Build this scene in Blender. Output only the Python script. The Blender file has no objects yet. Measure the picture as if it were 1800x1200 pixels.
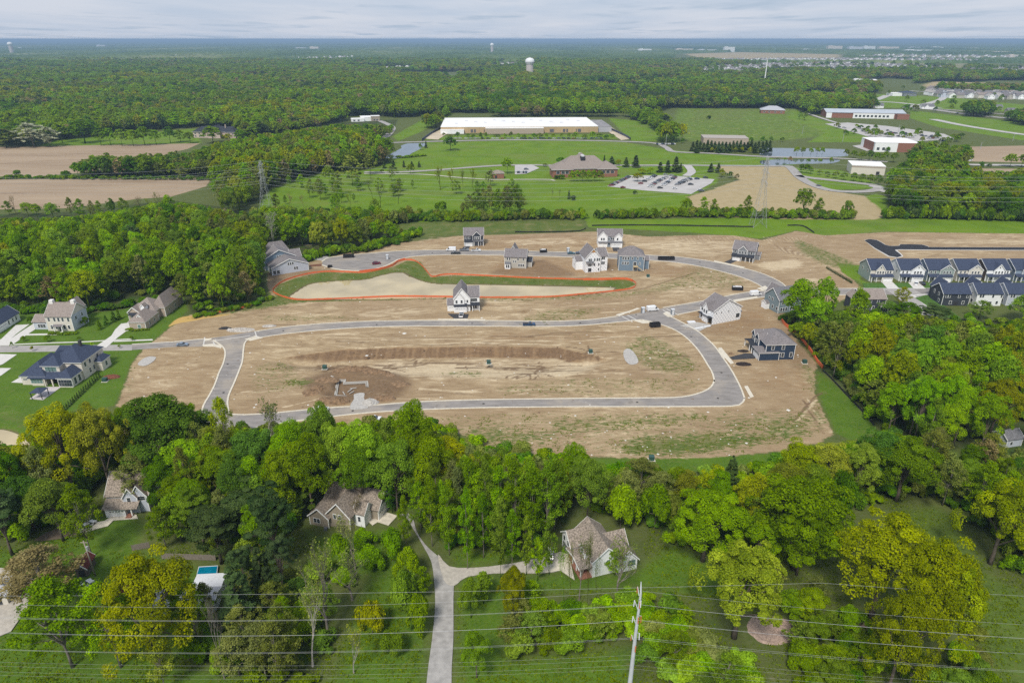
import bpy, math, random
import numpy as np
from mathutils import Vector, noise as mnoise
random.seed(7); RNG = np.random.default_rng(11)
SC = bpy.context.scene; COL = SC.collection
# ---------------------------------------------------------------- camera
H = 118.0; PITCH = math.radians(23.87); FOC = 1200.0
cam_d = bpy.data.cameras.new('camera'); cam = bpy.data.objects.new('camera', cam_d); COL.objects.link(cam)
cam.location = (0, 0, H); cam.rotation_euler = (math.pi/2 - PITCH, 0, 0)
cam_d.sensor_width = 36.0; cam_d.lens = 24.0; cam_d.clip_end = 90000; cam_d.clip_start = 0.5
SC.camera = cam
# ---------------------------------------------------------------- sky, sun, exposure
SUN_EL, SUN_AZ = math.radians(52), math.radians(200)      # azimuth clockwise from +Y
w = bpy.data.worlds.new('World'); SC.world = w; w.use_nodes = True
nt = w.node_tree; nt.nodes.clear()
def N(nt, t, **kw):
    n = nt.nodes.new(t)
    for k, v in kw.items():
        if k in ('ins',):
            for a, b in v.items(): n.inputs[a].default_value = b
        else: setattr(n, k, v)
    return n
out = N(nt, 'ShaderNodeOutputWorld'); bg = N(nt, 'ShaderNodeBackground'); bg.inputs[1].default_value = 0.1
sky = N(nt, 'ShaderNodeTexSky', sky_type='NISHITA', sun_disc=False, sun_elevation=SUN_EL, sun_rotation=SUN_AZ)
tc = N(nt, 'ShaderNodeTexCoord'); sp = N(nt, 'ShaderNodeSeparateXYZ'); nt.links.new(tc.outputs['Generated'], sp.inputs[0])
mz = N(nt, 'ShaderNodeMath', operation='MAXIMUM'); nt.links.new(sp.outputs[2], mz.inputs[0]); mz.inputs[1].default_value = 0.0
az = N(nt, 'ShaderNodeMath', operation='ADD'); nt.links.new(mz.outputs[0], az.inputs[0]); az.inputs[1].default_value = 0.035
dx = N(nt, 'ShaderNodeMath', operation='DIVIDE'); nt.links.new(sp.outputs[0], dx.inputs[0]); nt.links.new(az.outputs[0], dx.inputs[1])
dy = N(nt, 'ShaderNodeMath', operation='DIVIDE'); nt.links.new(sp.outputs[1], dy.inputs[0]); nt.links.new(az.outputs[0], dy.inputs[1])
cb = N(nt, 'ShaderNodeCombineXYZ'); nt.links.new(dx.outputs[0], cb.inputs[0]); nt.links.new(dy.outputs[0], cb.inputs[1])
def wnoise(scale, det, rough, lo, hi, c0, c1, stretch=(1, 1, 1), off=(0, 0, 0)):
    mp = N(nt, 'ShaderNodeMapping'); mp.inputs['Scale'].default_value = stretch; mp.inputs['Location'].default_value = off
    nt.links.new(cb.outputs[0], mp.inputs[0])
    no = N(nt, 'ShaderNodeTexNoise'); no.inputs['Scale'].default_value = scale; no.inputs['Detail'].default_value = det
    no.inputs['Roughness'].default_value = rough; nt.links.new(mp.outputs[0], no.inputs[0])
    rp = N(nt, 'ShaderNodeValToRGB'); rp.color_ramp.elements[0].position = lo; rp.color_ramp.elements[1].position = hi
    rp.color_ramp.elements[0].color = (*c0, 1); rp.color_ramp.elements[1].color = (*c1, 1)
    nt.links.new(no.outputs[0], rp.inputs[0]); return rp
r1 = wnoise(0.30, 5, .55, .38, .62, (0.47, 0.55, 0.68), (0.60, 0.64, 0.73), (1.0, .5, 1))
r2 = wnoise(0.36, 6, .55, .54, .66, (0, 0, 0), (1, 1, 1), (1.5, .9, 1), (3, 1, 0))
mc = N(nt, 'ShaderNodeMix', data_type='RGBA'); nt.links.new(r2.outputs[0], mc.inputs[0])
nt.links.new(r1.outputs[0], mc.inputs[6]); mc.inputs[7].default_value = (0.40, 0.49, 0.62, 1)
sc_ = N(nt, 'ShaderNodeMix', data_type='RGBA', blend_type='MULTIPLY'); sc_.inputs[0].default_value = 1
nt.links.new(mc.outputs[2], sc_.inputs[6]); sc_.inputs[7].default_value = (6.4, 6.4, 6.45, 1); sc_.clamp_result = False
mx = N(nt, 'ShaderNodeMix', data_type='RGBA'); mx.inputs[0].default_value = 0.93
nt.links.new(sky.outputs[0], mx.inputs[6]); nt.links.new(sc_.outputs[2], mx.inputs[7])
nt.links.new(mx.outputs[2], bg.inputs[0]); nt.links.new(bg.outputs[0], out.inputs[0])
sd = bpy.data.lights.new('sun', 'SUN'); sd.energy = 2.2; sd.angle = math.radians(13); sd.color = (1, 0.95, 0.87)
sun = bpy.data.objects.new('sun', sd); COL.objects.link(sun); sun.location = (0, -50, 300)
sun.rotation_euler = Vector((math.sin(SUN_AZ)*math.cos(SUN_EL), math.cos(SUN_AZ)*math.cos(SUN_EL), math.sin(SUN_EL))).to_track_quat('Z', 'Y').to_euler()
SC.view_settings.view_transform = 'Standard'; SC.view_settings.look = 'None'; SC.view_settings.exposure = 0.72; SC.view_settings.gamma = 1
SC.cycles.max_bounces = 6; SC.cycles.diffuse_bounces = 3; SC.cycles.glossy_bounces = 2; SC.cycles.transmission_bounces = 3
SC.cycles.transparent_max_bounces = 6; SC.cycles.volume_bounces = 0; SC.cycles.caustics_reflective = False; SC.cycles.caustics_refractive = False
SC.cycles.use_denoising = False
# ---------------------------------------------------------------- haze
def closed_box(name, a, b):
    vs = [(x, y, z) for x in (a[0], b[0]) for y in (a[1], b[1]) for z in (a[2], b[2])]
    fs = [(0,1,3,2), (4,6,7,5), (0,4,5,1), (2,3,7,6), (0,2,6,4), (1,5,7,3)]
    me = bpy.data.meshes.new(name); me.from_pydata(vs, [], fs); o = bpy.data.objects.new(name, me); COL.objects.link(o); return o
haze = closed_box('haze', (-60000, -400, -4), (60000, 60500, 124)); haze['kind'] = 'stuff'
hm = bpy.data.materials.new('haze_air'); hm.use_nodes = True; hn = hm.node_tree; hn.nodes.clear()
ho = N(hn, 'ShaderNodeOutputMaterial'); hv = N(hn, 'ShaderNodeVolumePrincipled')
HAZE_DENS = 9.5e-5
hv.inputs['Color'].default_value = (0.40, 0.58, 0.80, 1); hv.inputs['Density'].default_value = HAZE_DENS; hv.inputs['Anisotropy'].default_value = 0.0
hn.links.new(hv.outputs[0], ho.inputs['Volume']); haze.data.materials.append(hm)
# ---------------------------------------------------------------- pixel <-> ground
CP, SP = math.cos(PITCH), math.sin(PITCH)
def PX(x, y, z=0.0):
    u = (x - 900.0)/FOC; v = (600.0 - y)/FOC
    dxx, dyy, dzz = u, CP + v*SP, -SP + v*CP
    t = (z - H)/dzz
    return (dxx*t, dyy*t)
def PXs(pts, z=0.0): return np.array([PX(x, y, z) for x, y in pts])
def unproj(X, Y, Z=0.0):
    d = Y*CP + (H - Z)*SP; v = (Y*SP - (H - Z)*CP)/d
    return 900 + FOC*X/d, 600 - FOC*v
def depth(X, Y, Z=0): return Y*CP + (H-Z)*SP
def height_at(Y, top_y):          # height of a point above ground distance Y that is seen at row top_y
    a = PITCH + math.atan((top_y - 600)/FOC); return H - Y*math.tan(a)
def smooth(pts, n=8, closed=False):
    P = np.array(pts, float); m = len(P); outp = []
    rng = range(m) if closed else range(m-1)
    for i in rng:
        p0 = P[(i-1) % m] if closed or i > 0 else 2*P[0]-P[1]; p1 = P[i]; p2 = P[(i+1) % m]
        p3 = P[(i+2) % m] if closed or i+2 < m else 2*P[-1]-P[-2]
        for k in range(n):
            t = k/n; outp.append(.5*((2*p1)+(-p0+p2)*t+(2*p0-5*p1+4*p2-p3)*t*t+(-p0+3*p1-3*p2+p3)*t**3))
    if not closed: outp.append(P[-1])
    return np.array(outp)
def resample(P, n=None, step=None):
    d = np.r_[0, np.cumsum(np.hypot(*np.diff(P[:, :2], axis=0).T))]
    if n is None: n = max(2, int(d[-1]/step)+1)
    s = np.linspace(0, d[-1], n); return np.stack([np.interp(s, d, P[:, k]) for k in range(P.shape[1])], 1)
# ---------------------------------------------------------------- materials
MATS = {}
def mat(name, col, rough=.8, var=0.0, scale=3.0, metal=0.0, spec=.3, bump=0.0, col2=None, stretch=(1, 1, 1), det=4):
    if name in MATS: return MATS[name]
    m = bpy.data.materials.new(name); m.use_nodes = True; t = m.node_tree; b = t.nodes['Principled BSDF']
    b.inputs['Roughness'].default_value = rough; b.inputs['Metallic'].default_value = metal; b.inputs['Specular IOR Level'].default_value = spec
    if var > 0 or col2 is not None:
        c = N(t, 'ShaderNodeTexCoord'); mp = N(t, 'ShaderNodeMapping'); mp.inputs['Scale'].default_value = stretch
        t.links.new(c.outputs['Object'], mp.inputs[0])
        n = N(t, 'ShaderNodeTexNoise'); n.inputs['Scale'].default_value = scale; n.inputs['Detail'].default_value = det; t.links.new(mp.outputs[0], n.inputs[0])
        r = N(t, 'ShaderNodeValToRGB'); r.color_ramp.elements[0].position = .35; r.color_ramp.elements[1].position = .65
        c2 = col2 or tuple(min(1, x*(1+var)) for x in col); c1 = col if col2 else tuple(x*(1-var) for x in col)
        r.color_ramp.elements[0].color = (*c1, 1); r.color_ramp.elements[1].color = (*c2, 1)
        t.links.new(n.outputs[0], r.inputs[0]); t.links.new(r.outputs[0], b.inputs['Base Color'])
        if bump:
            bp = N(t, 'ShaderNodeBump'); bp.inputs['Strength'].default_value = bump; t.links.new(n.outputs[0], bp.inputs['Height']); t.links.new(bp.outputs[0], b.inputs['Normal'])
    else: b.inputs['Base Color'].default_value = (*col, 1)
    MATS[name] = m; return m
# ---------------------------------------------------------------- mesh helpers
class MB:
    def __init__(s): s.v = []; s.f = []; s.m = []; s.mi = 0
    def add(s, vs, fs):
        o = len(s.v); s.v += [tuple(map(float, p)) for p in vs]; s.f += [tuple(i+o for i in f) for f in fs]; s.m += [s.mi]*len(fs); return s
    def box(s, x0, x1, y0, y1, z0, z1):
        return s.add([(x, y, z) for x in (x0, x1) for y in (y0, y1) for z in (z0, z1)], [(0,1,3,2), (4,6,7,5), (0,4,5,1), (2,3,7,6), (0,2,6,4), (1,5,7,3)])
    def tube(s, pts, rad, n=6, cap=True):
        pts = [Vector(p) for p in pts]; rad = [rad]*len(pts) if np.isscalar(rad) else list(rad); rings = []; o = len(s.v); vs = []; fs = []
        for i, p in enumerate(pts):
            d = (pts[min(i+1, len(pts)-1)] - pts[max(i-1, 0)]).normalized()
            a = d.cross(Vector((0, 0, 1)) if abs(d.z) < .9 else Vector((1, 0, 0))).normalized(); b = d.cross(a)
            for k in range(n):
                t = 2*math.pi*k/n; vs.append(p + (a*math.cos(t) + b*math.sin(t))*rad[i])
        for i in range(len(pts)-1):
            for k in range(n): fs.append((i*n+k, i*n+(k+1) % n, (i+1)*n+(k+1) % n, (i+1)*n+k))
        if cap: fs.append(tuple(range(n))[::-1]); fs.append(tuple((len(pts)-1)*n+k for k in range(n)))
        return s.add(vs, fs)
    def cyl(s, x, y, z0, z1, r0, r1=None, n=12): return s.tube([(x, y, z0), (x, y, z1)], [r0, r0 if r1 is None else r1], n)
    def poly(s, pts, z0, z1):
        n = len(pts); vs = [(p[0], p[1], z0) for p in pts] + [(p[0], p[1], z1) for p in pts]
        a = sum(pts[i][0]*pts[(i+1) % n][1]-pts[(i+1) % n][0]*pts[i][1] for i in range(n))
        fs = [tuple(range(n, 2*n)), tuple(range(n))[::-1]] + [(i, (i+1) % n, n+(i+1) % n, n+i) for i in range(n)]
        if a < 0: fs = [f[::-1] for f in fs]
        return s.add(vs, fs)
    def build(s, name, mats, parent=None, smooth=False):
        me = bpy.data.meshes.new(name); me.from_pydata(s.v, [], s.f)
        for m in (mats if isinstance(mats, (list, tuple)) else [mats]): me.materials.append(m)
        if any(s.m): me.polygons.foreach_set('material_index', s.m)
        if smooth: me.polygons.foreach_set('use_smooth', [True]*len(me.polygons))
        me.update(); o = bpy.data.objects.new(name, me); COL.objects.link(o)
        if parent is not None: o.parent = parent
        return o
def tag(o, label=None, cat=None, group=None, kind=None):
    if label: o['label'] = label
    if cat: o['category'] = cat
    if group: o['group'] = group
    if kind: o['kind'] = kind
    return o
def empty(name, loc, rz=0.0, label=None, cat=None, group=None):
    o = bpy.data.objects.new(name, None); COL.objects.link(o); o.location = loc; o.rotation_euler = (0, 0, rz); o.empty_display_size = .5
    return tag(o, label, cat, group)
def copy_tree(o, parent=None):
    kids = [c for c in o.children]; c = o.copy(); COL.objects.link(c)
    if parent is not None: c.parent = parent
    for k in kids: copy_tree(k, c)
    return c
# ================================================================ GROUND SHEET
def axis(lo, hi, step, far, g, far2=None):
    a = list(np.arange(lo, hi, step)); s = step; x = a[-1]
    while x < far: s = max(s*(1+g), s); x += s; a.append(x)
    return a
xs_r = axis(0, 300, 1.0, 42000, .022); xs_l = axis(0, 270, 1.0, 42000, .022)
XS = np.array([-v for v in xs_l[:0:-1]] + xs_r)
ys = list(np.arange(60, 420, 1.0)); y = ys[-1]
while y < 48000: y += max(1.0, .0028*y if y < 1500 else .01*y); ys.append(y)
YS = np.array([-380, -200, -60, 0, 30, 50] + ys)
GX, GY = np.meshgrid(XS, YS); NXg, NYg = len(XS), len(YS)
GXf, GYf = GX.ravel(), GY.ravel()
def sdist(poly, X, Y):      # signed distance, positive inside
    n = len(poly); ins = np.zeros(X.shape, bool); d2 = np.full(X.shape, 1e18)
    for i in range(n):
        x0, y0 = poly[i]; x1, y1 = poly[(i+1) % n]
        c = (y0 > Y) != (y1 > Y)
        if y1 != y0: ins ^= c & (X < (x1-x0)*(Y-y0)/(y1-y0)+x0)
        ex, ey = x1-x0, y1-y0; l = ex*ex+ey*ey+1e-9
        t = np.clip(((X-x0)*ex+(Y-y0)*ey)/l, 0, 1); d2 = np.minimum(d2, (X-x0-t*ex)**2+(Y-y0-t*ey)**2)
    d = np.sqrt(d2); return np.where(ins, d, -d)
def sub(poly, pad):
    x0, y0 = poly.min(0)-pad; x1, y1 = poly.max(0)+pad
    i0, i1 = np.searchsorted(XS, [x0, x1]); j0, j1 = np.searchsorted(YS, [y0, y1])
    return slice(max(j0-1, 0), j1+1), slice(max(i0-1, 0), i1+1)
ATT = {}
def att(k):
    if k not in ATT: ATT[k] = np.zeros((NYg, NXg), np.float32)
    return ATT[k]
def paint(k, pts, v=1.0, soft=1.5, sm=True, erase=(), world=False, add=False):
    P = np.array(pts, float) if world else PXs(pts)
    if sm: P = smooth(P, 4, True)
    sl = sub(P, soft*2); d = sdist(P, GX[sl], GY[sl]); m = np.clip(d/soft*.5+.5, 0, 1)*1.0
    A = att(k)[sl]; A[...] = (A + m*v) if add else A*(1-m) + m*v
    for e in erase: B = att(e)[sl]; B[...] = B*(1-m)
    return P
def stroke(k, pts, wid, v=1.0, soft=.6, erase=()):
    P = smooth(PXs(pts), 5); sl = sub(P, wid+2); X, Y = GX[sl], GY[sl]; d2 = np.full(X.shape, 1e18)
    for i in range(len(P)-1):
        x0, y0 = P[i]; ex, ey = P[i+1]-P[i]; l = ex*ex+ey*ey+1e-9; t = np.clip(((X-x0)*ex+(Y-y0)*ey)/l, 0, 1)
        d2 = np.minimum(d2, (X-x0-t*ex)**2+(Y-y0-t*ey)**2)
    m = np.clip((wid/2-np.sqrt(d2))/soft+.5, 0, 1); A = att(k)[sl]; A[...] = np.maximum(A, m*v)
    for e in erase: B = att(e)[sl]; B[...] = B*(1-m)
Z = np.zeros((NYg, NXg), np.float32)
# ---------------------------------------------------------------- painted zones (what grows or lies where)
W = {}
W['fore_left'] = [(-120,800),(60,800),(230,800),(380,785),(420,775),(620,765),(760,762),(830,795),(1000,822),(1000,900),(985,950),(930,975),(850,965),(790,975),(752,930),(725,890),(670,868),(600,848),(545,858),(515,930),(470,1000),(400,1000),(330,930),(290,900),(280,860),(180,835),(150,880),(120,935),(-20,955),(-120,970)]
W['fore_mid'] = [(1000,822),(1250,838),(1400,808),(1500,785),(1640,850),(1640,872),(1540,880),(1480,900),(1440,960),(1330,1000),(1180,960),(1120,910),(1030,895),(1000,900)]
W['fore_bottom'] = [(395,1010),(520,1005),(560,1010),(560,1060),(590,1130),(555,1200),(540,1230),(330,1230),(320,1160),(400,1100)]
W['bushes_drive'] = [(600,925),(700,960),(735,1000),(750,1100),(700,1110),(690,1040),(640,1010),(610,960)]
W['bushes_pole'] = [(880,1045),(1000,1050),(1150,1035),(1230,1050),(1330,1090),(1330,1230),(1180,1230),(1120,1140),(960,1190),(880,1230)]
W['bushes_right'] = [(1370,1060),(1490,1120),(1600,1120),(1700,1150),(1740,1240),(1420,1240),(1400,1150)]
W['right'] = [(1372,560),(1400,598),(1452,652),(1500,700),(1545,750),(1640,850),(1700,800),(1745,810),(1900,820),(1980,700),(1960,560),(1800,570),(1700,560),(1640,560),(1600,555),(1520,545),(1470,545),(1440,530),(1400,535)]
W['right_low'] = [(1700,800),(1760,812),(1980,820),(1980,1060),(1860,1050),(1780,1010),(1740,940),(1690,905),(1640,880)]
W['left'] = [(-260,545),(0,540),(140,548),(200,530),(310,520),(340,560),(430,548),(470,512),(470,470),(500,450),(560,447),(640,440),(720,418),(700,392),(600,388),(480,388),(440,370),(300,352),(120,372),(-260,388)]
W['mid_left'] = [(345,275),(420,245),(600,215),(700,210),(690,235),(650,262),(690,285),(640,300),(560,305),(480,330),(440,365),(400,385),(380,335),(375,312),(350,300)]
W['hedge_field'] = [(135,312),(150,300),(240,298),(350,290),(380,300),(380,316),(240,318),(150,317)]
W['right_mid'] = [(1560,345),(1640,330),(1740,335),(1860,345),(1960,350),(1960,392),(1640,385),(1555,382)]
W['right_mid_up'] = [(1600,275),(1700,285),(1690,310),(1620,335),(1560,338),(1565,320),(1600,305)]
W['yard_left'] = [(-60,975),(100,965),(240,975),(400,1015),(330,1100),(320,1180),(200,1150),(40,1150),(-60,1180)]; W['yard_mid'] = [(520,940),(600,960),(630,1010),(640,1060),(600,1120),(560,1100),(540,1010)]; W['belt_tall'] = [(742,930),(760,880),(880,870),(985,880),(985,955),(900,970),(800,985),(770,965)]; W['lane_right'] = [(800,1030),(960,1015),(1110,1035),(1080,1060),(900,1075),(802,1090)]; W['meadow_right'] = [(1300,1010),(1460,1020),(1500,1100),(1400,1080),(1310,1060)]; W['lower_right'] = [(1540,1130),(1700,1110),(1760,1060),(1860,1100),(1860,1240),(1500,1240)]
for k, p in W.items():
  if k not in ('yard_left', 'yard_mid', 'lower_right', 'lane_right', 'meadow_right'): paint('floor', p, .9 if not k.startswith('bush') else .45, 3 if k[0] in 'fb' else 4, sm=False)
MEADOW = [(440,392),(470,335),(560,305),(650,298),(665,282),(740,251),(900,247),(1085,248),(1180,264),(1350,277),(1400,290),(1300,291),(1262,300),(1262,320),(1212,348),(1240,378),(1030,386),(900,386),(700,392),(560,390)]
paint('meadow', MEADOW, 1, 4, sm=False)
paint('meadow', [(700,248),(740,232),(790,205),(740,212),(690,240)], 1, 6, sm=False); paint('meadow', [(1070,208),(1160,215),(1200,250),(1110,248)], 1, 6, sm=False)
paint('meadow', [(740,246),(1100,244),(1080,236),(760,238)], .9, 4, sm=False)
paint('meadow', [(60,259),(110,243),(200,238),(345,226),(355,252),(300,254)], .9, 6, sm=False)
paint('field', [(-300,262),(60,257.5),(300,253),(352,252),(330,262),(295,270),(292,287),(140,304),(60,311),(-300,315)], 1, 3, sm=False, erase=('meadow','floor'))
paint('field', [(-300,320),(60,315),(372,313),(362,328),(300,346),(240,350),(120,366),(-300,374)], 1, 3, sm=False, erase=('meadow','floor'))
for q in ([(-50,271),(100,271),(250,270),(330,265)], [(-50,292),(60,284),(160,280),(280,277)], [(-50,340),(60,340)]): stroke('dark', q, 9, .45, 9)
paint('tan', [(1255,292),(1385,292),(1402,310),(1442,332),(1520,345),(1560,378),(1540,386),(1400,386),(1228,378),(1208,346),(1250,334),(1300,315)], 1, 4, sm=False, erase=('meadow',))
paint('meadow', [(1030,387),(1250,384),(1550,381),(1860,389),(2000,395),(2000,414),(1560,407),(1440,415),(1400,405),(1335,419),(1250,411),(1100,402),(1035,399)], 1.25, 3, sm=False)
paint('meadow', [(1400,380),(1540,340),(1570,350),(1560,382)], .9, 4, sm=False)
paint('weed', [(700,392),(1028,387),(1030,405),(840,410),(700,420)], .8, 3, sm=False)
paint('meadow', [(1185,190),(1400,192),(1400,206),(1480,236),(1400,248),(1200,250),(1170,225)], .55, 14, sm=False)
paint('tan', [(1185,190),(1400,192),(1400,206),(1480,236),(1400,248),(1200,250),(1170,225)], .27, 14, sm=False)
paint('dark', [(1220,192),(1330,193),(1310,212),(1200,214)], .3, 14, sm=False)
paint('meadow', [(1395,192),(1420,203),(1525,236),(1530,250),(1420,250),(1460,234),(1390,208)], 1.1, 6, sm=False)
paint('meadow', [(1600,194),(1650,200),(1860,222),(2000,232),(2000,252),(1800,247),(1650,224),(1600,208)], 1.1, 6, sm=False)
paint('meadow', [(1340,290),(1480,300),(1560,330),(1440,335),(1400,310)], 1.1, 4, sm=False)
paint('meadow', [(1540,165),(1660,170),(1860,190),(1860,200),(1600,190),(1500,190)], .8, 8, sm=False)
paint('field', [(1655,259),(1800,256),(2000,262),(2000,290),(1700,284)], .9, 5, sm=False); paint('field', [(1690,296),(2000,298),(2000,340),(1745,328)], .9, 5, sm=False)
paint('tan', [(1620,150),(1640,143.5),(1750,146),(1740,153),(1630,154)], .9, 20, sm=False)
paint('tan', [(1200,95),(1300,92),(1480,96),(1480,102),(1300,104),(1220,101)], .8, 60, sm=False)
# lawns of the finished houses on the left
LAWN = [(-200,700),(-200,540),(0,545),(140,552),(210,545),(290,528),(322,520),(330,545),(300,575),(268,602),(330,600),(250,616),(232,640),(222,672),(205,712),(160,720),(130,720),(90,790),(60,800),(40,770),(-200,752)]
paint('lawn', LAWN, 1, 2, sm=False, erase=('floor',))
paint('weed', [(130,722),(205,712),(160,760),(90,800),(60,770),(-60,735),(-60,712)], .55, 6, sm=False)
# foreground lawns
for p in ([(140,905),(240,895),(262,920),(250,960),(330,985),(400,1010),(330,1110),(330,1160),(560,1210),(340,1260),(-150,1290),(-150,960),(40,960)],
          [(520,905),(560,940),(680,925),(720,960),(760,1060),(752,1260),(560,1260),(600,1130),(640,1020),(560,1000)],
          [(800,1010),(1110,1000),(1180,950),(1300,1010),(1300,1060),(1120,1040),(900,1050),(900,1150),(1120,1130),(1110,1260),(795,1260)],
          [(690,880),(760,930),(800,1000),(940,990),(985,965),(900,965),(800,960),(740,880)]):
    paint('lawn', p, .75, 4, sm=False, erase=('floor',))
paint('lawn', [(1540,890),(1640,875),(1700,905),(1750,1000),(1860,1060),(1960,1260),(1740,1260),(1700,1120),(1640,1000),(1560,930)], .5, 5, sm=False, erase=('floor',))
paint('lawn', [(1640,800),(1690,790),(1700,870),(1660,870)], .7, 4, sm=False, erase=('floor',))
paint('tan', [(1320,1080),(1390,1090),(1400,1150),(1370,1230),(1330,1200)], .35, 5)
# construction site
SITE = [(205,712),(222,672),(232,640),(250,616),(268,602),(300,575),(335,553),(400,546),(440,536),(478,529),(478,520),(470,505),(470,480),(540,462),(600,447),(690,428),(760,421),(800,415),(900,412),(1050,407),(1140,416),(1240,413),(1290,414),(1340,422),(1400,406),(1450,414),(1560,408),(2000,413),(2000,462),(1560,462),(1510,466),(1470,462),(1480,478),(1500,492),(1520,512),(1450,540),(1395,522),(1372,558),(1402,600),(1436,640),(1434,690),(1468,762),(1440,778),(1380,792),(1250,804),(1130,806),(1000,800),(880,800),(840,776),(760,740),(700,760),(430,775),(380,785),(235,800),(215,760)]
paint('soil', SITE, 1, 1.6, sm=False, erase=('lawn', 'meadow', 'floor', 'tan', 'weed'))
paint('lawn', [(1436,652),(1450,660),(1500,706),(1535,746),(1540,760),(1500,775),(1470,762),(1448,715),(1438,690)], 1, 2, sm=False, erase=('soil','floor'))
paint('lawn', [(1000,806),(1250,800),(1380,794),(1440,780),(1400,812),(1250,830),(1000,826)], .8, 2, sm=False)
POND_BANK = [(480,513),(490,500),(520,488),(570,478),(640,480),(690,469),(715,458),(740,460),(757,487),(800,484),(1000,489),(1108,491),(1118,500),(1100,508),(980,521),(700,527),(520,531),(485,522)]
paint('weed', POND_BANK, .93, 1.0, sm=False); paint('weed', [(330,560),(400,546),(480,520),(540,528),(480,540),(400,552)], .8, 3)
paint('weed', [(800,522),(1100,510),(1180,490),(1260,478),(1240,495),(1130,520),(900,532)], .5, 5)
paint('weed', [(1230,462),(1290,478),(1320,500),(1250,512),(1180,492)], .42, 6); paint('weed', [(1400,420),(1480,450),(1510,466),(1460,470),(1400,440)], .6, 4)
paint('meadow', [(1455,455),(1515,462),(1516,475),(1520,493),(1560,500),(1530,505),(1480,480)], .8, 3)
for p, v in (([(790,725),(1200,722),(1440,718),(1460,760),(1250,800),(900,800),(830,770)], .34), ([(1130,770),(1300,762),(1340,775),(1210,798),(1100,795)], .75),
             ([(830,752),(1010,738),(1220,728),(1190,742),(1000,760),(860,775)], .55), ([(900,745),(960,742),(960,760),(890,762)], .3), ([(1260,735),(1400,730),(1440,745),(1300,765)], .48), ([(820,758),(960,762),(950,775),(850,780)], .6),
             ([(1350,745),(1400,742),(1420,765),(1350,775)], .6), ([(450,640),(520,632),(520,680),(440,690)], .38), ([(1090,600),(1150,590),(1230,640),(1190,660),(1120,640)], .5),
             ([(900,670),(1200,660),(1210,690),(900,698)], .36), ([(790,645),(850,648),(850,662),(780,660)], .45), ([(520,668),(548,668),(546,676),(512,676)], .8),
             ([(960,552),(1090,566),(1050,575),(900,572)], .4), ([(950,545),(1060,540),(1020,560),(930,566)], .45), ([(460,553),(600,553),(640,562),(480,566)], .4),
             ([(225,650),(245,640),(235,690),(215,705)], .4), ([(1400,640),(1440,650),(1450,730),(1425,740),(1420,690)], .45), ([(860,620),(1000,560),(1120,600),(1000,600)], .2)):
    paint('weed', p, v, 3)
# bare earth tones
for p, v in (([(270,570),(310,562),(330,560),(330,572),(285,592),(268,600)], .0),):
    pass
paint('ochre', [(296,574),(318,557),(372,553),(410,552),(360,560),(315,568)], .9, 1.2)
for p, v in (([(690,626),(830,628),(970,622),(1050,630),(1040,650),(960,665),(700,662),(650,640)], .75), ([(880,560),(990,555),(960,545),(860,548)], .35), ([(470,642),(540,640),(540,655),(480,660)], .3),
             ([(900,420),(1000,418),(1010,430),(900,432)], .5), ([(1130,430),(1220,420),(1330,432),(1250,448),(1150,440)], .5), ([(1180,500),(1250,510),(1160,525)], .4), ([(870,625),(980,620),(990,640),(900,650)], .5),
             ([(310,640),(345,628),(350,645),(312,648)], .5), ([(262,668),(310,668),(310,678),(265,676)], .5), ([(1050,432),(1200,425),(1210,435)], .5), ([(1160,462),(1210,462),(1200,470)], .6),
             ([(640,545),(720,540),(760,555),(640,560)], .45), ([(1340,462),(1400,455),(1410,470),(1350,475)], .8), ([(1400,490),(1440,488),(1440,497),(1400,497)], .6), ([(1600,420),(1860,422),(1860,430),(1620,428)], .5)):
    paint('pale', p, v, 3.5)
for p, v in (([(940,455),(990,470),(1010,486),(900,486),(860,478)], .55), ([(1150,482),(1090,492),(1150,462),(1205,475),(1200,490)], .3), ([(470,480),(540,470),(600,478),(520,488),(480,494)], .5), ([(1370,570),(1430,620),(1430,650),(1380,640)], .45),
             ([(1200,560),(1340,560),(1330,590),(1240,590)], .4), ([(770,546),(870,545),(870,556),(770,556)], .35), ([(1060,455),(1085,455),(1085,475),(1065,478)], .6), ([(1170,600),(1220,640),(1240,670),(1200,640)], .2), ([(540,690),(530,668),(580,650),(640,648),(700,652),(724,668),(715,690),(690,704),(600,708)], .75)):
    paint('dark', p, v, 3)
# gullies, tyre tracks
rr = random.Random(3)
for c in ((571, 640), (672, 641), (859, 637), (1038, 620), (730, 636), (960, 640), (930, 655), (560, 645)):
    for k in range(7):
        a = rr.uniform(0, 6.28); x, y = c; pts = [(x, y)]
        for q in range(5):
            x += math.cos(a)*rr.uniform(8, 18); y += math.sin(a)*rr.uniform(1, 4); a += rr.uniform(-.7, .7); pts.append((x, y))
        stroke('dark', pts, rr.uniform(.5, 1.0), .95, .5)
for pts in ([(1395,740),(1430,700),(1445,690)], [(1400,742),(1436,702)], [(1420,700),(1440,735),(1460,760)], [(1412,702),(1432,738),(1450,762)], [(800,640),(900,640),(1000,648),(1080,650)], [(500,715),(620,690),(700,700)], [(1000,500),(1100,512),(1200,486),(1225,478)], [(600,600),(800,596),(1000,600),(1100,590)], [(620,612),(800,603),(985,606)]):
    stroke('pale' if rr.random() < .6 else 'dark', pts, .9, .9, .6)
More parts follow.
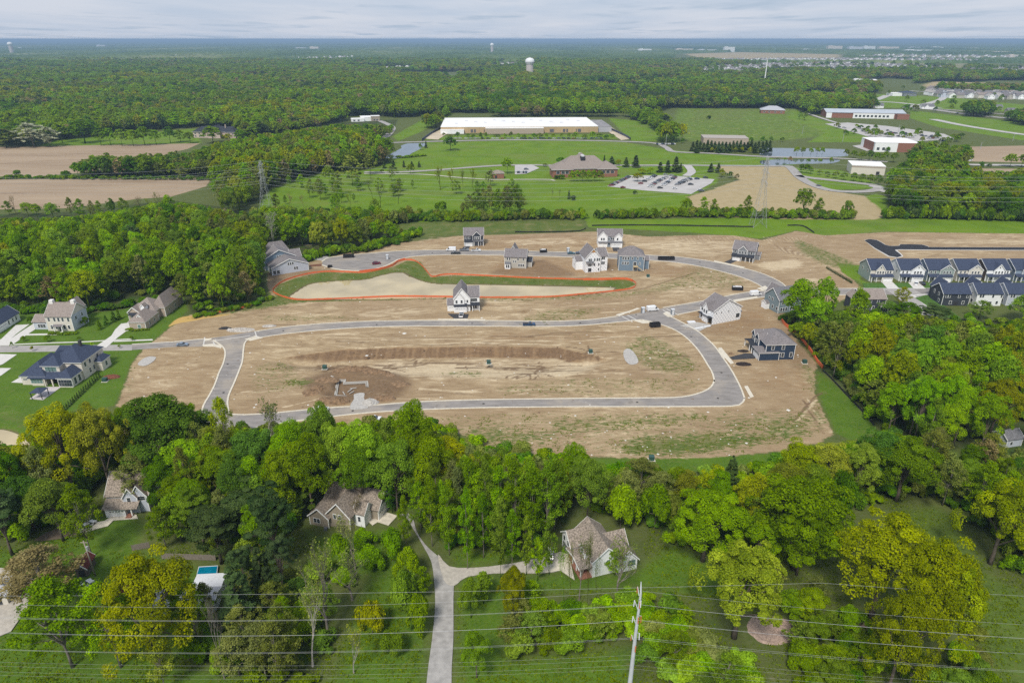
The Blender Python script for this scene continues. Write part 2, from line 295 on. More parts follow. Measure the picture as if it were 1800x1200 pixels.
# fine tracks left by machines, running with the lots
for k in range(230):
    x = rr.uniform(420, 1250); y = rr.uniform(412, 700); L = rr.uniform(30, 160); dyy = rr.uniform(-.08, .08); pts = [(x+L*t, y + L*t*dyy + math.sin(t*3+k)*1.5) for t in (0, .33, .66, 1)]
    stroke(rr.choice(('pale', 'pale', 'dark')), pts, rr.uniform(.5, 1.6), rr.uniform(.4, .8), .8)
    if k % 3 == 0: stroke('dark', [(a, b+1.2) for a, b in pts], .5, .7, .5)
for k in range(60):      # raked strips on the slope north-east of the site
    x = 1190 + k*3.6; y = 416 + .0022*abs(k-30)**2; stroke('dark' if k % 2 else 'pale', [(x, y), (x+10+rr.uniform(-2,2), y+rr.uniform(6, 12))], 1.0, .5, .8)
for k in range(26): stroke('dark' if k % 2 else 'pale', [(1352+k*3, 427+k*.9), (1372+k*3.4, 444+k*.5)], 1.0, .5, .8)
for k in range(9): stroke('pale', [(1148+k*5, 468+k*1.0), (1150+k*8, 474+k*1.6), (1160+k*9, 484)], .7, .35, .6)
for P_ in ([(1190,136),(1240,104),(1330,103),(1700,104),(1760,112),(1690,127),(1380,127),(1300,134)], [(1640,129),(1760,120),(2300,122),(2300,134),(1800,134)], [(640,128),(700,118),(730,118),(720,125)], [(1480,100),(1560,96),(1760,98),(1800,103)]): paint('pale', P_, .42, 60, sm=False)
# far neighbourhoods and clearings: paler, drier grass
paint('tan', [(1640,120),(1900,118),(1900,142),(1560,140),(1450,128),(1230,122),(1230,112),(1500,108)], .25, 60, sm=False)
# warmer, browner earth round the new houses and along the upper street
for p, v in (([(880,455),(1060,455),(1060,482),(880,484)], .6), ([(770,415),(1040,415),(1040,436),(780,436)], .45), ([(1120,460),(1220,470),(1215,490),(1130,486)], .55), ([(1060,540),(1100,548),(1050,556),(880,556),(900,545)], .4), ([(1200,545),(1340,545),(1400,600),(1430,640),(1330,600),(1230,590)], .55), ([(1300,640),(1420,640),(1430,700),(1330,680)], .4), ([(460,575),(600,575),(560,590),(440,604)], .4), ([(250,640),(350,620),(350,690),(240,700)], .35), ([(830,585),(1080,578),(1120,600),(900,604)], .45)): paint('rust', p, v, 6)
# ---------------------------------------------------------------- relief
EMB = PXs([(470,632),(530,622),(600,613),(700,609),(850,607),(985,609),(1080,632),(1040,655),(900,668),(700,668),(560,655),(490,648)])
att('rust'); sl = sub(EMB, 8); d = sdist(EMB, GX[sl], GY[sl]); Z[sl] -= 2.0*np.clip(d/7.5, 0, 1)*np.clip((GY[sl]-PX(0, 668)[1])/16, 0, 1)
dd = np.clip(d/1.2, 0, 1)*np.clip((8.5-d)/1.5, 0, 1)*np.clip((GY[sl]-PX(0, 634)[1])/5, 0, 1); att('dark')[sl] = np.maximum(att('dark')[sl], (.45+.45*np.random.default_rng(4).uniform(size=GX[sl].shape[1])[None, :])*dd); att('rust')[sl] = np.maximum(att('rust')[sl], .9*dd); att('pale')[sl] *= 1-dd
PIT = PXs([(588,666.5),(611,666.5),(613,670),(650,669.5),(654,692),(634,700),(630,703),(588,702),(577,702),(574,699),(587,690)], -1.7)
MND = PXs([(536,694),(532,682),(552,665),(580,650),(640,646),(690,650),(722,668),(716,686),(690,702),(660,706),(560,706)])
sl = sub(MND, 4); dm = sdist(MND, GX[sl], GY[sl]); dp = -sdist(PIT, GX[sl], GY[sl])
nz = np.vectorize(lambda a, b: mnoise.fractal(Vector((a*.12, b*.12, 3)), 1, 2, 4))(GX[sl], GY[sl])
ringm = np.clip(dm/6, 0, 1)*np.clip(dp/2.5, 0, 1)
Z[sl] += ringm*np.clip(.55+1.0*nz, 0, 2)*1.25*(GY[sl] > PX(0, 703)[1]); Z[sl] -= 1.7*np.clip(-dp/.9, 0, 1)
POND = [(512,522),(524,512),(548,499),(595,494),(640,492),(668,485),(690,480),(708,480),(722,487),(745,495.5),(775,499.5),(850,500.5),(950,502.5),(1060,505),(1078,507),(1052,514.5),(960,520),(700,524.3),(560,526),(530,526)]
POND_L = [(-60,762),(-10,755),(22,762),(40,775),(52,795),(30,810),(-60,815)]
POND_M = [(676,276),(690,269),(706,261),(706,256),(720,252),(745,251.5),(748,254),(735,262),(724,268),(716,274),(700,277.5)]
POND_R1 = [(1340,262.5),(1350,260),(1480,262),(1484,268),(1478,274.5),(1350,274.5)]
POND_R2 = [(1338,284),(1350,281),(1400,280),(1470,280),(1460,286),(1400,287.5),(1350,290)]
for P, dp_ in ((POND, .5), (POND_L, 1.3), (POND_M, 1.0), (POND_R1, 1.2), (POND_R2, 1.2)):
    Q = smooth(PXs(P), 4, True); sl = sub(Q, 10); d = sdist(Q, GX[sl], GY[sl]); k = .5 if P is POND else 3.0
    if P is POND or P is POND_L: att('wet')[sl] = np.clip(1-np.abs(d+.7)/1.6, 0, 1)
    Z[sl] = Z[sl]*(d < -k) + np.clip(-(d+k)/ (k*1.5), -dp_/1.0, 0)*(d >= -k)
Gp = PX(1450, 460); Z += (0.35*np.sin(GX*.05)*np.sin(GY*.043)*(att('soil') > .5)*(GY > PX(0, 425)[1]))*0
# ---------------------------------------------------------------- ground object
co = np.stack([GXf, GYf, Z.ravel()], 1).astype(np.float32)
idx = np.arange(NXg*NYg).reshape(NYg, NXg); q = np.stack([idx[:-1, :-1], idx[:-1, 1:], idx[1:, 1:], idx[1:, :-1]], -1).reshape(-1, 4).astype(np.int32)
def fast_mesh(name, co, faces, k):
    me = bpy.data.meshes.new(name); me.vertices.add(len(co)); me.vertices.foreach_set('co', np.ascontiguousarray(co, np.float32).ravel())
    nf = len(faces); me.loops.add(nf*k); me.loops.foreach_set('vertex_index', faces.ravel().astype(np.int32)); me.polygons.add(nf)
    me.polygons.foreach_set('loop_start', np.arange(0, nf*k, k, dtype=np.int32)); me.update(calc_edges=True); return me
gme = fast_mesh('ground', co, q, 4); ground = bpy.data.objects.new('ground', gme); COL.objects.link(ground); ground['kind'] = 'structure'
for k in ('soil', 'lawn', 'meadow', 'field', 'tan', 'floor', 'dark', 'pale', 'weed', 'gravel', 'ochre', 'rust', 'wet'):
    a = gme.attributes.new(k, 'FLOAT', 'POINT'); a.data.foreach_set('value', att(k).ravel().astype(np.float32))
gm = bpy.data.materials.new('ground_cover'); gm.use_nodes = True; t = gm.node_tree; bsdf = t.nodes['Principled BSDF']
bsdf.inputs['Roughness'].default_value = .95; bsdf.inputs['Specular IOR Level'].default_value = .15
gtc = N(t, 'ShaderNodeTexCoord')
def gnoise(scale, det=4, stretch=(1, 1, 1), rough=.55, dist=0.0, rot=0.0):
    mp = N(t, 'ShaderNodeMapping'); mp.inputs['Scale'].default_value = stretch; mp.inputs['Rotation'].default_value = (0, 0, rot); t.links.new(gtc.outputs['Object'], mp.inputs[0])
    n = N(t, 'ShaderNodeTexNoise'); n.inputs['Scale'].default_value = scale; n.inputs['Detail'].default_value = det; n.inputs['Roughness'].default_value = rough; n.inputs['Distortion'].default_value = dist
    t.links.new(mp.outputs[0], n.inputs[0]); return n.outputs[0]
def ramp(sock, stops):
    r = N(t, 'ShaderNodeValToRGB'); e = r.color_ramp.elements
    while len(e) < len(stops): e.new(.5)
    for i, (p, c) in enumerate(stops): e[i].position = p; e[i].color = (*c, 1) if len(c) == 3 else c
    t.links.new(sock, r.inputs[0]); return r.outputs[0]
def mixc(fac, a, b, blend='MIX'):
    m = N(t, 'ShaderNodeMix', data_type='RGBA', blend_type=blend)
    if hasattr(fac, 'links'): t.links.new(fac, m.inputs[0])
    else: m.inputs[0].default_value = fac
    for s, i in ((a, 6), (b, 7)):
        if hasattr(s, 'links'): t.links.new(s, m.inputs[i])
        else: m.inputs[i].default_value = (*s, 1)
    return m.outputs[2]
def mth(op, a, b=None, c=None, clamp=False):
    m = N(t, 'ShaderNodeMath', operation=op, use_clamp=clamp)
    for i, s in enumerate((a, b, c)):
        if s is None: continue
        if hasattr(s, 'links'): t.links.new(s, m.inputs[i])
        else: m.inputs[i].default_value = s
    return m.outputs[0]
def attr(k): a = N(t, 'ShaderNodeAttribute', attribute_name=k); return a.outputs['Fac']
def edge(a, n, k=3.0, amp=.8):      # break a mask's edge with noise
    return mth('MULTIPLY_ADD', mth('MULTIPLY_ADD', mth('SUBTRACT', n, .5), amp, mth('SUBTRACT', a, .5)), k, .5, clamp=True)
nL, nM, nS, nX = gnoise(.018, 3), gnoise(.14, 5), gnoise(1.1, 5, rough=.65), gnoise(3.5, 3, rough=.7)
nSt = gnoise(.16, 8, (.5, 1.5, 1), .68, 1.2); nSt2 = gnoise(.7, 7, (.35, 1.2, 1), .7, .8, .1)
rough_g = mixc(ramp(nS, [(.35, (0,0,0)), (.65, (1,1,1))]), ramp(nM, [(.35, (.06,.09,.014)), (.65, (.11,.135,.026))]), (.10,.115,.04))
lawn_c = mixc(ramp(nS, [(.4, (0,0,0)), (.6, (.7,.7,.7))]), ramp(nM, [(.32, (.042,.098,.006)), (.68, (.078,.155,.010))]), (.10,.165,.014))
mead_c = mixc(ramp(nS, [(.4, (0,0,0)), (.6, (.8,.8,.8))]), ramp(gnoise(.05, 5), [(.3, (.066,.128,.005)), (.55, (.115,.20,.007)), (.75, (.16,.20,.02))]), (.13,.215,.010))
field_c = mixc(ramp(gnoise(.25, 5, (.05, 1, 1)), [(.4, (0,0,0)), (.6, (1,1,1))]), ramp(gnoise(.02, 4, (.4, 1.5, 1)), [(.35, (.25,.18,.115)), (.65, (.38,.29,.195))]), (.34,.255,.17))
tan_c = mixc(ramp(nS, [(.4, (0,0,0)), (.6, (1,1,1))]), ramp(nM, [(.3, (.30,.22,.11)), (.7, (.42,.32,.19))]), (.36,.30,.16))
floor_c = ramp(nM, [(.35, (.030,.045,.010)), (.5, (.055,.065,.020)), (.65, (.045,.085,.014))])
soil_c = ramp(nSt, [(.28, (.17,.105,.052)), (.41, (.29,.205,.115)), (.53, (.42,.315,.185)), (.66, (.62,.50,.32))])
soil_c = mixc(ramp(nSt2, [(.42, (0,0,0)), (.62, (.75,.75,.75))]), soil_c, (.40,.30,.18))
soil_c = mixc(ramp(nL, [(.42, (0,0,0)), (.58, (.55,.55,.55))]), soil_c, (.29,.20,.115))
soil_c = mixc(ramp(nX, [(.38, (.5,.5,.5)), (.55, (0,0,0))]), soil_c, (.15,.10,.055))
soil_c = mixc(ramp(gnoise(.32, 6, (.4, 1.5, 1), .7, 1.0), [(.64, (0,0,0)), (.70, (.85,.85,.85))]), soil_c, (.56,.46,.33))
wv = N(t, 'ShaderNodeTexWave'); wv.inputs['Scale'].default_value = .32; wv.inputs['Distortion'].default_value = 1.2; wv.inputs['Detail'].default_value = 2; wmp = N(t, 'ShaderNodeMapping'); wmp.inputs['Rotation'].default_value = (0, 0, .9); t.links.new(gtc.outputs['Object'], wmp.inputs[0]); t.links.new(wmp.outputs[0], wv.inputs[0])
lawn_c = mixc(mth('MULTIPLY', wv.outputs['Fac'], .38), lawn_c, (.10,.155,.02)); lawn_c = mixc(ramp(gnoise(.35, 6, rough=.7), [(.56, (0,0,0)), (.70, (.55,.55,.55))]), lawn_c, (.16,.16,.05))
mead_c = mixc(ramp(gnoise(.02, 6, (.5, 1.6, 1), .7, .6), [(.50, (0,0,0)), (.68, (.6,.6,.6))]), mead_c, (.16,.17,.05))
c = rough_g
c = mixc(edge(attr('meadow'), nM), c, mead_c)
c = mixc(edge(attr('tan'), nM, 3, 1.0), c, tan_c)
c = mixc(edge(attr('field'), nM, 5, .3), c, field_c)
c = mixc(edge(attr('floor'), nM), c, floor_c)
c = mixc(edge(attr('lawn'), nS), c, lawn_c)
c = mixc(edge(attr('soil'), gnoise(.5, 5), 4, 1.0), c, soil_c)
c = mixc(edge(attr('ochre'), nM, 3, .8), c, (.50,.33,.11))
c = mixc(mth('MULTIPLY', edge(attr('rust'), gnoise(.3, 7, (.6, 1.4, 1), .7), 2.2, 2.2), .7), c, ramp(nS, [(.3, (.21,.12,.058)), (.7, (.33,.215,.115))]))
c = mixc(mth('MULTIPLY', edge(attr('pale'), nSt, 2.2, 1.6), .75), c, ramp(nS, [(.3, (.46,.36,.23)), (.7, (.66,.55,.37))]))
c = mixc(mth('MULTIPLY', edge(attr('dark'), nSt, 2.0, 1.2), .85), c, ramp(nS, [(.3, (.10,.062,.034)), (.7, (.19,.12,.07))]))
wn = gnoise(.75, 8, (.5, 1.5, 1), .74); wfac = mth('MULTIPLY', mth('SUBTRACT', mth('ADD', attr('weed'), mth('MULTIPLY', mth('SUBTRACT', wn, .5), 2.8)), .42), 4.0, clamp=True)
wfac = mth('MULTIPLY', wfac, mth('MULTIPLY', attr('weed'), 4.0, clamp=True))
c = mixc(wfac, c, ramp(nM, [(.3, (.07,.115,.018)), (.55, (.11,.135,.03)), (.7, (.18,.165,.07))]))
c = mixc(mth('MULTIPLY', edge(attr('wet'), nS, 3, .8), .8), c, (.13,.095,.055))
c = mixc(edge(attr('gravel'), nS, 4, .5), c, ramp(nX, [(.35, (.30,.28,.26)), (.65, (.52,.50,.47))]))
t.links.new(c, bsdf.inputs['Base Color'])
bp = N(t, 'ShaderNodeBump'); bp.inputs['Strength'].default_value = .5; bp.inputs['Distance'].default_value = .35
t.links.new(mth('ADD', mth('MULTIPLY', nSt2, 1.2), nS), bp.inputs['Height']); t.links.new(bp.outputs[0], bsdf.inputs['Normal'])
gme.materials.append(gm)
# ---------------------------------------------------------------- water
def glossy_water(name, col, rough, bump):
    m = bpy.data.materials.new(name); m.use_nodes = True; tt = m.node_tree; b = tt.nodes['Principled BSDF']
    b.inputs['Base Color'].default_value = (*col, 1); b.inputs['Roughness'].default_value = rough; b.inputs['Specular IOR Level'].default_value = .5; b.inputs['IOR'].default_value = 1.33; c2 = N(tt, 'ShaderNodeTexCoord'); n2 = N(tt, 'ShaderNodeTexNoise'); n2.inputs['Scale'].default_value = .06; n2.inputs['Detail'].default_value = 5; tt.links.new(c2.outputs['Object'], n2.inputs[0]); r2_ = N(tt, 'ShaderNodeValToRGB'); r2_.color_ramp.elements[0].position = .38; r2_.color_ramp.elements[1].position = .62; r2_.color_ramp.elements[0].color = (*(x*.80 for x in col), 1); r2_.color_ramp.elements[1].color = (*(x*1.1 for x in col), 1); tt.links.new(n2.outputs[0], r2_.inputs[0]); tt.links.new(r2_.outputs[0], b.inputs['Base Color'])
    n = N(tt, 'ShaderNodeTexNoise'); n.inputs['Scale'].default_value = 1.5; cc = N(tt, 'ShaderNodeTexCoord'); tt.links.new(cc.outputs['Object'], n.inputs[0])
    bb = N(tt, 'ShaderNodeBump'); bb.inputs['Strength'].default_value = bump; bb.inputs['Distance'].default_value = .05; tt.links.new(n.outputs[0], bb.inputs['Height']); tt.links.new(bb.outputs[0], b.inputs['Normal'])
    return m
mud = glossy_water('muddy_water', (.47,.385,.225), .03, .02); mud.node_tree.nodes['Principled BSDF'].inputs['IOR'].default_value = 1.42; blue = glossy_water('pond_water', (.10,.13,.15), .02, .015); blue.node_tree.nodes['Principled BSDF'].inputs['IOR'].default_value = 1.6
for P, m, z in ((POND, mud, -.16), (POND_L, mud, -.45), (POND_M, blue, -.3), (POND_R1, blue, -.35), (POND_R2, blue, -.35)):
    Q = smooth(PXs(P), 4, True); c0 = Q.mean(0); d = Q - c0; Q = Q + d/np.linalg.norm(d, axis=1)[:, None]*2.0
    mb = MB(); mb.poly([tuple(v) for v in Q], z-.05, z); o = mb.build('water', m); o['kind'] = 'structure'
# ---------------------------------------------------------------- roads
asph = mat('asphalt', (.245,.225,.208), .9, .16, .35, stretch=(.5, 1.5, 1), det=8)
def dusty(m, dust, lo=.52, hi=.72, amt=.65):
    t = m.node_tree; b = t.nodes['Principled BSDF']; src = b.inputs['Base Color'].links[0].from_socket; c_ = N(t, 'ShaderNodeTexCoord'); out_ = src
    for sc, l_, h_, col, a_ in ((.055, lo, hi, dust, amt), (.9, .60, .75, dust, .4), (.25, .60, .66, tuple(x*.35 for x in dust), .45)):
        n = N(t, 'ShaderNodeTexNoise'); n.inputs['Scale'].default_value = sc; n.inputs['Detail'].default_value = 8; n.inputs['Roughness'].default_value = .65; t.links.new(c_.outputs['Object'], n.inputs[0])
        r = N(t, 'ShaderNodeValToRGB'); r.color_ramp.elements[0].position = l_; r.color_ramp.elements[1].position = h_; r.color_ramp.elements[1].color = (a_, a_, a_, 1); r.color_ramp.elements[0].color = (0, 0, 0, 1); t.links.new(n.outputs[0], r.inputs[0])
        m_ = N(t, 'ShaderNodeMix', data_type='RGBA'); t.links.new(r.outputs[0], m_.inputs[0]); t.links.new(out_, m_.inputs[6]); m_.inputs[7].default_value = (*col, 1); out_ = m_.outputs[2]
    t.links.new(out_, b.inputs['Base Color'])
dusty(asph, (.40,.34,.26), .50, .68); asph_old = mat('asphalt_pale', (.33,.31,.29), .9, .1, .3, det=8); asph_new = mat('asphalt_fresh', (.022,.022,.026), .75, .25, .4)
conc = mat('concrete', (.56,.52,.45), .85, .10, .8, det=6); conc_new = mat('concrete_cream', (.58,.53,.43), .85, .12, 1.2, det=6); gravel_m = mat('gravel', (.33,.315,.295), .95, .16, .7, bump=.2, det=12); conc_w = mat('concrete_white', (.57,.55,.51), .85, .08, 1, det=6)
roof_grey_dk = mat('drive_asphalt', (.045,.045,.05), .85, .25, .8)
ZL = [.02]
def strip(name, A, B, m, z=None, sm=6, kind='structure', thick=.15):
    if z is None: ZL[0] += .004; z = ZL[0]
    A, B = PXs(A), PXs(B)
    if sm: A, B = smooth(A, sm), smooth(B, sm)
    n = max(len(A), len(B), 12); A, B = resample(A, n), resample(B, n); mb = MB()
    vs = [(*a, z) for a in A] + [(*b, z) for b in B] + [(*a, z-thick) for a in A] + [(*b, z-thick) for b in B]
    fs = [(i, i+1, n+i+1, n+i) for i in range(n-1)] + [(i+1, i, 2*n+i, 2*n+i+1) for i in range(n-1)] + [(n+i, n+i+1, 3*n+i+1, 3*n+i) for i in range(n-1)]
    me = mb.add(vs, fs); o = me.build(name, m); o['kind'] = kind
    import bmesh; bm = bmesh.new(); bm.from_mesh(o.data); bmesh.ops.recalc_face_normals(bm, faces=bm.faces)
    if sum(f.normal.z for f in bm.faces) < 0: bmesh.ops.reverse_faces(bm, faces=bm.faces)
    bm.to_mesh(o.data); bm.free(); return o
def patch(name, pts, m, z=None, sm=0, kind='structure', world=False):
    if z is None: ZL[0] += .004; z = ZL[0]
    P = np.array(pts) if world else PXs(pts)
    if sm: P = smooth(P, sm, True)
    o = MB().poly([tuple(p) for p in P], z-.15, z).build(name, m); o['kind'] = kind; return o
kb = {}
def kerb(pts, m=None, wd=.62, h=.14, sm=6):
    P = PXs(pts); P = smooth(P, sm) if sm else P; P = resample(P, step=3.0); n = len(P)
    T = np.gradient(P, axis=0); T /= np.linalg.norm(T, axis=1)[:, None]; Nn = np.stack([-T[:, 1], T[:, 0]], 1)*wd/2
    mb = kb.setdefault((m or conc_new).name, (MB(), m or conc_new))[0]; z0, z1 = .02-.2, .04+h
    vs = []
    for p, q_ in zip(P, Nn): vs += [(*(p-q_), z0), (*(p+q_), z0), (*(p+q_), z1), (*(p-q_), z1)]
    fs = [(4*i+a, 4*i+(a+1) % 4, 4*i+4+(a+1) % 4, 4*i+4+a) for i in range(n-1) for a in range(4)] + [(3, 2, 1, 0), (4*n-4, 4*n-3, 4*n-2, 4*n-1)]
    mb.add(vs, fs)
# east-west street
S_T = [(-60,609),(0,607.5),(100,607),(220,606),(300,601.5),(355,596),(400,590),(440,583.5),(500,575),(570,568.5),(640,565),(720,563.5),(850,563.5),(960,564.5),(1030,562.5),(1080,557),(1130,548.5),(1170,541),(1230,530),(1290,518),(1330,512),(1400,508.5),(1480,507.5),(1540,507.5),(1640,507.5),(1760,508),(1900,508)]
S_B = [(-60,620),(0,619),(100,617.5),(220,615.5),(300,610),(355,609),(400,604),(440,596),(500,587),(570,580),(640,575.5),(720,573.5),(850,573.5),(960,574),(1030,571.5),(1080,566.5),(1130,562),(1175,556),(1240,543),(1290,531),(1330,524),(1400,520),(1480,518.5),(1540,518),(1640,518),(1760,518),(1900,518)]
strip('road', S_T, S_B, asph)
strip('road', [(-60,608.8),(0,607.3),(100,606.8),(232,605.6)], [(-60,620.2),(0,619.2),(100,617.7),(232,615.6)], asph_old, sm=0)
# western link and southern street
L_W = [(375,598),(392,610),(396,622),(392,640),(385,655),(378,675),(368,695),(358,712),(352,735)]; L_E = [(450,590),(432,600),(428,615),(426,635),(420,652),(412,672),(402,695),(400,712),(404,728)]
strip('road', L_W, L_E, asph)
D_T = [(352,728),(404,726),(430,729),(480,726),(540,720),(590,716),(660,712),(740,706),(850,702.5),(1000,700.5),(1120,699.5),(1195,698),(1232,690),(1250,680),(1256,668)]; D_B = [(360,757),(420,757),(450,752),(500,743),(560,735),(620,728),(680,723),(740,720),(850,716.5),(1000,715),(1120,714.8),(1240,714.5),(1290,713.5),(1304,709),(1309,700)]
strip('road', D_T, D_B, asph)
E_W = [(1256,671),(1252,655),(1243,640),(1232,622),(1220,607),(1202,590),(1180,577),(1150,567),(1128,562)]; E_E = [(1309,701),(1303,684),(1292,662),(1282,645),(1270,628),(1258,611),(1243,596),(1226,582),(1205,570),(1188,561),(1172,553)]
strip('road', E_W, E_E, asph)
# northern street with its turning circle
N_T = [(566,462),(572,455),(590,452),(625,447.5),(690,442),(740,440),(800,439.5),(900,441),(1000,443.2),(1090,446),(1150,449),(1200,452.5),(1250,459.5),(1300,470),(1340,481),(1372,496),(1385,508)]; N_B = [(568,468),(590,473),(620,475.5),(650,474),(678,467),(700,456),(735,450),(800,448),(900,449.5),(1000,452),(1090,455),(1140,457.5),(1190,462),(1235,469.5),(1285,482),(1318,493),(1340,505),(1345,514)]
strip('road', N_T, N_B, asph)
kerb(N_T[3:]); kerb(N_B[5:]); kerb([(566,460),(575,454),(590,451.5),(625,447.5)], wd=1.0); kerb([(566,466),(590,473),(620,475.8),(650,474.4),(678,467.4),(700,456)], wd=.9)
kerb(S_T[4:6]+[(372,596)]); kerb([(450,582.5)]+S_T[8:15]+[(1085,556)]); kerb([(1165,541)]+S_T[18:22]); kerb(S_B[7:15]+[(1088,566),(1128,562)]); kerb([(1190,553.5)]+S_B[18:21]+[(1345,522)]); kerb([(1400,520),(1480,518.5),(1520,518)], conc)
kerb(L_W); kerb(L_E); kerb(D_T[2:]); kerb([(404,728),(430,729)]); kerb(D_B[2:]); kerb(E_W); kerb(E_E)
kerb([(232,605.4),(300,601.3)], conc); kerb([(1400,508.2),(1480,507.2),(1560,507.2)], conc)
for pts in ([(380,597),(374,603),(378,606)], [(360,593),(358,606)], [(372,600),(440,590)], [(448,582),(452,594)], [(1093,556),(1112,566)], [(1103,554),(1122,564)], [(1165,545),(1185,556)], [(1172,543),(1193,554)]): kerb(pts, conc_w, wd=.45, h=.06, sm=0)
for key, (mb, m) in kb.items(): o = mb.build('kerb', m); o['kind'] = 'structure'
# pale concrete aprons at the corners of the crossings
for P in ([(355,606),(372,604),(392,607),(388,612),(376,609),(358,609)], [(1082,553),(1110,545),(1120,541),(1126,542),(1100,551),(1088,556)], [(1108,562),(1130,563),(1148,567),(1130,568.5)], [(1165,551),(1172,547),(1180,550),(1182,557),(1174,557)],
          [(1330,507),(1340,504),(1345,502),(1350,506),(1342,512),(1336,509)], [(360,596),(372,594),(372,597),(358,600)], [(430,596),(450,590),(462,594),(440,599)]): patch('pavement', P, conc_new)
# pavements, garden paths and drives
strip('pavement', [(20,604.8),(100,601.5),(150,600),(232,594.8)], [(20,606.3),(100,603),(150,601.5),(232,596.2)], conc_w, sm=0); strip('pavement', [(198,599),(268,596)], [(200,600.8),(269,598.2)], conc_w, sm=0)
strip('pavement', [(0,596),(20,604.5)], [(0,601),(30,605)], conc_w, sm=0)
for P in ([(-30,612),(0,598),(28,571.5),(52,570),(30,586),(10,603),(-20,618)], [(2,607),(40,581),(62,567),(63,578),(48,588),(20,607)], [(167,610),(196,590),(202,580),(213,569),(229,567),(229,580),(222,582),(206,594),(187,611)], [(-40,640),(-5,622),(30,623),(5,640),(-40,655)], [(-40,655),(0,647),(20,647),(2,660),(-40,668)], [(20,672),(36,663),(44,668),(40,673)], [(49,587),(104,586),(110,581),(112,584),(106,588.5),(46,589.5)]): patch('driveway', P, conc_w)
patch('patio', [(52,701),(82,680),(108,680),(76,703)], mat('paving', (.50,.46,.45), .85, .1, 2))
patch('driveway', [(787,551.5),(824,552),(822,559.5),(798,559.8)], roof_grey_dk); patch('driveway', [(798,560.2),(822,560.2),(824,564),(793,564)], conc_new)
strip('pavement', [(770,560.5),(797,561)], [(770,562),(797,562.5)], conc_new, sm=0); strip('pavement', [(823,561.2),(853,561.2)], [(823,563),(853,563)], conc_new, sm=0)
patch('driveway', [(1282,628),(1310,621),(1326,622),(1328,630),(1288,632)], roof_grey_dk); patch('pavement', [(1262,612),(1268,611),(1290,638),(1284,640),(1275,630),(1268,628)], conc_new); patch('pavement', [(1308,679),(1314,678),(1325,697),(1319,699)], conc_new)
patch('driveway', [(1273,461),(1286,455.5),(1299,457),(1284,463.5)], roof_grey_dk); strip('pavement', [(1255,458),(1310,470)], [(1255,459.5),(1305,472)], conc_new)
patch('driveway', [(1076,434.5),(1088,434.5),(1090,441.5),(1078,441.5)], roof_grey_dk); patch('driveway', [(814,434.5),(827,432),(823,438.5),(812,438.5)], roof_grey_dk)
patch('driveway', [(545,466),(565,464),(566,467.5),(545,468.5)], mat('red_clay', (.14,.06,.035), .95, .2, 2)); patch('driveway', [(540,452),(570,449),(580,453),(566,458),(545,456)], gravel_m)
patch('driveway', [(1195,573),(1222,566),(1240,569),(1252,571),(1240,577),(1228,583),(1212,576)], mat('crushed_stone', (.40,.38,.35), .95, .15, 1.5))
strip('pavement', [(1288,527.5),(1330,521)], [(1290,530),(1332,523)], conc_new, sm=0)
patch('gravel_patch', [(242,641),(250,632),(262,627),(274,628),(270,635),(256,643)], mat('crushed_stone', (.4,.38,.35)), sm=3)
patch('gravel_patch', [(623,693),(640,691),(640,700),(644,712),(646,718),(618,720),(616,712),(622,702)], mat('crushed_stone', (.4,.38,.35)), sm=3)
patch('gravel_patch', [(1096,618),(1105,613),(1116,622),(1122,637),(1108,641),(1098,632)], mat('crushed_stone', (.4,.38,.35)), sm=3)
# eastern street with the row houses
strip('road', [(1541,507),(1560,512),(1585,530),(1612,560)], [(1605,507),(1612,512),(1640,528),(1680,556)], asph_old, sm=4)
kerb2 = [([(1600,518),(1608,522),(1640,546)], 1.3), ([(1640,516.5),(1700,517)], .8), ([(1604,520),(1612,519),(1640,517.5)], 1.3), ([(1516,507),(1640,507)], .6)]
for pts, wd in kerb2:
    P = PXs(pts); P = resample(smooth(P, 5), step=2); T = np.gradient(P, axis=0); T /= np.linalg.norm(T, axis=1)[:, None]; Q = np.stack([-T[:, 1], T[:, 0]], 1)*wd/2
    ZL[0] += .004; mb = MB(); n = len(P); mb.add([(*p, ZL[0]) for p in P+Q]+[(*p, ZL[0]) for p in P-Q], [(i, i+1, n+i+1, n+i) for i in range(n-1)]); o = mb.build('pavement', conc_w); o['kind'] = 'structure'
patch('lawn', [(1516,498),(1900,497),(1900,506.5),(1520,507)], mat('lawn_turf', (.06,.13,.018), .95, .3, 1.2)); patch('lawn', [(1608,524),(1625,519.5),(1640,519.5),(1668,545),(1690,560),(1660,558)], MATS['lawn_turf'])
for x in (1550, 1596, 1650, 1700, 1752, 1800): patch('driveway', [(x+0,496.5),(x+19,496.5),(x+31,508),(x+10,508)], conc_w)
# fresh asphalt stub beyond the row
patch('road', [(1520,423),(1541,422.5),(1556,431),(1570,433),(1583,432),(1583,430),(1620,430.5),(1632,434),(1660,435),(1900,436),(1900,439.5),(1640,439),(1580,438.5),(1574,441),(1585,450),(1563,450)], asph_new, sm=2)
patch('pavement', [(1519,422.3),(1542,421.8),(1557,430.4),(1570,432.2),(1582,431.2),(1582,429.3),(1621,429.8),(1633,433.3),(1660,434.3),(1900,435.3),(1900,440.1),(1640,439.8),(1584,439.4),(1578,441),(1588,450.8),(1561,450.8)], conc_w, z=.018, sm=2)
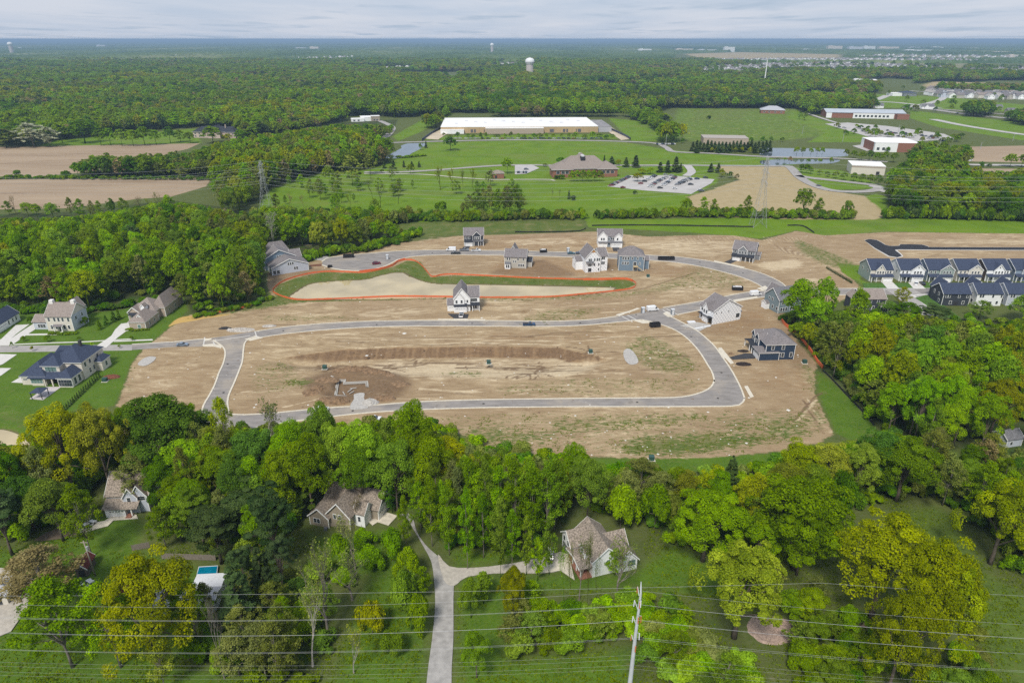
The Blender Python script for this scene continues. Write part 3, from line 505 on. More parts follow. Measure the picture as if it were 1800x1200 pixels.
# gravel lane in the foreground
strip('gravel_lane', [(686,906),(706,906),(716,912),(730,936),(745,962),(757,985),(762,1010),(765,1060),(760,1120),(752,1180),(745,1260)], [(718,903),(726,912),(733,935),(748,958),(772,980),(785,992),(797,1010),(797,1060),(797,1120),(794,1180),(794,1260)], gravel_m)
patch('gravel_lane', [(770,975),(790,996),(840,998),(905,990),(985,976),(985,1002),(940,1008),(870,1008),(820,1015),(798,1030),(780,1020)], mat('lane_pale', (.42,.385,.33), .95, .12, 1.2, det=8), sm=3)
patch('driveway', [(944,985),(985,970),(1000,976),(1010,1020),(985,1003),(950,1008)], conc_new)
patch('driveway', [(655,903),(670,898),(699,907),(683,924),(664,918),(655,924),(645,915)], conc_new)
patch('driveway', [(136,934),(150,922),(184,916),(205,903),(240,905),(243,912),(200,915),(190,925),(170,930),(150,937)], conc_new); paint
patch('gravel_lane', [(60,950),(110,925),(150,918),(150,936),(100,948)], mat('dirt_lane', (.17,.13,.09), .95, .2, 1.5), sm=2)
patch('gravel_lane', [(-60,1010),(20,1000),(60,1030),(20,1110),(-60,1120)], mat('lane_pale', (.4,.36,.3)), sm=2)
# middle distance roads and car parks
def road_line(pts, wd, m, name='road', sm=4):
    P = resample(smooth(PXs(pts), sm), step=6); T = np.gradient(P, axis=0); T /= np.linalg.norm(T, axis=1)[:, None]; Q = np.stack([-T[:, 1], T[:, 0]], 1)*wd/2
    ZL[0] += .006; mb = MB(); n = len(P); mb.add([(*p, ZL[0]) for p in P+Q]+[(*p, ZL[0]) for p in P-Q], [(i, n+i, n+i+1, i+1) for i in range(n-1)]); o = mb.build(name, m)
    if o.data.polygons[0].normal.z < 0: o.data.flip_normals()
    o['kind'] = 'structure'; return o
lot = mat('car_park', (.43,.41,.39), .9, .08, .1)
road_line([(668,252),(745,249.5),(880,246.5),(1000,247),(1090,249),(1150,252),(1172,260),(1185,267),(1250,270),(1350,276),(1480,279),(1560,285)], 8, asph_old)
road_line([(640,303),(700,303),(770,299),(850,293),(905,290.5),(1000,291),(1120,291),(1210,291),(1390,292.5)], 7, asph_old)
road_line([(640,306),(740,307),(800,312),(860,316),(905,316),(965,316),(975,318)], 2.5, conc)
road_line([(1385,292),(1393,298),(1406,312),(1428,325),(1452,333),(1480,337),(1520,337),(1540,334),(1545,330),(1530,325),(1470,318),(1425,313),(1402,309)], 9, asph_old)
road_line([(1530,327),(1570,333),(1600,330)], 8, lot); road_line([(1545,334),(1560,338)], 8, lot)
patch('car_park', [(1067,328),(1105,309),(1180,309),(1256,316),(1250,323),(1215,341.5),(1135,335.5)], lot); road_line([(1206,310),(1216,302),(1208,291)], 8, lot)
patch('car_park', [(905,291),(935,290),(948,296),(925,306),(905,307)], lot)
patch('car_park', [(1450,218),(1490,216),(1560,222),(1660,236),(1680,245),(1590,250),(1540,245)], lot); road_line([(1640,210),(1700,222),(1800,237),(1900,248)], 14, lot)
patch('car_park', [(1498,257),(1520,254),(1540,262),(1524,266)], lot)
road_line([(1560,168),(1545,174),(1525,180)], 16, lot); road_line([(1530,179),(1580,181),(1650,190)], 16, lot); road_line([(1600,160),(1650,164),(1658,172),(1640,180),(1590,190)], 14, lot)
road_line([(1590,189),(1640,193),(1700,201),(1800,211),(1950,224)], 18, asph_old); road_line([(1590,187.5),(1700,196),(1950,216)], 12, asph_old)
road_line([(925,187.6),(1100,187.8),(1330,189),(1420,190)], 9, asph_old); road_line([(660,210),(680,218),(690,225),(685,235),(672,246)], 9, asph_old)
road_line([(1420,200),(1470,216),(1500,220)], 6, lot)
road_line([(1640,258),(1700,278),(1690,289),(1800,291),(1900,294)], 10, lot)
patch('car_park', [(742,244),(780,226),(800,227),(770,246)], mat('pale_yard', (.5,.42,.3), .9, .1, .05)); patch('car_park', [(1060,226),(1076,225),(1108,245),(1092,247)], MATS['pale_yard'])

LANES = [PXs([(680,900),(730,900),(800,990),(1000,965),(1012,1022),(800,1032),(800,1260),(740,1260),(750,1010)]), PXs([(130,915),(245,900),(245,915),(150,940)])]
# ================================================================ TREES
def leaf_mat(name, lo, hi, trans=.3):
    m = bpy.data.materials.new(name); m.use_nodes = True; t = m.node_tree; t.nodes.clear(); o = N(t, 'ShaderNodeOutputMaterial')
    a = N(t, 'ShaderNodeAttribute', attribute_name='tint'); r = N(t, 'ShaderNodeValToRGB'); e = r.color_ramp.elements
    e[0].position = 0; e[0].color = (*lo, 1); e[1].position = 1; e[1].color = (*hi, 1)
    oi = N(t, 'ShaderNodeObjectInfo'); t.links.new(a.outputs['Fac'], r.inputs[0])
    h = N(t, 'ShaderNodeHueSaturation')
    def mr(src, lo_, hi_):
        q = N(t, 'ShaderNodeMapRange'); q.inputs[3].default_value = lo_; q.inputs[4].default_value = hi_; t.links.new(src, q.inputs[0]); return q.outputs[0]
    wn = N(t, 'ShaderNodeTexWhiteNoise', noise_dimensions='1D'); t.links.new(oi.outputs['Random'], wn.inputs['W'])
    s3 = N(t, 'ShaderNodeSeparateColor'); t.links.new(wn.outputs['Color'], s3.inputs[0])
    t.links.new(mr(s3.outputs[0], .488, .514), h.inputs['Hue']); t.links.new(mr(s3.outputs[1], .95, 1.15), h.inputs['Saturation']); t.links.new(mr(s3.outputs[2], .74, 1.28), h.inputs['Value'])
    t.links.new(r.outputs[0], h.inputs['Color'])
    d = N(t, 'ShaderNodeBsdfDiffuse'); tr = N(t, 'ShaderNodeBsdfTranslucent'); mx = N(t, 'ShaderNodeMixShader'); mx.inputs[0].default_value = trans
    t.links.new(h.outputs[0], d.inputs[0]); t.links.new(h.outputs[0], tr.inputs[0]); t.links.new(d.outputs[0], mx.inputs[1]); t.links.new(tr.outputs[0], mx.inputs[2]); t.links.new(mx.outputs[0], o.inputs[0])
    return m
LM = {'g': leaf_mat('leaves_fresh', (.130,.235,.005), (.350,.550,.020), .45), 'y': leaf_mat('leaves_yellow', (.165,.205,.005), (.420,.460,.020), .42), 'd': leaf_mat('leaves_deep', (.062,.132,.009), (.170,.310,.026), .4),
      'm': leaf_mat('leaves_mid', (.118,.198,.007), (.310,.450,.026), .45), 'o': leaf_mat('leaves_olive', (.130,.165,.028), (.310,.350,.085), .4), 'r': leaf_mat('leaves_budding', (.200,.155,.065), (.400,.330,.150)),
      'c': leaf_mat('needles', (.032,.060,.016), (.095,.140,.045), .12), 'w': leaf_mat('blossom', (.24,.27,.14), (.52,.54,.40)), 'v': leaf_mat('leaves_lime', (.150,.260,.004), (.360,.560,.016), .45), 'p': leaf_mat('leaves_plum', (.05,.02,.025), (.11,.04,.045))}
bark = mat('bark', (.13,.105,.08), .95, .3, 1.5); bark_pale = mat('bark_pale', (.34,.31,.27), .9, .2, 2); bark_grey = mat('bark_grey', (.22,.19,.16), .9, .25, 1.5)
def quads(C, Nn, S, rng, asp=.7):
    n = len(C); Nn = Nn/(np.linalg.norm(Nn, axis=1)[:, None]+1e-9); R = rng.normal(size=(n, 3)); T = np.cross(Nn, R); T /= np.linalg.norm(T, axis=1)[:, None]+1e-9; B = np.cross(Nn, T)
    S = S[:, None]; bend = Nn*S*.25
    return np.stack([C+T*S+bend*0, C+B*S*asp-bend, C-T*S, C-B*S*asp-bend], 1).reshape(-1, 3)
def broad(seed, R=1., h=1., zc=.62, rz=.40, ncl=46, nleaf=5000, leaf=.03, clr=(.20,.32), shell=.62, flat=.75, lean=0, lowfill=.0):
    """crown in a unit frame: radius 1 sideways, height 1"""
    g = np.random.default_rng(seed); D = g.normal(size=(ncl, 3)); D /= np.linalg.norm(D, axis=1)[:, None]; D[:, 2] = np.where(D[:, 2] < -.45, -D[:, 2]*.7, D[:, 2])
    rad = g.uniform(shell, 1., ncl)**.8; lob = (1+.18*np.sin(3*np.arctan2(D[:, 1], D[:, 0])+seed)+.15*g.normal(size=ncl))*(1-.28*np.clip(D[:, 2], 0, 1)); cr = clr[0]+(clr[1]-clr[0])*g.uniform(-.25, 1.15, ncl)
    C = np.stack([D[:, 0]*rad*lob*(1-cr*.6), D[:, 1]*rad*lob*(1-cr*.6), zc+D[:, 2]*rad*rz*(1-cr*.5)*np.clip(lob, .85, 1.1)], 1)
    k = g.integers(0, ncl, nleaf); d = g.normal(size=(nleaf, 3)); d /= np.linalg.norm(d, axis=1)[:, None]; out_ = C[k]-np.array([0, 0, zc]); out_[:, 2] *= 2; out_ /= np.linalg.norm(out_, axis=1)[:, None]+1e-6
    flip = (d*(out_+np.array([0, 0, .5]))).sum(1) < -.15; d[flip] *= -1
    rr_ = cr[k]*g.uniform(.72, 1.08, nleaf)
    hr = h/R
    P = C[k] + d*rr_[:, None]*np.array([1, 1, flat])*np.array([1, 1, R/h])
    nrm = d*.75 + g.normal(size=(nleaf, 3))*.38 + np.array([0, 0, .6])
    tint = np.clip(.42+.22*g.normal(size=ncl)[k]+.24*g.normal(size=nleaf), 0, 1)
    q_ = np.percentile(np.hypot(P[:, 0], P[:, 1]), 95); P[:, :2] /= q_; C[:, :2] /= q_; zt_, zb_ = np.percentile(P[:, 2], 99.3), zc-rz; k_ = (1-zb_)/(zt_-zb_); P[:, 2] = zb_+(P[:, 2]-zb_)*k_; C[:, 2] = zb_+(C[:, 2]-zb_)*k_
    P = P*np.array([R, R, h]); S = leaf*g.uniform(.7, 1.3, nleaf)
    return quads(P, nrm, S, g), tint, C*np.array([R, R, h])
def slim(seed, R, h, nleaf, leaf, z0=.22, ncl=70, cr_=(.16, .34)):
    g = np.random.default_rng(seed); z = z0+(1-z0)*g.uniform(0, 1, ncl)**.85*.97; a = g.uniform(0, 6.283, ncl); pr = np.clip(1.15*np.sin(np.clip((z-z0)/(1-z0), .04, 1)**.75*3.05+.12), .12, 1); rr_ = pr*np.sqrt(g.uniform(.02, 1, ncl)); cr = g.uniform(*cr_, ncl)
    C = np.stack([np.cos(a)*rr_*R, np.sin(a)*rr_*R, z*h], 1); w_ = cr**1.6; k = g.choice(ncl, nleaf, p=w_/w_.sum()); d = g.normal(size=(nleaf, 3)); d /= np.linalg.norm(d, axis=1)[:, None]
    P = C[k]+d*(cr[k]*R*g.uniform(.3, 1.15, nleaf))[:, None]*np.array([1, 1, .85]); nrm = d*.5+g.normal(size=(nleaf, 3))*.5+np.array([0, 0, .45])
    return quads(P, nrm, leaf*g.uniform(.7, 1.3, nleaf), g), np.clip(.45+.22*g.normal(size=ncl)[k]+.24*g.normal(size=nleaf), 0, 1), C
def conifer(seed, R, h, nleaf, leaf, z0=.06, droop=.25):
    g = np.random.default_rng(seed); nb = 90; zb = z0+(1-z0)*(g.uniform(0, 1, nb)**.85)*.96; ab = g.uniform(0, 6.283, nb); rb = (1-zb)**.8*g.uniform(.75, 1.1, nb)+.04
    k = g.integers(0, nb, nleaf); k = np.where(g.uniform(size=nleaf) < rb[k]*1.1+.15, k, g.integers(0, nb, nleaf)); tt = g.uniform(.15, 1, nleaf)**.7; wv = g.normal(size=nleaf)*.16
    a = ab[k]+wv*(1.1); r = rb[k]*tt
    P = np.stack([np.cos(a)*r*R, np.sin(a)*r*R, (zb[k]-droop*.25*rb[k]*tt)*h+g.normal(size=nleaf)*leaf*.5], 1)
    nrm = np.stack([np.cos(a)*.5, np.sin(a)*.5, np.ones(nleaf)], 1)+g.normal(size=(nleaf, 3))*.45
    tint = np.clip(.35+.25*tt+.2*g.normal(size=nleaf), 0, 1); return quads(P, nrm, leaf*g.uniform(.7, 1.4, nleaf), g, .5), tint, None
def leaf_mesh(name, V, tint, m):
    me = fast_mesh(name, V, np.arange(len(V)).reshape(-1, 4), 4); a = me.attributes.new('tint', 'FLOAT', 'FACE'); a.data.foreach_set('value', tint.astype(np.float32)); me.materials.append(m); return me
def trunk_mb(seed, R, h, C, rt, nlimb=9, zf=.35, n=6):
    g = random.Random(seed); mb = MB(); top = h*.8; pts = []; rad = []
    for i in range(6):
        f = i/5; pts.append((g.uniform(-.02, .02)*h*f, g.uniform(-.02, .02)*h*f, -.3+f*top)); rad.append(rt*(1.35 if i == 0 else 1-.8*f))
    mb.tube(pts, rad, n)
    if C is not None:
        for c in (C[g.sample(range(len(C)), min(nlimb, len(C)))]):
            z0 = h*g.uniform(zf*.8, zf*1.5); z0 = min(z0, c[2]*.9); b = (0, 0, z0); mid = (c[0]*.45, c[1]*.45, z0+(c[2]-z0)*.6)
            mb.tube([b, mid, tuple(c)], [rt*.45, rt*.3, rt*.1], 4, False)
    return mb
def bare(seed, R, h, m_leaf=None, nleaf=500, leaf=.22, rt=.28, depth_=5):
    g = random.Random(seed); mb = MB(); tips = []
    def br(p, d, L, r, k):
        q = [p]; dd = d.copy()
        for i in range(3):
            dd = (dd + Vector((g.uniform(-.18, .18), g.uniform(-.18, .18), g.uniform(-.05, .14)))).normalized(); q.append(q[-1]+dd*L/3)
        mb.tube(q, [r, r*.85, r*.7, r*.55], 5 if k > 2 else 3, False)
        tips.append(q[-1]); tips.append(q[-2])
        if k > 0:
            for j in range(3 if k > 1 else 3):
                a = g.uniform(0, 6.28); s = Vector((math.cos(a), math.sin(a), .35)); nd = (dd*.75+s*.62).normalized(); br(q[g.choice((2, 3, 3))], nd, L*g.uniform(.62, .82), r*.55, k-1)
    br(Vector((0, 0, -.3)), Vector((0, 0, 1)), h*.30, rt, depth_)
    V = np.array(mb.v); sx = R/np.percentile(np.hypot(V[:, 0], V[:, 1]), 99); sz = h/V[:, 2].max(); mb.v = [(a*sx if c > 1 else a, b*sx if c > 1 else b, c*sz) for a, b, c in mb.v]
    T = np.array([tuple(x) for x in tips])*np.array([sx, sx, sz]); gg = np.random.default_rng(seed); k = gg.integers(0, len(T), nleaf); T = T[k]+gg.normal(size=(nleaf, 3))*.35
    return mb, quads(T, gg.normal(size=(nleaf, 3)), leaf*gg.uniform(.6, 1.3, nleaf), gg), np.clip(.5+.25*gg.normal(size=nleaf), 0, 1)
# ---- prototype library: (shape, tone, level of detail) -> trunk mesh, crown mesh, natural radius, natural height
def mesh_of(mb, name, m):
    o = mb.build(name, m, smooth=True); me = o.data; bpy.data.objects.remove(o); return me
LIB = {}
def make(shape, tone, seed, lod):
    key = (shape, tone, seed, lod)
    if key in LIB: return LIB[key]
    nl, lf = {0: (19000, .19), 1: (6500, .32), 2: (1250, .74)}[lod]; h, bm_ = 20., bark
    sd_ = seed*17+hash(shape) % 1 + {'broad': 1, 'oak': 2, 'tall': 3, 'round': 4, 'bush': 5, 'pine': 6, 'spruce': 7, 'sparse': 8, 'bare': 9, 'snag': 10, 'column': 11}[shape]*101
    if shape == 'broad': R = 7.; V, ti, C = broad(sd_, R, h, .53, .46, 74, nl, lf, (.14, .30), .5); rt = .32
    elif shape == 'oak': R = 8.5; V, ti, C = broad(sd_, R, h, .53, .45, 110, int(nl*1.2), lf, (.10, .22), .6); rt = .5
    elif shape == 'round': R = 6.; h = 13.; V, ti, C = broad(sd_, R, h, .54, .46, 48, int(nl*.8), lf*.95, (.2, .3), .7); rt = .3
    elif shape == 'tall': R = 3.7; V, ti, C = slim(sd_, R, h, int(nl*.36), lf); rt = .17; bm_ = bark_grey
    elif shape == 'sparse': R = 5.; V, ti, C = slim(sd_, R, h, int(nl*.36), lf, .26, 95, (.10, .24)); rt = .2; bm_ = bark_grey
    elif shape == 'bush': R = 3.; h = 4.; V, ti, C = broad(sd_, R, h, .42, .55, 22, int(nl*.28), lf*.9, (.28, .45), .4); rt = .08
    elif shape == 'column': R = 1.; h = 4.; V, ti, C = broad(sd_, R, h, .5, .48, 16, int(nl*.07), lf*.6, (.4, .6), .2); rt = .06
    elif shape == 'pine': R = 4.6; V, ti, C = broad(sd_, R, h, .58, .42, 60, int(nl*.9), lf*.8, (.16, .30), .35, .45); rt = .28
    elif shape == 'spruce': R = 4.; V, ti, C = conifer(sd_, R, h, int(nl*.8), lf*1.1); rt = .25
    elif shape in ('bare', 'snag'):
        R = 5.; mb, V, ti = bare(sd_, R, h, None, {0: 700, 1: 400, 2: 160}[lod] if shape == 'bare' else 12, .22 if lod < 2 else .5, (.42), 5 if lod < 1 else 4)
        tm = mesh_of(mb, 'trunk', bark_pale if seed % 2 else bark_grey)
        LIB[key] = (tm, leaf_mesh('crown', V, ti, LM[tone]), R, h); return LIB[key]
    tm = mesh_of(trunk_mb(sd_, R, h, C, rt, {0: 14, 1: 7, 2: 2}[lod], .3, {0: 8, 1: 6, 2: 4}[lod]), 'trunk', bm_)
    LIB[key] = (tm, leaf_mesh('crown', V, ti, LM[tone]), R, h); return LIB[key]
NSEED = {0: 3, 1: 3, 2: 2}
TREES = []; STUFF = []
DESC = {'g': 'bright green', 'y': 'yellow-green', 'd': 'dark green', 'm': 'mid green', 'o': 'thin olive-green', 'r': 'brown budding', 'c': 'blackish green', 'w': 'white blossoming', 'v': 'lime green', 'p': 'dark plum-leaved'}
def tree(X, Y, h, r, shape, tone, region, own=None):
    TREES.append(dict(X=X, Y=Y, h=h, r=r, s=shape, t=tone, reg=region, own=own))
def tpx(x, base, top, wpx, shape, tone, region, own=None):
    X, Y = PX(x, base); r = wpx/2*depth(X, Y)/FOC
    zt = height_at(Y + r*.35, top); tree(X, Y, max(1.5, zt), max(.6, r), shape, tone, region, own)
def parse(s, region):
    for e in s.split(';'):
        e = e.strip()
        if not e: continue
        a = e.split(':'); f = a[0].split(); tpx(float(f[0]), float(f[1]), float(f[2]), float(f[3]), f[4], f[5], region, a[1].strip() if len(a) > 1 else None)
parse('''18 880 772 120 oak y; 62 860 800 70 broad d; 132 870 712 118 oak y:big yellow-green oak with ragged crown right of the muddy pond; 198 868 708 95 oak y:yellow-green oak with spreading crown just left of the big dark green tree;
296 850 690 138 broad d:broad dark green tree with forked trunk at the lower left edge of the building site; 252 880 790 70 sparse o; 384 850 742 60 sparse o; 412 845 690 54 sparse y:thin yellow tree in front of the western link road;
348 880 768 95 broad g; 398 900 785 80 broad m; 470 820 690 70 bare o:grey leafless tree in front of the southern street; 455 870 750 80 broad d; 522 870 735 76 broad g; 577 860 708 66 broad v:lime green tree in front of the foundation pit; 552 910 760 76 broad m; 606 880 742 70 broad g; 650 885 735 80 broad g;
640 900 775 70 broad d; 727 862 703 80 broad g:round bright green tree overlapping the southern street right of the pit; 700 905 770 80 broad m; 745 885 752 90 oak m; 792 875 768 80 broad y; 765 905 765 80 broad m; 505 890 790 70 broad g; 820 910 795 50 tall g; 430 930 800 70 broad d; 300 900 800 70 broad d; 330 930 830 70 broad m; 560 860 790 60 tall d; 490 830 770 60 broad m''', 'edge')
parse('''770 925 800 38 tall m; 800 935 805 38 tall o; 828 945 800 40 tall g; 855 950 805 36 tall m; 880 955 810 40 tall g; 905 960 800 40 tall v; 935 960 815 40 tall g; 960 955 806 44 tall v; 975 930 800 46 tall g; 760 960 830 34 tall g; 790 975 850 34 tall m; 822 1000 850 28 tall g; 850 980 860 34 tall g; 880 985 870 36 tall m; 715 965 868 24 tall g:slim pale green tree standing left of the gravel lane bend; 1010 880 775 52 broad g; 1032 920 800 70 broad g; 985 900 820 50 tall y; 1060 900 830 60 sparse o; 1095 905 820 60 sparse o; 1125 870 800 70 sparse o:thin grey-olive tree by the green strip under the site; 1090 930 850 60 bush g; 1150 930 850 70 bush m;
1160 900 822 60 sparse o; 1190 880 815 56 sparse m; 1176 930 862 44 broad o; 1275 905 792 62 spruce c:pointed dark spruce standing above the maple right of centre; 1235 985 852 130 oak v:big lime green maple right of the white gabled house; 1312 930 830 66 broad y; 1345 900 818 70 broad v; 1368 930 810 80 broad y; 1400 865 775 84 broad y; 1445 875 778 90 oak y; 1420 850 790 60 bare o; 1415 925 815 80 broad m; 1395 1000 832 175 oak m:huge mid green tree with deep crown left of the yellow oaks;
1466 930 825 60 bush d; 1290 1120 945 150 oak y:big golden oak whose crown reaches the steel pole wires; 1400 1010 870 90 broad m; 1530 1085 885 165 oak y:tall golden oak with pale bare trunk below its crown; 1600 1150 935 150 oak y:golden oak leaning over the bushes at lower right; 1560 1215 1030 110 oak y; 1640 1170 985 110 oak y; 1740 990 838 122 oak y:lone round golden oak on the meadow at lower right; 1575 880 758 115 oak m:round mid green tree left of the small grey shed; 1532 860 752 70 broad d; 1500 880 780 70 broad m; 1620 850 750 60 sparse o; 1470 860 790 60 broad g''', 'belt')
parse('''22 975 850 80 pine c; 350 1132 1008 74 sparse g; 318 1120 1030 50 tall m; 372 1110 1020 50 sparse o; 240 1090 1015 60 sparse m; 90 1120 1040 70 sparse m; 160 1130 1060 60 sparse o; 505 1120 1040 50 sparse m; 690 1150 1105 40 bush m; 850 1060 1000 34 tall g; 112 950 838 100 broad m; 60 930 830 80 broad d; 90 1070 950 120 sparse r; 55 1040 970 80 sparse r; 128 1172 1003 130 sparse g:broad green tree with thick broken grey trunk at lower left; 213 1172 1010 100 sparse m; 287 1180 962 160 oak y:golden tree in front of the blue pool; 292 1215 1080 50 tall y:ivy covered trunk with yellow leaves below the golden tree; 162 978 845 62 sparse m; 292 962 885 52 sparse m; 320 950 860 60 tall m; 395 1192 1032 36 snag r:dead grey conifer with short twigs behind the wires; 430 1110 960 90 spruce c; 390 990 880 90 pine c; 492 1010 850 86 pine c; 440 960 850 80 pine c; 360 960 850 70 pine m; 470 1070 950 60 spruce c;
578 1120 940 80 bare o:tall bare forked tree in the lawn left of the gravel lane; 550 1170 1020 70 bare o; 622 1182 1085 44 bare y:small crooked bare tree near the bottom edge; 655 1112 1052 50 bush y; 740 1112 1040 42 bush g; 712 1070 1000 50 bush m; 828 1085 1012 42 round g; 902 1085 992 52 round y; 838 1190 1105 52 round v:small lime green tree right of the gravel lane; 640 905 885 20 bush d; 625 1000 905 60 bare o; 650 1000 955 50 bush g; 720 1020 960 50 bush m; 600 1000 940 40 bush g; 250 1110 1010 60 round p:dark plum-leaved tree before the white shed; 668 994 973 17 bush w; 745 1050 990 30 tall m; 690 985 930 40 bush g; 640 960 930 44 bush g''', 'yard')
parse('''1018 1055 935 40 bare o; 1000 1075 940 22 bare o; 1032 1075 930 16 bare o; 1085 1055 940 60 bare o; 1047 1095 960 14 bare o; 990 1060 950 26 bare g; 1080 1010 960 30 tall m; 945 1020 940 26 tall g; 965 1010 900 26 tall g; 925 1010 900 24 tall m; 900 1000 890 30 tall g;880 1015 900 20 tall m; 690 900 850 24 tall d; 636 925 868 30 bare r:budding brown tree in front of the tan house; 600 850 800 50 broad d; 640 860 800 50 broad m; 690 870 800 50 broad g; 560 850 790 40 bare o; 530 910 860 50 pine m; 780 950 840 30 tall g; 740 930 840 40 tall m; 800 900 800 40 tall g''', 'near the houses')
parse('''1402 583 489 66 broad g:round bright green tree overlapping the blue-green house; 1443 574 487 42 broad m; 1426 592 522 60 broad g; 1470 600 545 50 broad m; 1530 605 545 60 broad g; 1500 590 506 40 broad g:narrow green tree in front of the dark slate roof; 1583 540 502 30 sparse y:pale yellow tree on the corner plot by the row houses; 1590 570 530 50 broad d; 1560 560 530 40 broad d; 1640 570 535 60 pine c; 1720 560 525 40 sparse m;1800 570 515 60 broad g''', 'wood edge')
parse('''510 367 337 15 bare r; 534 366 340 12 bare r; 564 352 312 22 sparse o; 596 343 300 20 sparse o; 580 326 290 22 broad m; 620 327 272 42 sparse o; 617 366 335 14 bare y; 669 365 320 22 bare o; 656 360 305 16 bare o; 700 358 320 18 bare o; 651 307 270 25 sparse o; 774 334 292 24 bare y; 795 335 292 20 bare y; 814 332 297 15 bare o; 830 330 295 20 bare y; 802 341 315 22 sparse m; 777 374 354 20 bush d:dark round bush alone on the green field above the hedge; 722 306 289 14 round m; 676 296 283 9 spruce c; 692 297 281 11 spruce c; 710 294 282 8 spruce c; 724 292 283 8 spruce c; 737 294 283 8 spruce c; 672 305 297 7 round m; 687 304 297 7 round m; 697 304 297 7 round m; 792 265 240 26 broad d:single dark tree on the lawn before the long warehouse; 749 260 248 7 spruce c; 739 264 252 7 round m; 687 265 252 12 round m; 892 306 277 20 broad m; 862 327 298 20 sparse o; 840 372 332 25 sparse m; 860 376 325 28 sparse o; 876 378 330 24 sparse m; 892 378 325 28 sparse o; 905 378 325 25 sparse m; 915 374 342 22 sparse o; 824 378 340 20 sparse o; 850 380 345 20 broad m;
1205 378 347 22 broad m; 1235 379 344 18 tall v; 1253 380 348 14 tall m; 1312 381 342 16 tall m; 1410 381 330 38 oak m; 1437 381 347 18 tall g; 1487 383 352 19 round g; 1300 380 358 14 tall m; 1000 350 333 8 spruce c; 1007 352 344 10 bush c; 970 350 330 8 bare o; 983 350 332 6 bare o; 985 289 276 18 broad d; 1075 289 274 16 spruce c; 1062 287 272 6 spruce c; 1087 290 280 12 round y; 1100 294 276 15 spruce c; 1117 294 272 19 spruce c; 1160 303 284 17 spruce c; 1173 303 281 17 spruce c; 1187 303 274 20 spruce c; 1196 303 286 10 spruce c; 1249 303 286 14 spruce c; 1262 304 286 14 spruce c; 1268 312 296 12 round y; 1283 313 301 10 round d; 1295 318 305 9 round r; 1128 306 296 16 round y; 1143 306 294 14 round g; 1120 320 303 18 round y;
1005 319 300 12 round m; 1014 319 299 14 round m; 1024 319 299 14 round m; 1034 319 299 14 round m; 1044 319 299 14 round m; 1054 319 300 14 round m; 987 315 307 12 bush d; 978 315 308 10 bush d; 1116 341 335 8 bush c; 958 293 287 10 round m''', 'park')
parse('''1251 268 259 7 round y; 1260 268 258 7 round y; 1269 269 257 8 round y; 1284 268 257 7 round y; 1292 269 259 7 round y; 1304 269 258 7 round y; 1318 269 259 8 round y; 1325 269 260 7 round y; 1440 308 298 9 round m; 1454 311 301 10 round m; 1469 314 300 12 round m; 1483 317 302 13 round m; 1500 319 303 14 round m; 1514 321 305 12 round m; 1529 323 306 14 round m; 1543 325 307 13 round d; 1408 304 288 12 round d; 1417 305 288 12 round d; 1424 306 293 9 round d; 1400 271 258 11 round m; 1411 271 258 10 round m; 1425 271 260 9 round m; 1436 271 259 9 round m; 1445 271 259 9 round m; 1487 274 262 10 round m; 1500 278 264 12 round m; 1514 282 266 14 broad m; 1528 282 264 14 round d; 1541 284 268 14 round m; 1555 284 266 12 round m; 1570 286 268 14 broad m; 1440 286 278 8 round m;1420 287 279 8 round d; 1460 288 277 8 round m; 1367 283 277 7 round m; 1379 283 277 7 round m; 1388 288 275 9 round r; 1697 293 263 18 broad m; 1675 272 262 8 round d; 1775 294 270 22 broad m; 1795 294 271 18 broad m; 1725 293 284 9 bush d; 1739 293 288 8 bush d; 1637 272 250 14 broad d; 1545 266 256 7 round d; 1560 268 258 8 round d; 1405 210 196 9 sparse m; 1414 212 196 10 sparse m; 1592 199 183 16 round d; 1608 196 184 14 round o; 1644 196 188 8 round d; 1672 190 173 16 broad m; 1246 210 203 8 bush d; 1340 252 240 9 round d; 1320 250 241 8 round d; 1355 250 240 8 round d; 1375 250 241 8 round d; 1300 249 241 8 round d; 1200 252 243 8 round d''', 'campus')
for i in range(22): tpx(1217+i*6.4, 267+rr.uniform(-3, 3), 247+rr.uniform(-2, 3), 13, 'spruce', 'c', 'campus')
for i in range(7): tpx(935+i*9+rr.uniform(-2, 2), 203+rr.uniform(-1, 1), 195, 7, 'spruce', 'c', 'campus')
for i in range(48):
    x = rr.uniform(1462, 1690); yb = 219+(x-1462)*.115+rr.uniform(-3, 16); tpx(x, yb, yb-rr.uniform(7, 11), rr.uniform(7, 11), 'round', rr.choice('mmdo'), 'car park')
for i in range(24):
    x = 780+i*13+rr.uniform(-4, 4); tpx(x, 243+rr.uniform(-3, 3), 234+rr.uniform(-3, 3), rr.uniform(6, 13), 'round', rr.choice('dmmo'), 'warehouse front')
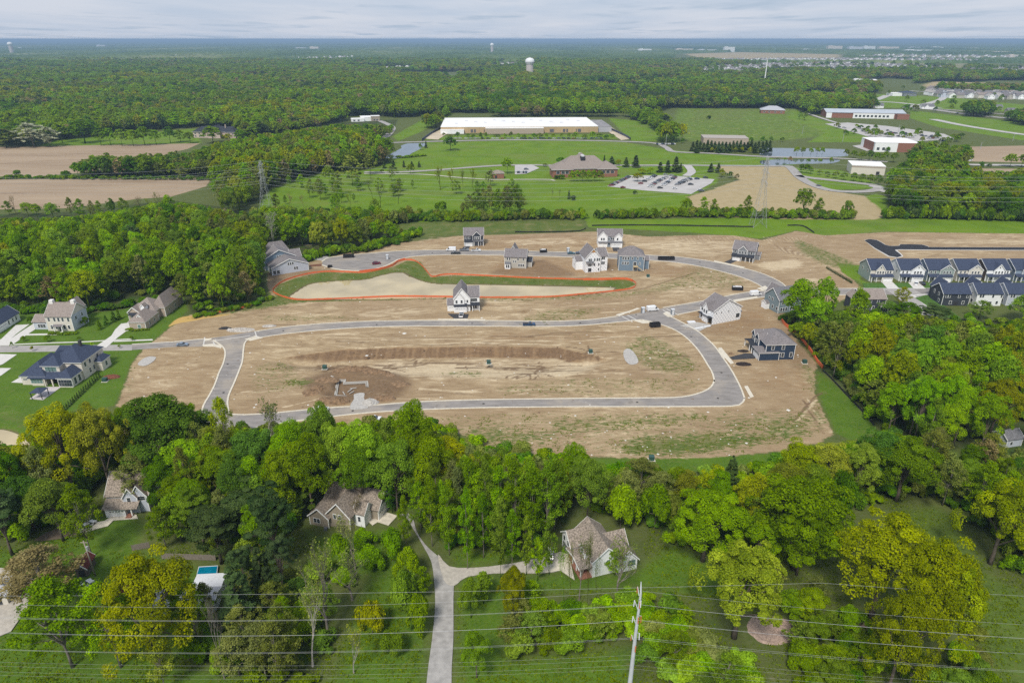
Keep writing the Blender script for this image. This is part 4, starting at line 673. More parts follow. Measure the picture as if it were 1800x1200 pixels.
parse('''32 310 299 13 bush d; 118 313 300 17 bush d; 139 314 285 22 round d; 165 313 288 20 sparse o; 190 315 275 28 broad d; 212 314 277 20 sparse r; 232 314 277 25 broad d; 262 314 270 30 broad m; 292 310 275 18 round m; 17 378 352 16 tall m; 30 379 343 16 bare r; 50 380 355 20 broad v; 66 382 358 18 broad m; 95 385 356 26 broad v; 128 384 346 16 sparse o; 145 384 348 18 tall m; 165 385 351 14 sparse o; 178 386 351 14 tall m; 200 384 348 16 broad d; 221 385 347 22 sparse m; 250 380 344 20 bare r; 268 382 347 14 bare y; 285 382 337 18 bare o; 300 378 342 20 broad v;
150 252 212 44 broad d; 110 251 215 28 broad m; 178 256 228 22 broad m; 195 256 225 22 broad g; 215 257 227 22 broad m; 235 257 228 24 broad m; 255 256 222 26 broad m; 275 255 228 22 broad m; 318 250 228 24 sparse m; 300 252 222 20 broad d; 335 252 232 20 broad m; 60 258 215 60 sparse w:white blossoming tree at the corner of the upper ploughed field; 88 258 222 40 sparse w; 12 260 225 50 sparse o; 375 252 222 38 broad m:round tree hiding the middle of the pale mansion; 400 250 235 20 broad y; 425 250 228 24 broad d;
482 440 370 40 bare w:white-barked bare tree in front of the left pylon; 1610 375 330 50 broad m; 1680 372 322 60 broad y;1600 380 338 44 broad d; 1770 385 345 50 broad d; 1655 365 318 50 oak y;1720 360 325 44 broad o''', 'fields')
parse('''22 612 600 6 column m; 42 600 590 9 round m; 85 601 588 12 round m; 57 617 608 6 column y; 140 599 591 8 round m; 163 610 601 6 column v; 210 612 606 5 column m; 232 599 590 8 round m; 176 579 560 12 spruce d; 188 571 552 13 spruce d; 201 565 545 14 spruce d; 210 561 541 10 spruce d; 152 574 556 14 round d; 56 568 555 12 round d''', 'lawn')
for i in range(17):      # clipped evergreens along the lawn edge
    f = i/16; tpx(114+61*f, 721-58*f, 711-60*f, 5.5, 'spruce', 'c', 'hedge row')
for i in range(22):
    f = i/21; tpx(1453+44*f, 472+26*f, 467+25*f, 3.2, 'spruce', 'c', 'silt row')
for i in range(46):
    x, yb = (rr.uniform(480, 730), rr.uniform(318, 376)) if i < 26 else (rr.uniform(800, 915), rr.uniform(345, 380)); hp = rr.uniform(16, 34); tpx(x, yb, yb-hp, hp*rr.uniform(.4, .75), rr.choice(('sparse', 'tall', 'sparse', 'round')), rr.choice('omgm'), 'park')
OWN = list(TREES)
PT = np.array([(t_['X'], t_['Y'], t_['r']) for t_ in OWN])
def sample_att(k, X, Y):
    i = np.clip(np.searchsorted(XS, X), 0, NXg-1); j = np.clip(np.searchsorted(YS, Y), 0, NYg-1); return ATT[k][j, i]
LIM = {'belt_tall': [(730,860),(770,800),(870,790),(1000,800)], 'yard_mid': [(500,960),(700,960)], 'lane_right': [(800,985),(960,975),(1110,985)], 'meadow_right': [(1300,960),(1500,960)], 'lower_right': [(1300,1010),(1500,1040),(1800,1040)], 'fore_left': [(-200,800),(0,775),(60,790),(130,712),(200,712),(240,700),(360,700),(390,740),(470,745),(560,735),(620,742),(690,725),(760,745),(800,775),(860,790),(1000,795)], 'fore_mid': [(1000,795),(1100,826),(1250,812),(1330,820),(1400,782),(1470,778),(1530,752),(1640,765)],
 'right': [(1370,575),(1400,556),(1440,553),(1480,556),(1540,552),(1580,545),(1630,552),(1700,562),(1760,564),(1800,545),(1900,520)], 'right_low': [(1600,780),(1700,775),(1735,745),(1742,792),(1800,795),(1960,780)], 'left': [(-200,385),(0,382),(120,380),(300,352),(430,368),(500,374),(640,375),(720,392)],
 'mid_left': [(340,262),(420,240),(600,216),(700,218)], 'bushes_pole': [(880,1045),(1120,1030),(1330,1085)]}
def ylim(k, X, Y):
    if k not in LIM: return -1e9
    x, _ = unproj(X, Y); L_ = np.array(LIM[k], float); return float(np.interp(x, L_[:, 0], L_[:, 1]))
def sample_road(X, Y):
    m = np.zeros(len(X), bool)
    for F in list(LANES)+FOOT[:6]: m |= sdist(F, X, Y) > -.5
    return m
FOOT = [PXs(p) for p in ([(182,850),(288,850),(285,968),(196,968)], [(540,860),(690,860),(700,940),(540,950)], [(975,900),(1130,920),(1130,1030),(980,1030)], [(1745,750),(1900,755),(1900,800),(1745,800)], [(130,965),(190,965),(190,1060),(130,1060)], [(230,985),(400,985),(400,1100),(230,1100)],
    [(1380,510),(1400,515),(1392,555),(1340,560)], [(1470,495),(1560,495),(1560,545),(1470,545)], [(1630,500),(1900,500),(1900,562),(1640,562)], [(690,880),(735,900),(800,990),(800,1260),(740,1260),(740,1000)], [(462,440),(560,440),(560,500),(462,500)], [(330,225),(420,225),(420,250),(330,250)], [(610,205),(672,205),(672,222),(610,222)], [(800,970),(1000,965),(1000,1010),(800,1030)], [(120,895),(260,895),(250,945),(120,945)], [(1480,530),(1560,505),(1660,520),(1680,562),(1600,568)])]
def inside(P, X, Y): return sdist(P, X, Y) > 0
def grid_points(P, sp, rng, jit=.38):
    x0, y0 = P.min(0); x1, y1 = P.max(0); gx, gy = np.meshgrid(np.arange(x0, x1, sp), np.arange(y0, y1, sp*.87)); gx[1::2] += sp/2
    X = gx.ravel()+rng.uniform(-jit, jit, gx.size)*sp; Y = gy.ravel()+rng.uniform(-jit, jit, gx.size)*sp; m = inside(P, X, Y); return X[m], Y[m]
def clearing(X, Y, pad=0):
    m = np.ones(len(X), bool)
    for k in ('soil', 'lawn', 'field', 'tan'): m &= sample_att(k, X, Y) < .4
    for F in FOOT: m &= sdist(F, X, Y) < pad
    return m
MIX = {  # shape, tone, weight, height, radius
 'fore_left': [('broad','g',2,21,5),('broad','m',2.2,21,5),('tall','g',4,21,3.2),('tall','m',4,21,3.2),('tall','o',3,20,3.2),('broad','d',2.4,20,5.2),('sparse','o',3,19,4.2),('sparse','r',.8,18,3.8),('pine','c',.7,22,4.5),('oak','y',.5,20,6.5)],
 'fore_mid': [('broad','g',2,16,5),('sparse','o',3,15,4),('sparse','m',3,15,4),('broad','m',2,17,5),('bush','g',3,5,3.4),('bush','m',3,5,3.4),('broad','y',1,17,5),('broad','d',1,15,4.5)],
 'fore_bottom': [('bush','g',3,5,3.5),('sparse','m',2,14,4),('bush','d',3,5,3.5),('pine','c',1.6,16,4),('spruce','c',1,16,4),('sparse','o',2,14,4)],
 'lane_right': [('sparse','m',2,9,2.6),('sparse','g',2,8,2.6),('bush','m',2,3,2.2),('bare','o',1.5,12,2.6),('tall','g',1,9,2)], 'meadow_right': [('bush','m',3,4,3),('bush','d',3,3.4,2.8),('bush','g',2,4,3),('sparse','o',1,8,3)], 'yard_left': [('sparse','m',3,14,4.5),('sparse','o',2,14,4.5),('bush','g',3,4,3),('pine','c',1,17,4),('sparse','g',2,13,4),('sparse','r',1,10,4)], 'yard_mid': [('bush','g',3,5,3.2),('sparse','m',3,12,3.4),('bush','m',3,4,3),('bare','o',2,13,4),('bush','o',2,4,3)], 'belt_tall': [('tall','g',4,20,2.7),('tall','m',4,20,2.7),('tall','v',2,20,2.7),('tall','o',2,19,2.6),('bare','o',.8,19,3)], 'lower_right': [('bush','m',3,4,3),('bush','d',2,3.4,2.6),('bush','g',2,4,3),('sparse','m',1,9,3.4),('bush','o',2,3,2.6)],
 'bushes_drive': [('bush','g',3,5,3),('bush','m',3,4.5,3),('round','g',1,7,3),('bush','d',1,4,3)],
 'bushes_pole': [('bush','g',2,5,3.2),('bush','m',4,5,3.2),('bush','v',.4,6,3),('sparse','m',1.2,9,3),('bush','o',2.2,4,3),('bush','d',1.5,4,3),('sparse','o',1,9,3)],
 'bushes_right': [('bush','m',4,5,3.2),('bush','v',1,5,3.2),('bush','d',2,4,3),('sparse','m',1,9,3.2),('round','m',1,8,3.5)],
 'right': [('broad','g',4,20,5.2),('sparse','m',2,18,4.4),('broad','m',3,19,5.5),('broad','v',2,20,5.5),('oak','y',1.5,20,6.5),('sparse','o',2,17,4.6),('broad','d',1.5,18,5),('tall','g',2,20,3.6),('tall','m',1,19,3.6)],
 'right_low': [('sparse','o',4,15,4.4),('broad','d',2,15,5),('sparse','m',3,15,4.5),('bush','d',2,5,3.5),('sparse','r',1,13,4),('broad','m',1.5,16,5)],
 'left': [('tall','m',2,20,3.6),('tall','g',2,20,3.6),('broad','g',4,21,5.4),('broad','m',4,20,5.6),('broad','v',1.4,20,5.4),('broad','d',2.4,20,5.6),('sparse','o',2.5,19,5),('oak','y',1,20,6.4),('sparse','m',2,19,5),('sparse','r',.5,17,4.4),('pine','c',.5,20,4.5)],
 'mid_left': [('broad','g',3,19,6),('broad','m',4,19,6),('oak','m',2,20,7),('oak','y',1.4,20,7),('sparse','o',3.4,18,6),('broad','d',2,18,6),('sparse','r',1,17,5)],
 'hedge_field': [('broad','m',3,14,5),('sparse','o',3,14,5),('broad','d',3,14,5)],
 'right_mid': [('broad','m',4,18,6),('broad','d',4,18,6),('oak','y',1.6,19,7),('sparse','o',2,17,5),('broad','g',1,18,6)],
 'right_mid_up': [('broad','m',4,16,6),('broad','d',3,16,6),('sparse','o',2,15,5)],
 'far': [('broad','g',2.4,18,6.5),('broad','m',3.6,18,6.5),('oak','m',2.4,19,7.5),('oak','y',1.3,19,7.5),('broad','o',3.0,17,6.5),('broad','d',3.6,17,6.5),('broad','r',.9,16,6),('pine','c',1.6,18,5.5)]}
SPC = {'fore_left': 5.9, 'fore_mid': 6.2, 'fore_bottom': 5.2, 'yard_left': 7.5, 'yard_mid': 6.5, 'lane_right': 6.5, 'meadow_right': 6, 'belt_tall': 4.6, 'lower_right': 6, 'bushes_drive': 3.2, 'bushes_pole': 3.9, 'bushes_right': 3.9, 'right': 7.6, 'right_low': 6.2, 'left': 8.0, 'mid_left': 9.5, 'hedge_field': 7, 'right_mid': 9, 'right_mid_up': 9.5}
def pick(mixname, X, Y, rng):
    M = MIX[mixname]; wts = np.array([m_[2] for m_ in M], float); nz_ = np.array([mnoise.noise(Vector((X*.012+i*7.3, Y*.012, i*3.1))) for i in range(len(M))]); wts = wts*np.exp(2.6*nz_); wts /= wts.sum(); return M[rng.choice(len(M), p=wts)]
REG_NAME0 = {'fore_left': 'edge', 'fore_mid': 'belt', 'fore_bottom': 'yard'}
for k, poly_ in W.items():
    P = PXs(poly_); X, Y = grid_points(P, SPC[k], RNG); m = clearing(X, Y, -1.0)
    for a, b in zip(X[m], Y[m]):
        dd = np.hypot(PT[:, 0]-a, PT[:, 1]-b)
        if (dd < PT[:, 2]*.75).any(): continue
        if k in ('fore_bottom',) and RNG.uniform() < .2: continue
        s, tn, _, h, r = pick(k, a, b, RNG); q_ = RNG.uniform(.78, 1.2); h *= q_; hm_ = height_at(b+r*.35, ylim(k, a, b)+RNG.uniform(0, 12))
        if h > hm_:
            if hm_ < 5.5:
                if hm_ > 1.5 and s != 'bush': STUFF.append((a, b, min(hm_, 4.5), min(hm_, 3.), 'bush', 'dmmg'[int(RNG.integers(0, 4))], 'undergrowth'))
                continue
            r *= max(.6, hm_/h); h = hm_
        tree(a, b, h, r*RNG.uniform(.85, 1.18), s, tn, k)
print('trees', len(TREES), 'placed', len(OWN))
# hedges and thickets that separate the fields
def line_bushes(pts, n, h, r, tones, bundle, w_=3, shape='bush'):
    P = resample(PXs(pts), n)
    for p in P: STUFF.append((p[0]+rr.uniform(-w_, w_), p[1]+rr.uniform(-w_, w_), h*rr.uniform(.6, 1.4), r*rr.uniform(.7, 1.3), shape, rr.choice(tones), bundle))
line_bushes([(715,386),(800,388),(870,386),(960,384),(1025,384)], 110, 5.5, 3.2, 'ddmmo', 'hedgerow'); line_bushes([(1052,383),(1130,382),(1200,380),(1300,381),(1420,383),(1490,384),(1500,384)], 170, 5, 3.2, 'dmmgo', 'hedgerow')
line_bushes([(-40,316),(60,314.5),(140,315),(370,316.5)], 90, 3, 2.2, 'dm', 'hedgerow', 2); line_bushes([(1550,384),(1640,384),(1760,388),(1900,392)], 90, 7, 3, 'cdm', 'hedgerow', 2)
line_bushes([(700,278),(722,277),(744,274)], 24, 2, 2.5, 'gm', 'hedgerow', 1); line_bushes([(455,388),(560,392),(700,392),(716,388)], 110, 8, 4, 'mmod', 'hedgerow', 6)
line_bushes([(340,558),(400,547),(440,538),(470,526)], 26, 1.8, 1.8, 'dm', 'hedgerow', 2); line_bushes([(86,588),(108,588),(128,588),(136,586)], 20, .9, .8, 'm', 'hedgerow', .4); line_bushes([(222,580),(240,581),(260,580)], 16, .9, .8, 'm', 'hedgerow', .4)
line_bushes([(1408,560),(1430,595),(1474,650),(1514,694),(1558,745)], 60, 3.4, 2.4, 'mdo', 'undergrowth', 2); line_bushes([(0,545),(140,552),(210,540),(300,528)], 40, 3, 2.5, 'd', 'undergrowth', 2); line_bushes([(500,470),(560,449),(640,442),(720,420),(735,412)], 90, 4, 2.6, 'mdg', 'undergrowth', 3)
line_bushes([(230,800),(300,792),(380,786),(420,775),(500,778),(620,767),(760,765),(830,800),(1000,826)], 150, 3.5, 2.6, 'mgdo', 'undergrowth', 4)
for k, n in (('fore_left', 5.0), ('fore_mid', 4.6), ('right', 7), ('left', 9), ('right_low', 4.6), ('fore_bottom', 5)):
    P = PXs(W[k]); X, Y = grid_points(P, n, RNG); m = clearing(X, Y, -2) & (depth(X, Y) < 420)
    for a, b in zip(X[m], Y[m]): STUFF.append((a, b, rr.uniform(2, 5), rr.uniform(1.8, 3.2), 'bush', rr.choice('dddmmmgo'), 'undergrowth'))
# forests: outlines by ground row
FOREST = [[(-900,262),(60,257),(95,248),(200,238),(340,224),(345,250),(430,246),(500,240),(600,214),(665,205),(700,208),(780,203),(790,199),(930,200),(1090,200),(1160,196),(1180,190.5),(1420,191.5),(1450,184),(1470,176),(1540,164),(1550,158),(1500,143),(1560,138),(1640,142),(2600,142),(2600,128),(1700,120),(1640,116),(1300,112),(1240,106),(900,107),(-900,107)],
          [(1640,163),(1655,160),(2300,163),(2300,172),(1800,168),(1700,166)], [(1690,200),(1720,193),(1745,199),(1735,207),(1700,206)], [(1765,212),(1800,205),(2000,210),(2000,232),(1790,222)], [(1420,203),(1450,190),(1500,178),(1530,182),(1540,195),(1500,198),(1450,202)], [(1400,192),(1460,180),(1490,178),(1450,202),(1410,198)],
          [(1160,236),(1175,215),(1120,205),(1090,203),(1140,222)], [(1150,246),(1185,240),(1200,250),(1165,252)], [(1620,142),(1740,142),(1700,146),(1600,147)], [(1560,135),(1900,132),(2200,142),(1640,141)], [(760,230),(790,210),(770,214),(745,228)], [(860,206),(1000,206),(1080,207),(1080,203),(870,202)]]
PIT_F = [PXs(p) for p in ([(1612,153.5),(1640,143.5),(1755,145.5),(1745,154)], [(1180,107),(1190,95),(1300,91),(1490,95),(1480,104),(1300,106)], [(1400,170),(1420,164),(1470,164),(1475,173),(1420,178)], [(1480,147),(1550,143),(1560,150),(1490,152)])]
NB = [PXs(p) for p in ([(1225,136),(1240,118),(1330,112),(1480,110),(1600,114),(1700,120),(1690,126),(1500,127),(1380,126),(1300,133)], [(1650,128),(1760,120),(2300,122),(2300,134),(1800,134)], [(630,128),(700,118),(730,118),(720,125),(660,127)], [(835,118),(900,108),(920,110),(900,122),(850,124)], [(290,106),(350,100),(360,105),(330,110)], [(470,112),(600,98),(620,102),(560,108)], [(1200,110),(1090,100),(1180,96),(1240,104)])]
def nz2(X, Y, s, o=0): return np.array([mnoise.noise(Vector((a*s+o, b*s, o))) for a, b in zip(X, Y)])
def forest(P, sp, ymin, ymax, thin=None):
    X, Y = grid_points(P, sp, RNG); m = (Y >= ymin) & (Y < ymax) & (np.abs(X) < .80*Y+90); X, Y = X[m], Y[m]
    if not len(X): return
    m = clearing(X, Y, 0)
    for F in PIT_F: m &= ~inside(F, X, Y)
    if ymin >= 1400: m &= ~((nz2(X, Y, .0021, 50)+.35*nz2(X, Y, .009, 20) > .40) & (Y > 1750))
    for F in NB: m &= ~(inside(F, X, Y) & (RNG.uniform(size=len(X)) < .96))
    X, Y = X[m], Y[m]; M = MIX['far']; nn = np.stack([nz2(X, Y, .0042, i*5.7)+.5*nz2(X, Y, .014, i*3.3) for i in range(len(M))], 1)
    wt = np.array([q[2] for q in M])*np.exp(4.4*nn); wt /= wt.sum(1)[:, None]; c_ = (wt.cumsum(1) > RNG.uniform(size=len(X))[:, None]).argmax(1)
    hv = 1+.45*nz2(X, Y, .008, 31)
    for a, b, i, hq in zip(X, Y, c_, hv): s, tn, _, h, r = M[i]; sc = sp/9.0; STUFF.append((a, b, h*hq*RNG.uniform(.7, 1.25), r*RNG.uniform(.85, 1.2)*min(sc, 1.6), s, tn, 'forest'))
for Fp in FOREST:
    P = PXs(Fp); forest(P, 9.5, 600, 1400); forest(P, 12, 1400, 2300); forest(P, 17, 2300, 4200)
# pines in the dark belt behind the field
for X, Y in zip(*grid_points(PXs([(1070,188),(1100,176),(1260,180),(1400,166),(1420,184),(1400,191),(1180,190)]), 13, RNG)): STUFF.append((X, Y, 19, 5.5, 'pine', 'c', 'forest'))
for X, Y in zip(*grid_points(PXs([(1020,176),(1060,160),(1200,158),(1300,164),(1260,170),(1100,176)]), 14, RNG)): STUFF.append((X, Y, 19, 5.5, 'pine', 'c', 'forest'))
# scattered trees in the estates and along distant roads
for X, Y in zip(*grid_points(PXs([(1480,152),(1640,160),(2200,168),(2200,240),(1800,212),(1640,196),(1560,190),(1500,176)]), 60, RNG)):
    if RNG.uniform() < .35: STUFF.append((X, Y, 12, 5, 'broad', 'm', 'forest'))
# ---- sort by size in the picture: the largest become things of their own
def apparent(t_):
    d = depth(t_['X'], t_['Y']); x, y_ = unproj(t_['X'], t_['Y'], t_['h']*.5); vis = -60 < x < 1860 and 60 < y_ < 1240
    return (t_['r']*t_['h']/d**2) * (1 if vis else .001)
for t_ in TREES: t_['a'] = apparent(t_)
own = [t_ for t_ in TREES[:len(OWN)]]; fill = sorted(TREES[len(OWN):], key=lambda q: -q['a'])
ntree, nbush = 0, 0
INDIV = []; rest = []
fillid = {id(q) for q in fill}
for t_ in [q for q in own if q['own']] + sorted([q for q in own if not q['own']] + fill, key=lambda q: -q['a']):
    if t_['a'] < 1e-9 and t_['own'] is None: continue
    b = t_['s'] == 'bush'
    if (nbush if b else ntree) < (190 if b else 298) and not (id(t_) in fillid and depth(t_['X'], t_['Y']) > 400): INDIV.append(t_); nbush += b; ntree += (not b)
    else: rest.append(t_)
print('individual', ntree, nbush, 'rest', len(rest), 'stuff', len(STUFF))
PLACE = {'edge': 'at the edge of the site below the southern street', 'belt': 'in the belt between the site and the lower meadow', 'yard': 'among the yards at the bottom left', 'near the houses': 'beside the gabled houses in the trees', 'wood edge': 'where the wood meets the new houses', 'park': 'on the park lawn around the hipped office', 'campus': 'beside the ponds and flat-roofed halls', 'car park': 'in the far car park', 'warehouse front': 'on the bank before the long warehouse', 'fields': 'beside the ploughed fields', 'lawn': 'on the lawn of the finished homes', 'hedge row': 'in the clipped row beside the dark-roofed villa', 'silt row': 'in the planted row left of the row houses',
  'fore_left': 'in the wood below the building site', 'fore_mid': 'in the thicket above the white gabled house', 'fore_bottom': 'in the thicket left of the gravel lane', 'lane_right': 'on the lawn right of the gravel lane', 'meadow_right': 'between the steel pole and the golden oaks', 'yard_left': 'on the shaded lawn at the lower left', 'yard_mid': 'on the lawn left of the gravel lane', 'belt_tall': 'between the gravel lane bend and the white gabled house', 'lower_right': 'on the rough meadow at the lower right', 'bushes_drive': 'along the gravel lane', 'bushes_pole': 'under the wires near the steel pole', 'bushes_right': 'under the golden oaks', 'right': 'in the wood right of the building site', 'right_low': 'in the dark thicket at the right edge', 'left': 'in the wood left of the building site', 'mid_left': 'in the wood behind the left pylon', 'hedge_field': 'between the two ploughed fields', 'right_mid': 'in the copse right of the stubble field', 'right_mid_up': 'in the copse behind the small white hall'}
SHN = {'broad': ('broadleaf_tree', 'leafy tree'), 'oak': ('broadleaf_tree', 'broad spreading tree'), 'round': ('broadleaf_tree', 'small round tree'), 'tall': ('broadleaf_tree', 'slim tall tree'), 'sparse': ('broadleaf_tree', 'loose open-crowned tree'), 'bush': ('shrub', 'leafy bush'), 'column': ('broadleaf_tree', 'young staked tree'), 'pine': ('pine_tree', 'shaggy pine'), 'spruce': ('spruce_tree', 'pointed conifer'), 'bare': ('bare_tree', 'nearly leafless tree'), 'snag': ('dead_tree', 'dead tree')}
for t_ in INDIV:
    d = depth(t_['X'], t_['Y']); lod = 0 if d < 235 else (1 if d < 520 else 2); sh = t_['s']; tone = t_['t']
    if sh == 'oak' and lod == 0 and t_['r'] > 9: pass
    tm, cm, R, h = make(sh, tone, int(RNG.integers(0, NSEED[lod])), lod); nm, ds = SHN[sh]
    o = empty(nm, (t_['X'], t_['Y'], 0), RNG.uniform(0, 6.28)); o.scale = (t_['r']/R, t_['r']/R, t_['h']/h)
    a = bpy.data.objects.new('trunk', tm); COL.objects.link(a); a.parent = o
    b = bpy.data.objects.new('crown', cm); COL.objects.link(b); b.parent = o
    lab = t_['own'] or f"{DESC[tone]} {ds} {PLACE[t_['reg']]}"
    if tone == 'o' and sh in ('sparse',) and not t_['own']: lab = lab.replace('thin olive-green loose', 'olive-green loose')
    tag(o, lab, 'bush' if sh == 'bush' else 'tree'); 
    if not t_['own']: o['group'] = f"{DESC[tone]} {ds}s {PLACE[t_['reg']]}"
for t_ in rest: STUFF.append((t_['X'], t_['Y'], t_['h'], t_['r'], t_['s'], t_['t'], 'woodland' if t_['s'] != 'bush' else 'undergrowth'))
# ---- the rest: one object per kind of growth, instances on points
def merged(key, lod):
    tm, cm, R, h = make(*key, lod); bm = None
    import bmesh
    bm = bmesh.new(); bm.from_mesh(cm); n0 = len(bm.faces); bm.from_mesh(tm); bm.faces.ensure_lookup_table()
    for f in bm.faces[n0:]: f.material_index = 1
    me = bpy.data.meshes.new('tree_pattern'); bm.to_mesh(me); bm.free(); me.materials.clear(); me.materials.append(cm.materials[0]); me.materials.append(tm.materials[0]); return me, R, h
def instancer(name, rows, lod):
    keys = sorted({(r[4], r[5], s) for r in rows for s in range(NSEED[lod])}); ids = {k: i for i, k in enumerate(keys)}
    pc = bpy.data.collections.new('patterns_'+name); dims = []
    for i, k in enumerate(keys):
        me, R, h = merged(k, lod); o = bpy.data.objects.new('pattern_%03d' % i, me); pc.objects.link(o); dims.append((R, h))
    n = len(rows); me = bpy.data.meshes.new(name); me.vertices.add(n); me.vertices.foreach_set('co', np.array([(r[0], r[1], 0) for r in rows], np.float32).ravel())
    kid = np.array([ids[(r[4], r[5], int(RNG.integers(0, NSEED[lod])))] for r in rows], np.int32)
    scl = np.array([(r[3]/dims[k][0], r[3]/dims[k][0], r[2]/dims[k][1]) for r, k in zip(rows, kid)], np.float32); rot = np.zeros((n, 3), np.float32); rot[:, 2] = RNG.uniform(0, 6.283, n)
    a = me.attributes.new('pid', 'INT', 'POINT'); a.data.foreach_set('value', kid); a = me.attributes.new('psc', 'FLOAT_VECTOR', 'POINT'); a.data.foreach_set('vector', scl.ravel()); a = me.attributes.new('prot', 'FLOAT_VECTOR', 'POINT'); a.data.foreach_set('vector', rot.ravel())
    ob = bpy.data.objects.new(name, me); COL.objects.link(ob); ob['kind'] = 'stuff'
    g = bpy.data.node_groups.new('scatter_'+name, 'GeometryNodeTree'); g.interface.new_socket('Geometry', in_out='INPUT', socket_type='NodeSocketGeometry'); g.interface.new_socket('Geometry', in_out='OUTPUT', socket_type='NodeSocketGeometry')
    gi, go = g.nodes.new('NodeGroupInput'), g.nodes.new('NodeGroupOutput'); ip = g.nodes.new('GeometryNodeInstanceOnPoints'); ci = g.nodes.new('GeometryNodeCollectionInfo')
    ci.inputs['Collection'].default_value = pc; ci.inputs['Separate Children'].default_value = True; ci.inputs['Reset Children'].default_value = True
    def na(nm_, ty): q = g.nodes.new('GeometryNodeInputNamedAttribute'); q.data_type = ty; q.inputs['Name'].default_value = nm_; return q.outputs['Attribute']
    e2 = g.nodes.new('FunctionNodeEulerToRotation'); L = g.links.new
    L(gi.outputs[0], ip.inputs['Points']); L(ci.outputs[0], ip.inputs['Instance']); ip.inputs['Pick Instance'].default_value = True; L(na('pid', 'INT'), ip.inputs['Instance Index'])
    L(na('prot', 'FLOAT_VECTOR'), e2.inputs[0]); L(e2.outputs[0], ip.inputs['Rotation']); L(na('psc', 'FLOAT_VECTOR'), ip.inputs['Scale']); L(ip.outputs[0], go.inputs[0])
    md = ob.modifiers.new('scatter', 'NODES'); md.node_group = g; return ob
from collections import defaultdict
bund = defaultdict(list)
for r in STUFF:
    d = depth(r[0], r[1]); x, y_ = unproj(r[0], r[1])
    if d < 1200 and not (-250 < x < 2050): continue
    if r[1] < 70: continue
    bund[(r[6], 1 if d < 560 else 2)].append(r)
for (nm, lod), rows in sorted(bund.items()): instancer(nm, rows, lod); print(nm, lod, len(rows))
# far canopy: a bumpy sheet of tree tops out to the horizon
g_ = np.random.default_rng(5); yy = [3900.]
while yy[-1] < 46000: yy.append(yy[-1]*1.006+2)
yy = np.array(yy); nx = 620; U = np.linspace(-.95, .95, nx)
CX = yy[:, None]*U[None, :]*(1+g_.uniform(-.0008, .0008, (len(yy), nx))); CY = np.repeat(yy[:, None], nx, 1)
hgt = 13+g_.normal(size=CX.shape)*3.6; base = np.array([[mnoise.fractal(Vector((CX[j, i]*.0006, CY[j, i]*.0005, 1)), 1, 2, 4) for i in range(0, nx, 5)] for j in range(len(yy))]); base = np.repeat(base, 5, 1)[:, :nx]
hgt += 9*base; open_ = base < -.42
op = np.zeros(CX.shape, bool)
for F in [PIT_F[1]] + [PXs(q) for q in ([(1190,111),(1240,104.5),(1500,103.5),(1700,105),(1760,111)], [(1480,100),(1560,96),(1760,98),(1800,103),(1640,104)], [(1560,92),(1600,90),(1700,90.5),(1690,93)], [(500,103),(620,100),(625,104),(560,107)])]: op |= inside(F, CX, CY)
hgt = np.where(op, -1.5, hgt); hgt[0] = -1.5
idx = np.arange(len(yy)*nx).reshape(len(yy), nx); qf = np.stack([idx[:-1, :-1], idx[:-1, 1:], idx[1:, 1:], idx[1:, :-1]], -1).reshape(-1, 4)
cme = fast_mesh('distant_forest', np.stack([CX.ravel(), CY.ravel(), hgt.ravel()], 1), qf, 4); co_ = bpy.data.objects.new('distant_forest', cme); COL.objects.link(co_); co_['kind'] = 'stuff'
cmat = bpy.data.materials.new('canopy'); cmat.use_nodes = True; t = cmat.node_tree; bs = t.nodes['Principled BSDF']; bs.inputs['Roughness'].default_value = 1; bs.inputs['Specular IOR Level'].default_value = 0
gtc = N(t, 'ShaderNodeTexCoord')
cc = ramp(gnoise(.0011, 6, (1, .35, 1), .6), [(.30, (.03,.06,.02)), (.46, (.08,.13,.03)), (.57, (.12,.17,.045)), (.70, (.24,.25,.12))])
cc = mixc(ramp(gnoise(.009, 4, (1, .3, 1), .7), [(.62, (0,0,0)), (.70, (.6,.6,.6))]), cc, (.25,.24,.18)); cc = mixc(ramp(gnoise(.03, 3, (1, .2, 1), .7), [(.35, (.7,.7,.7)), (.55, (0,0,0))]), cc, (.03,.06,.02))
t.links.new(cc, bs.inputs['Base Color']); cme.materials.append(cmat)
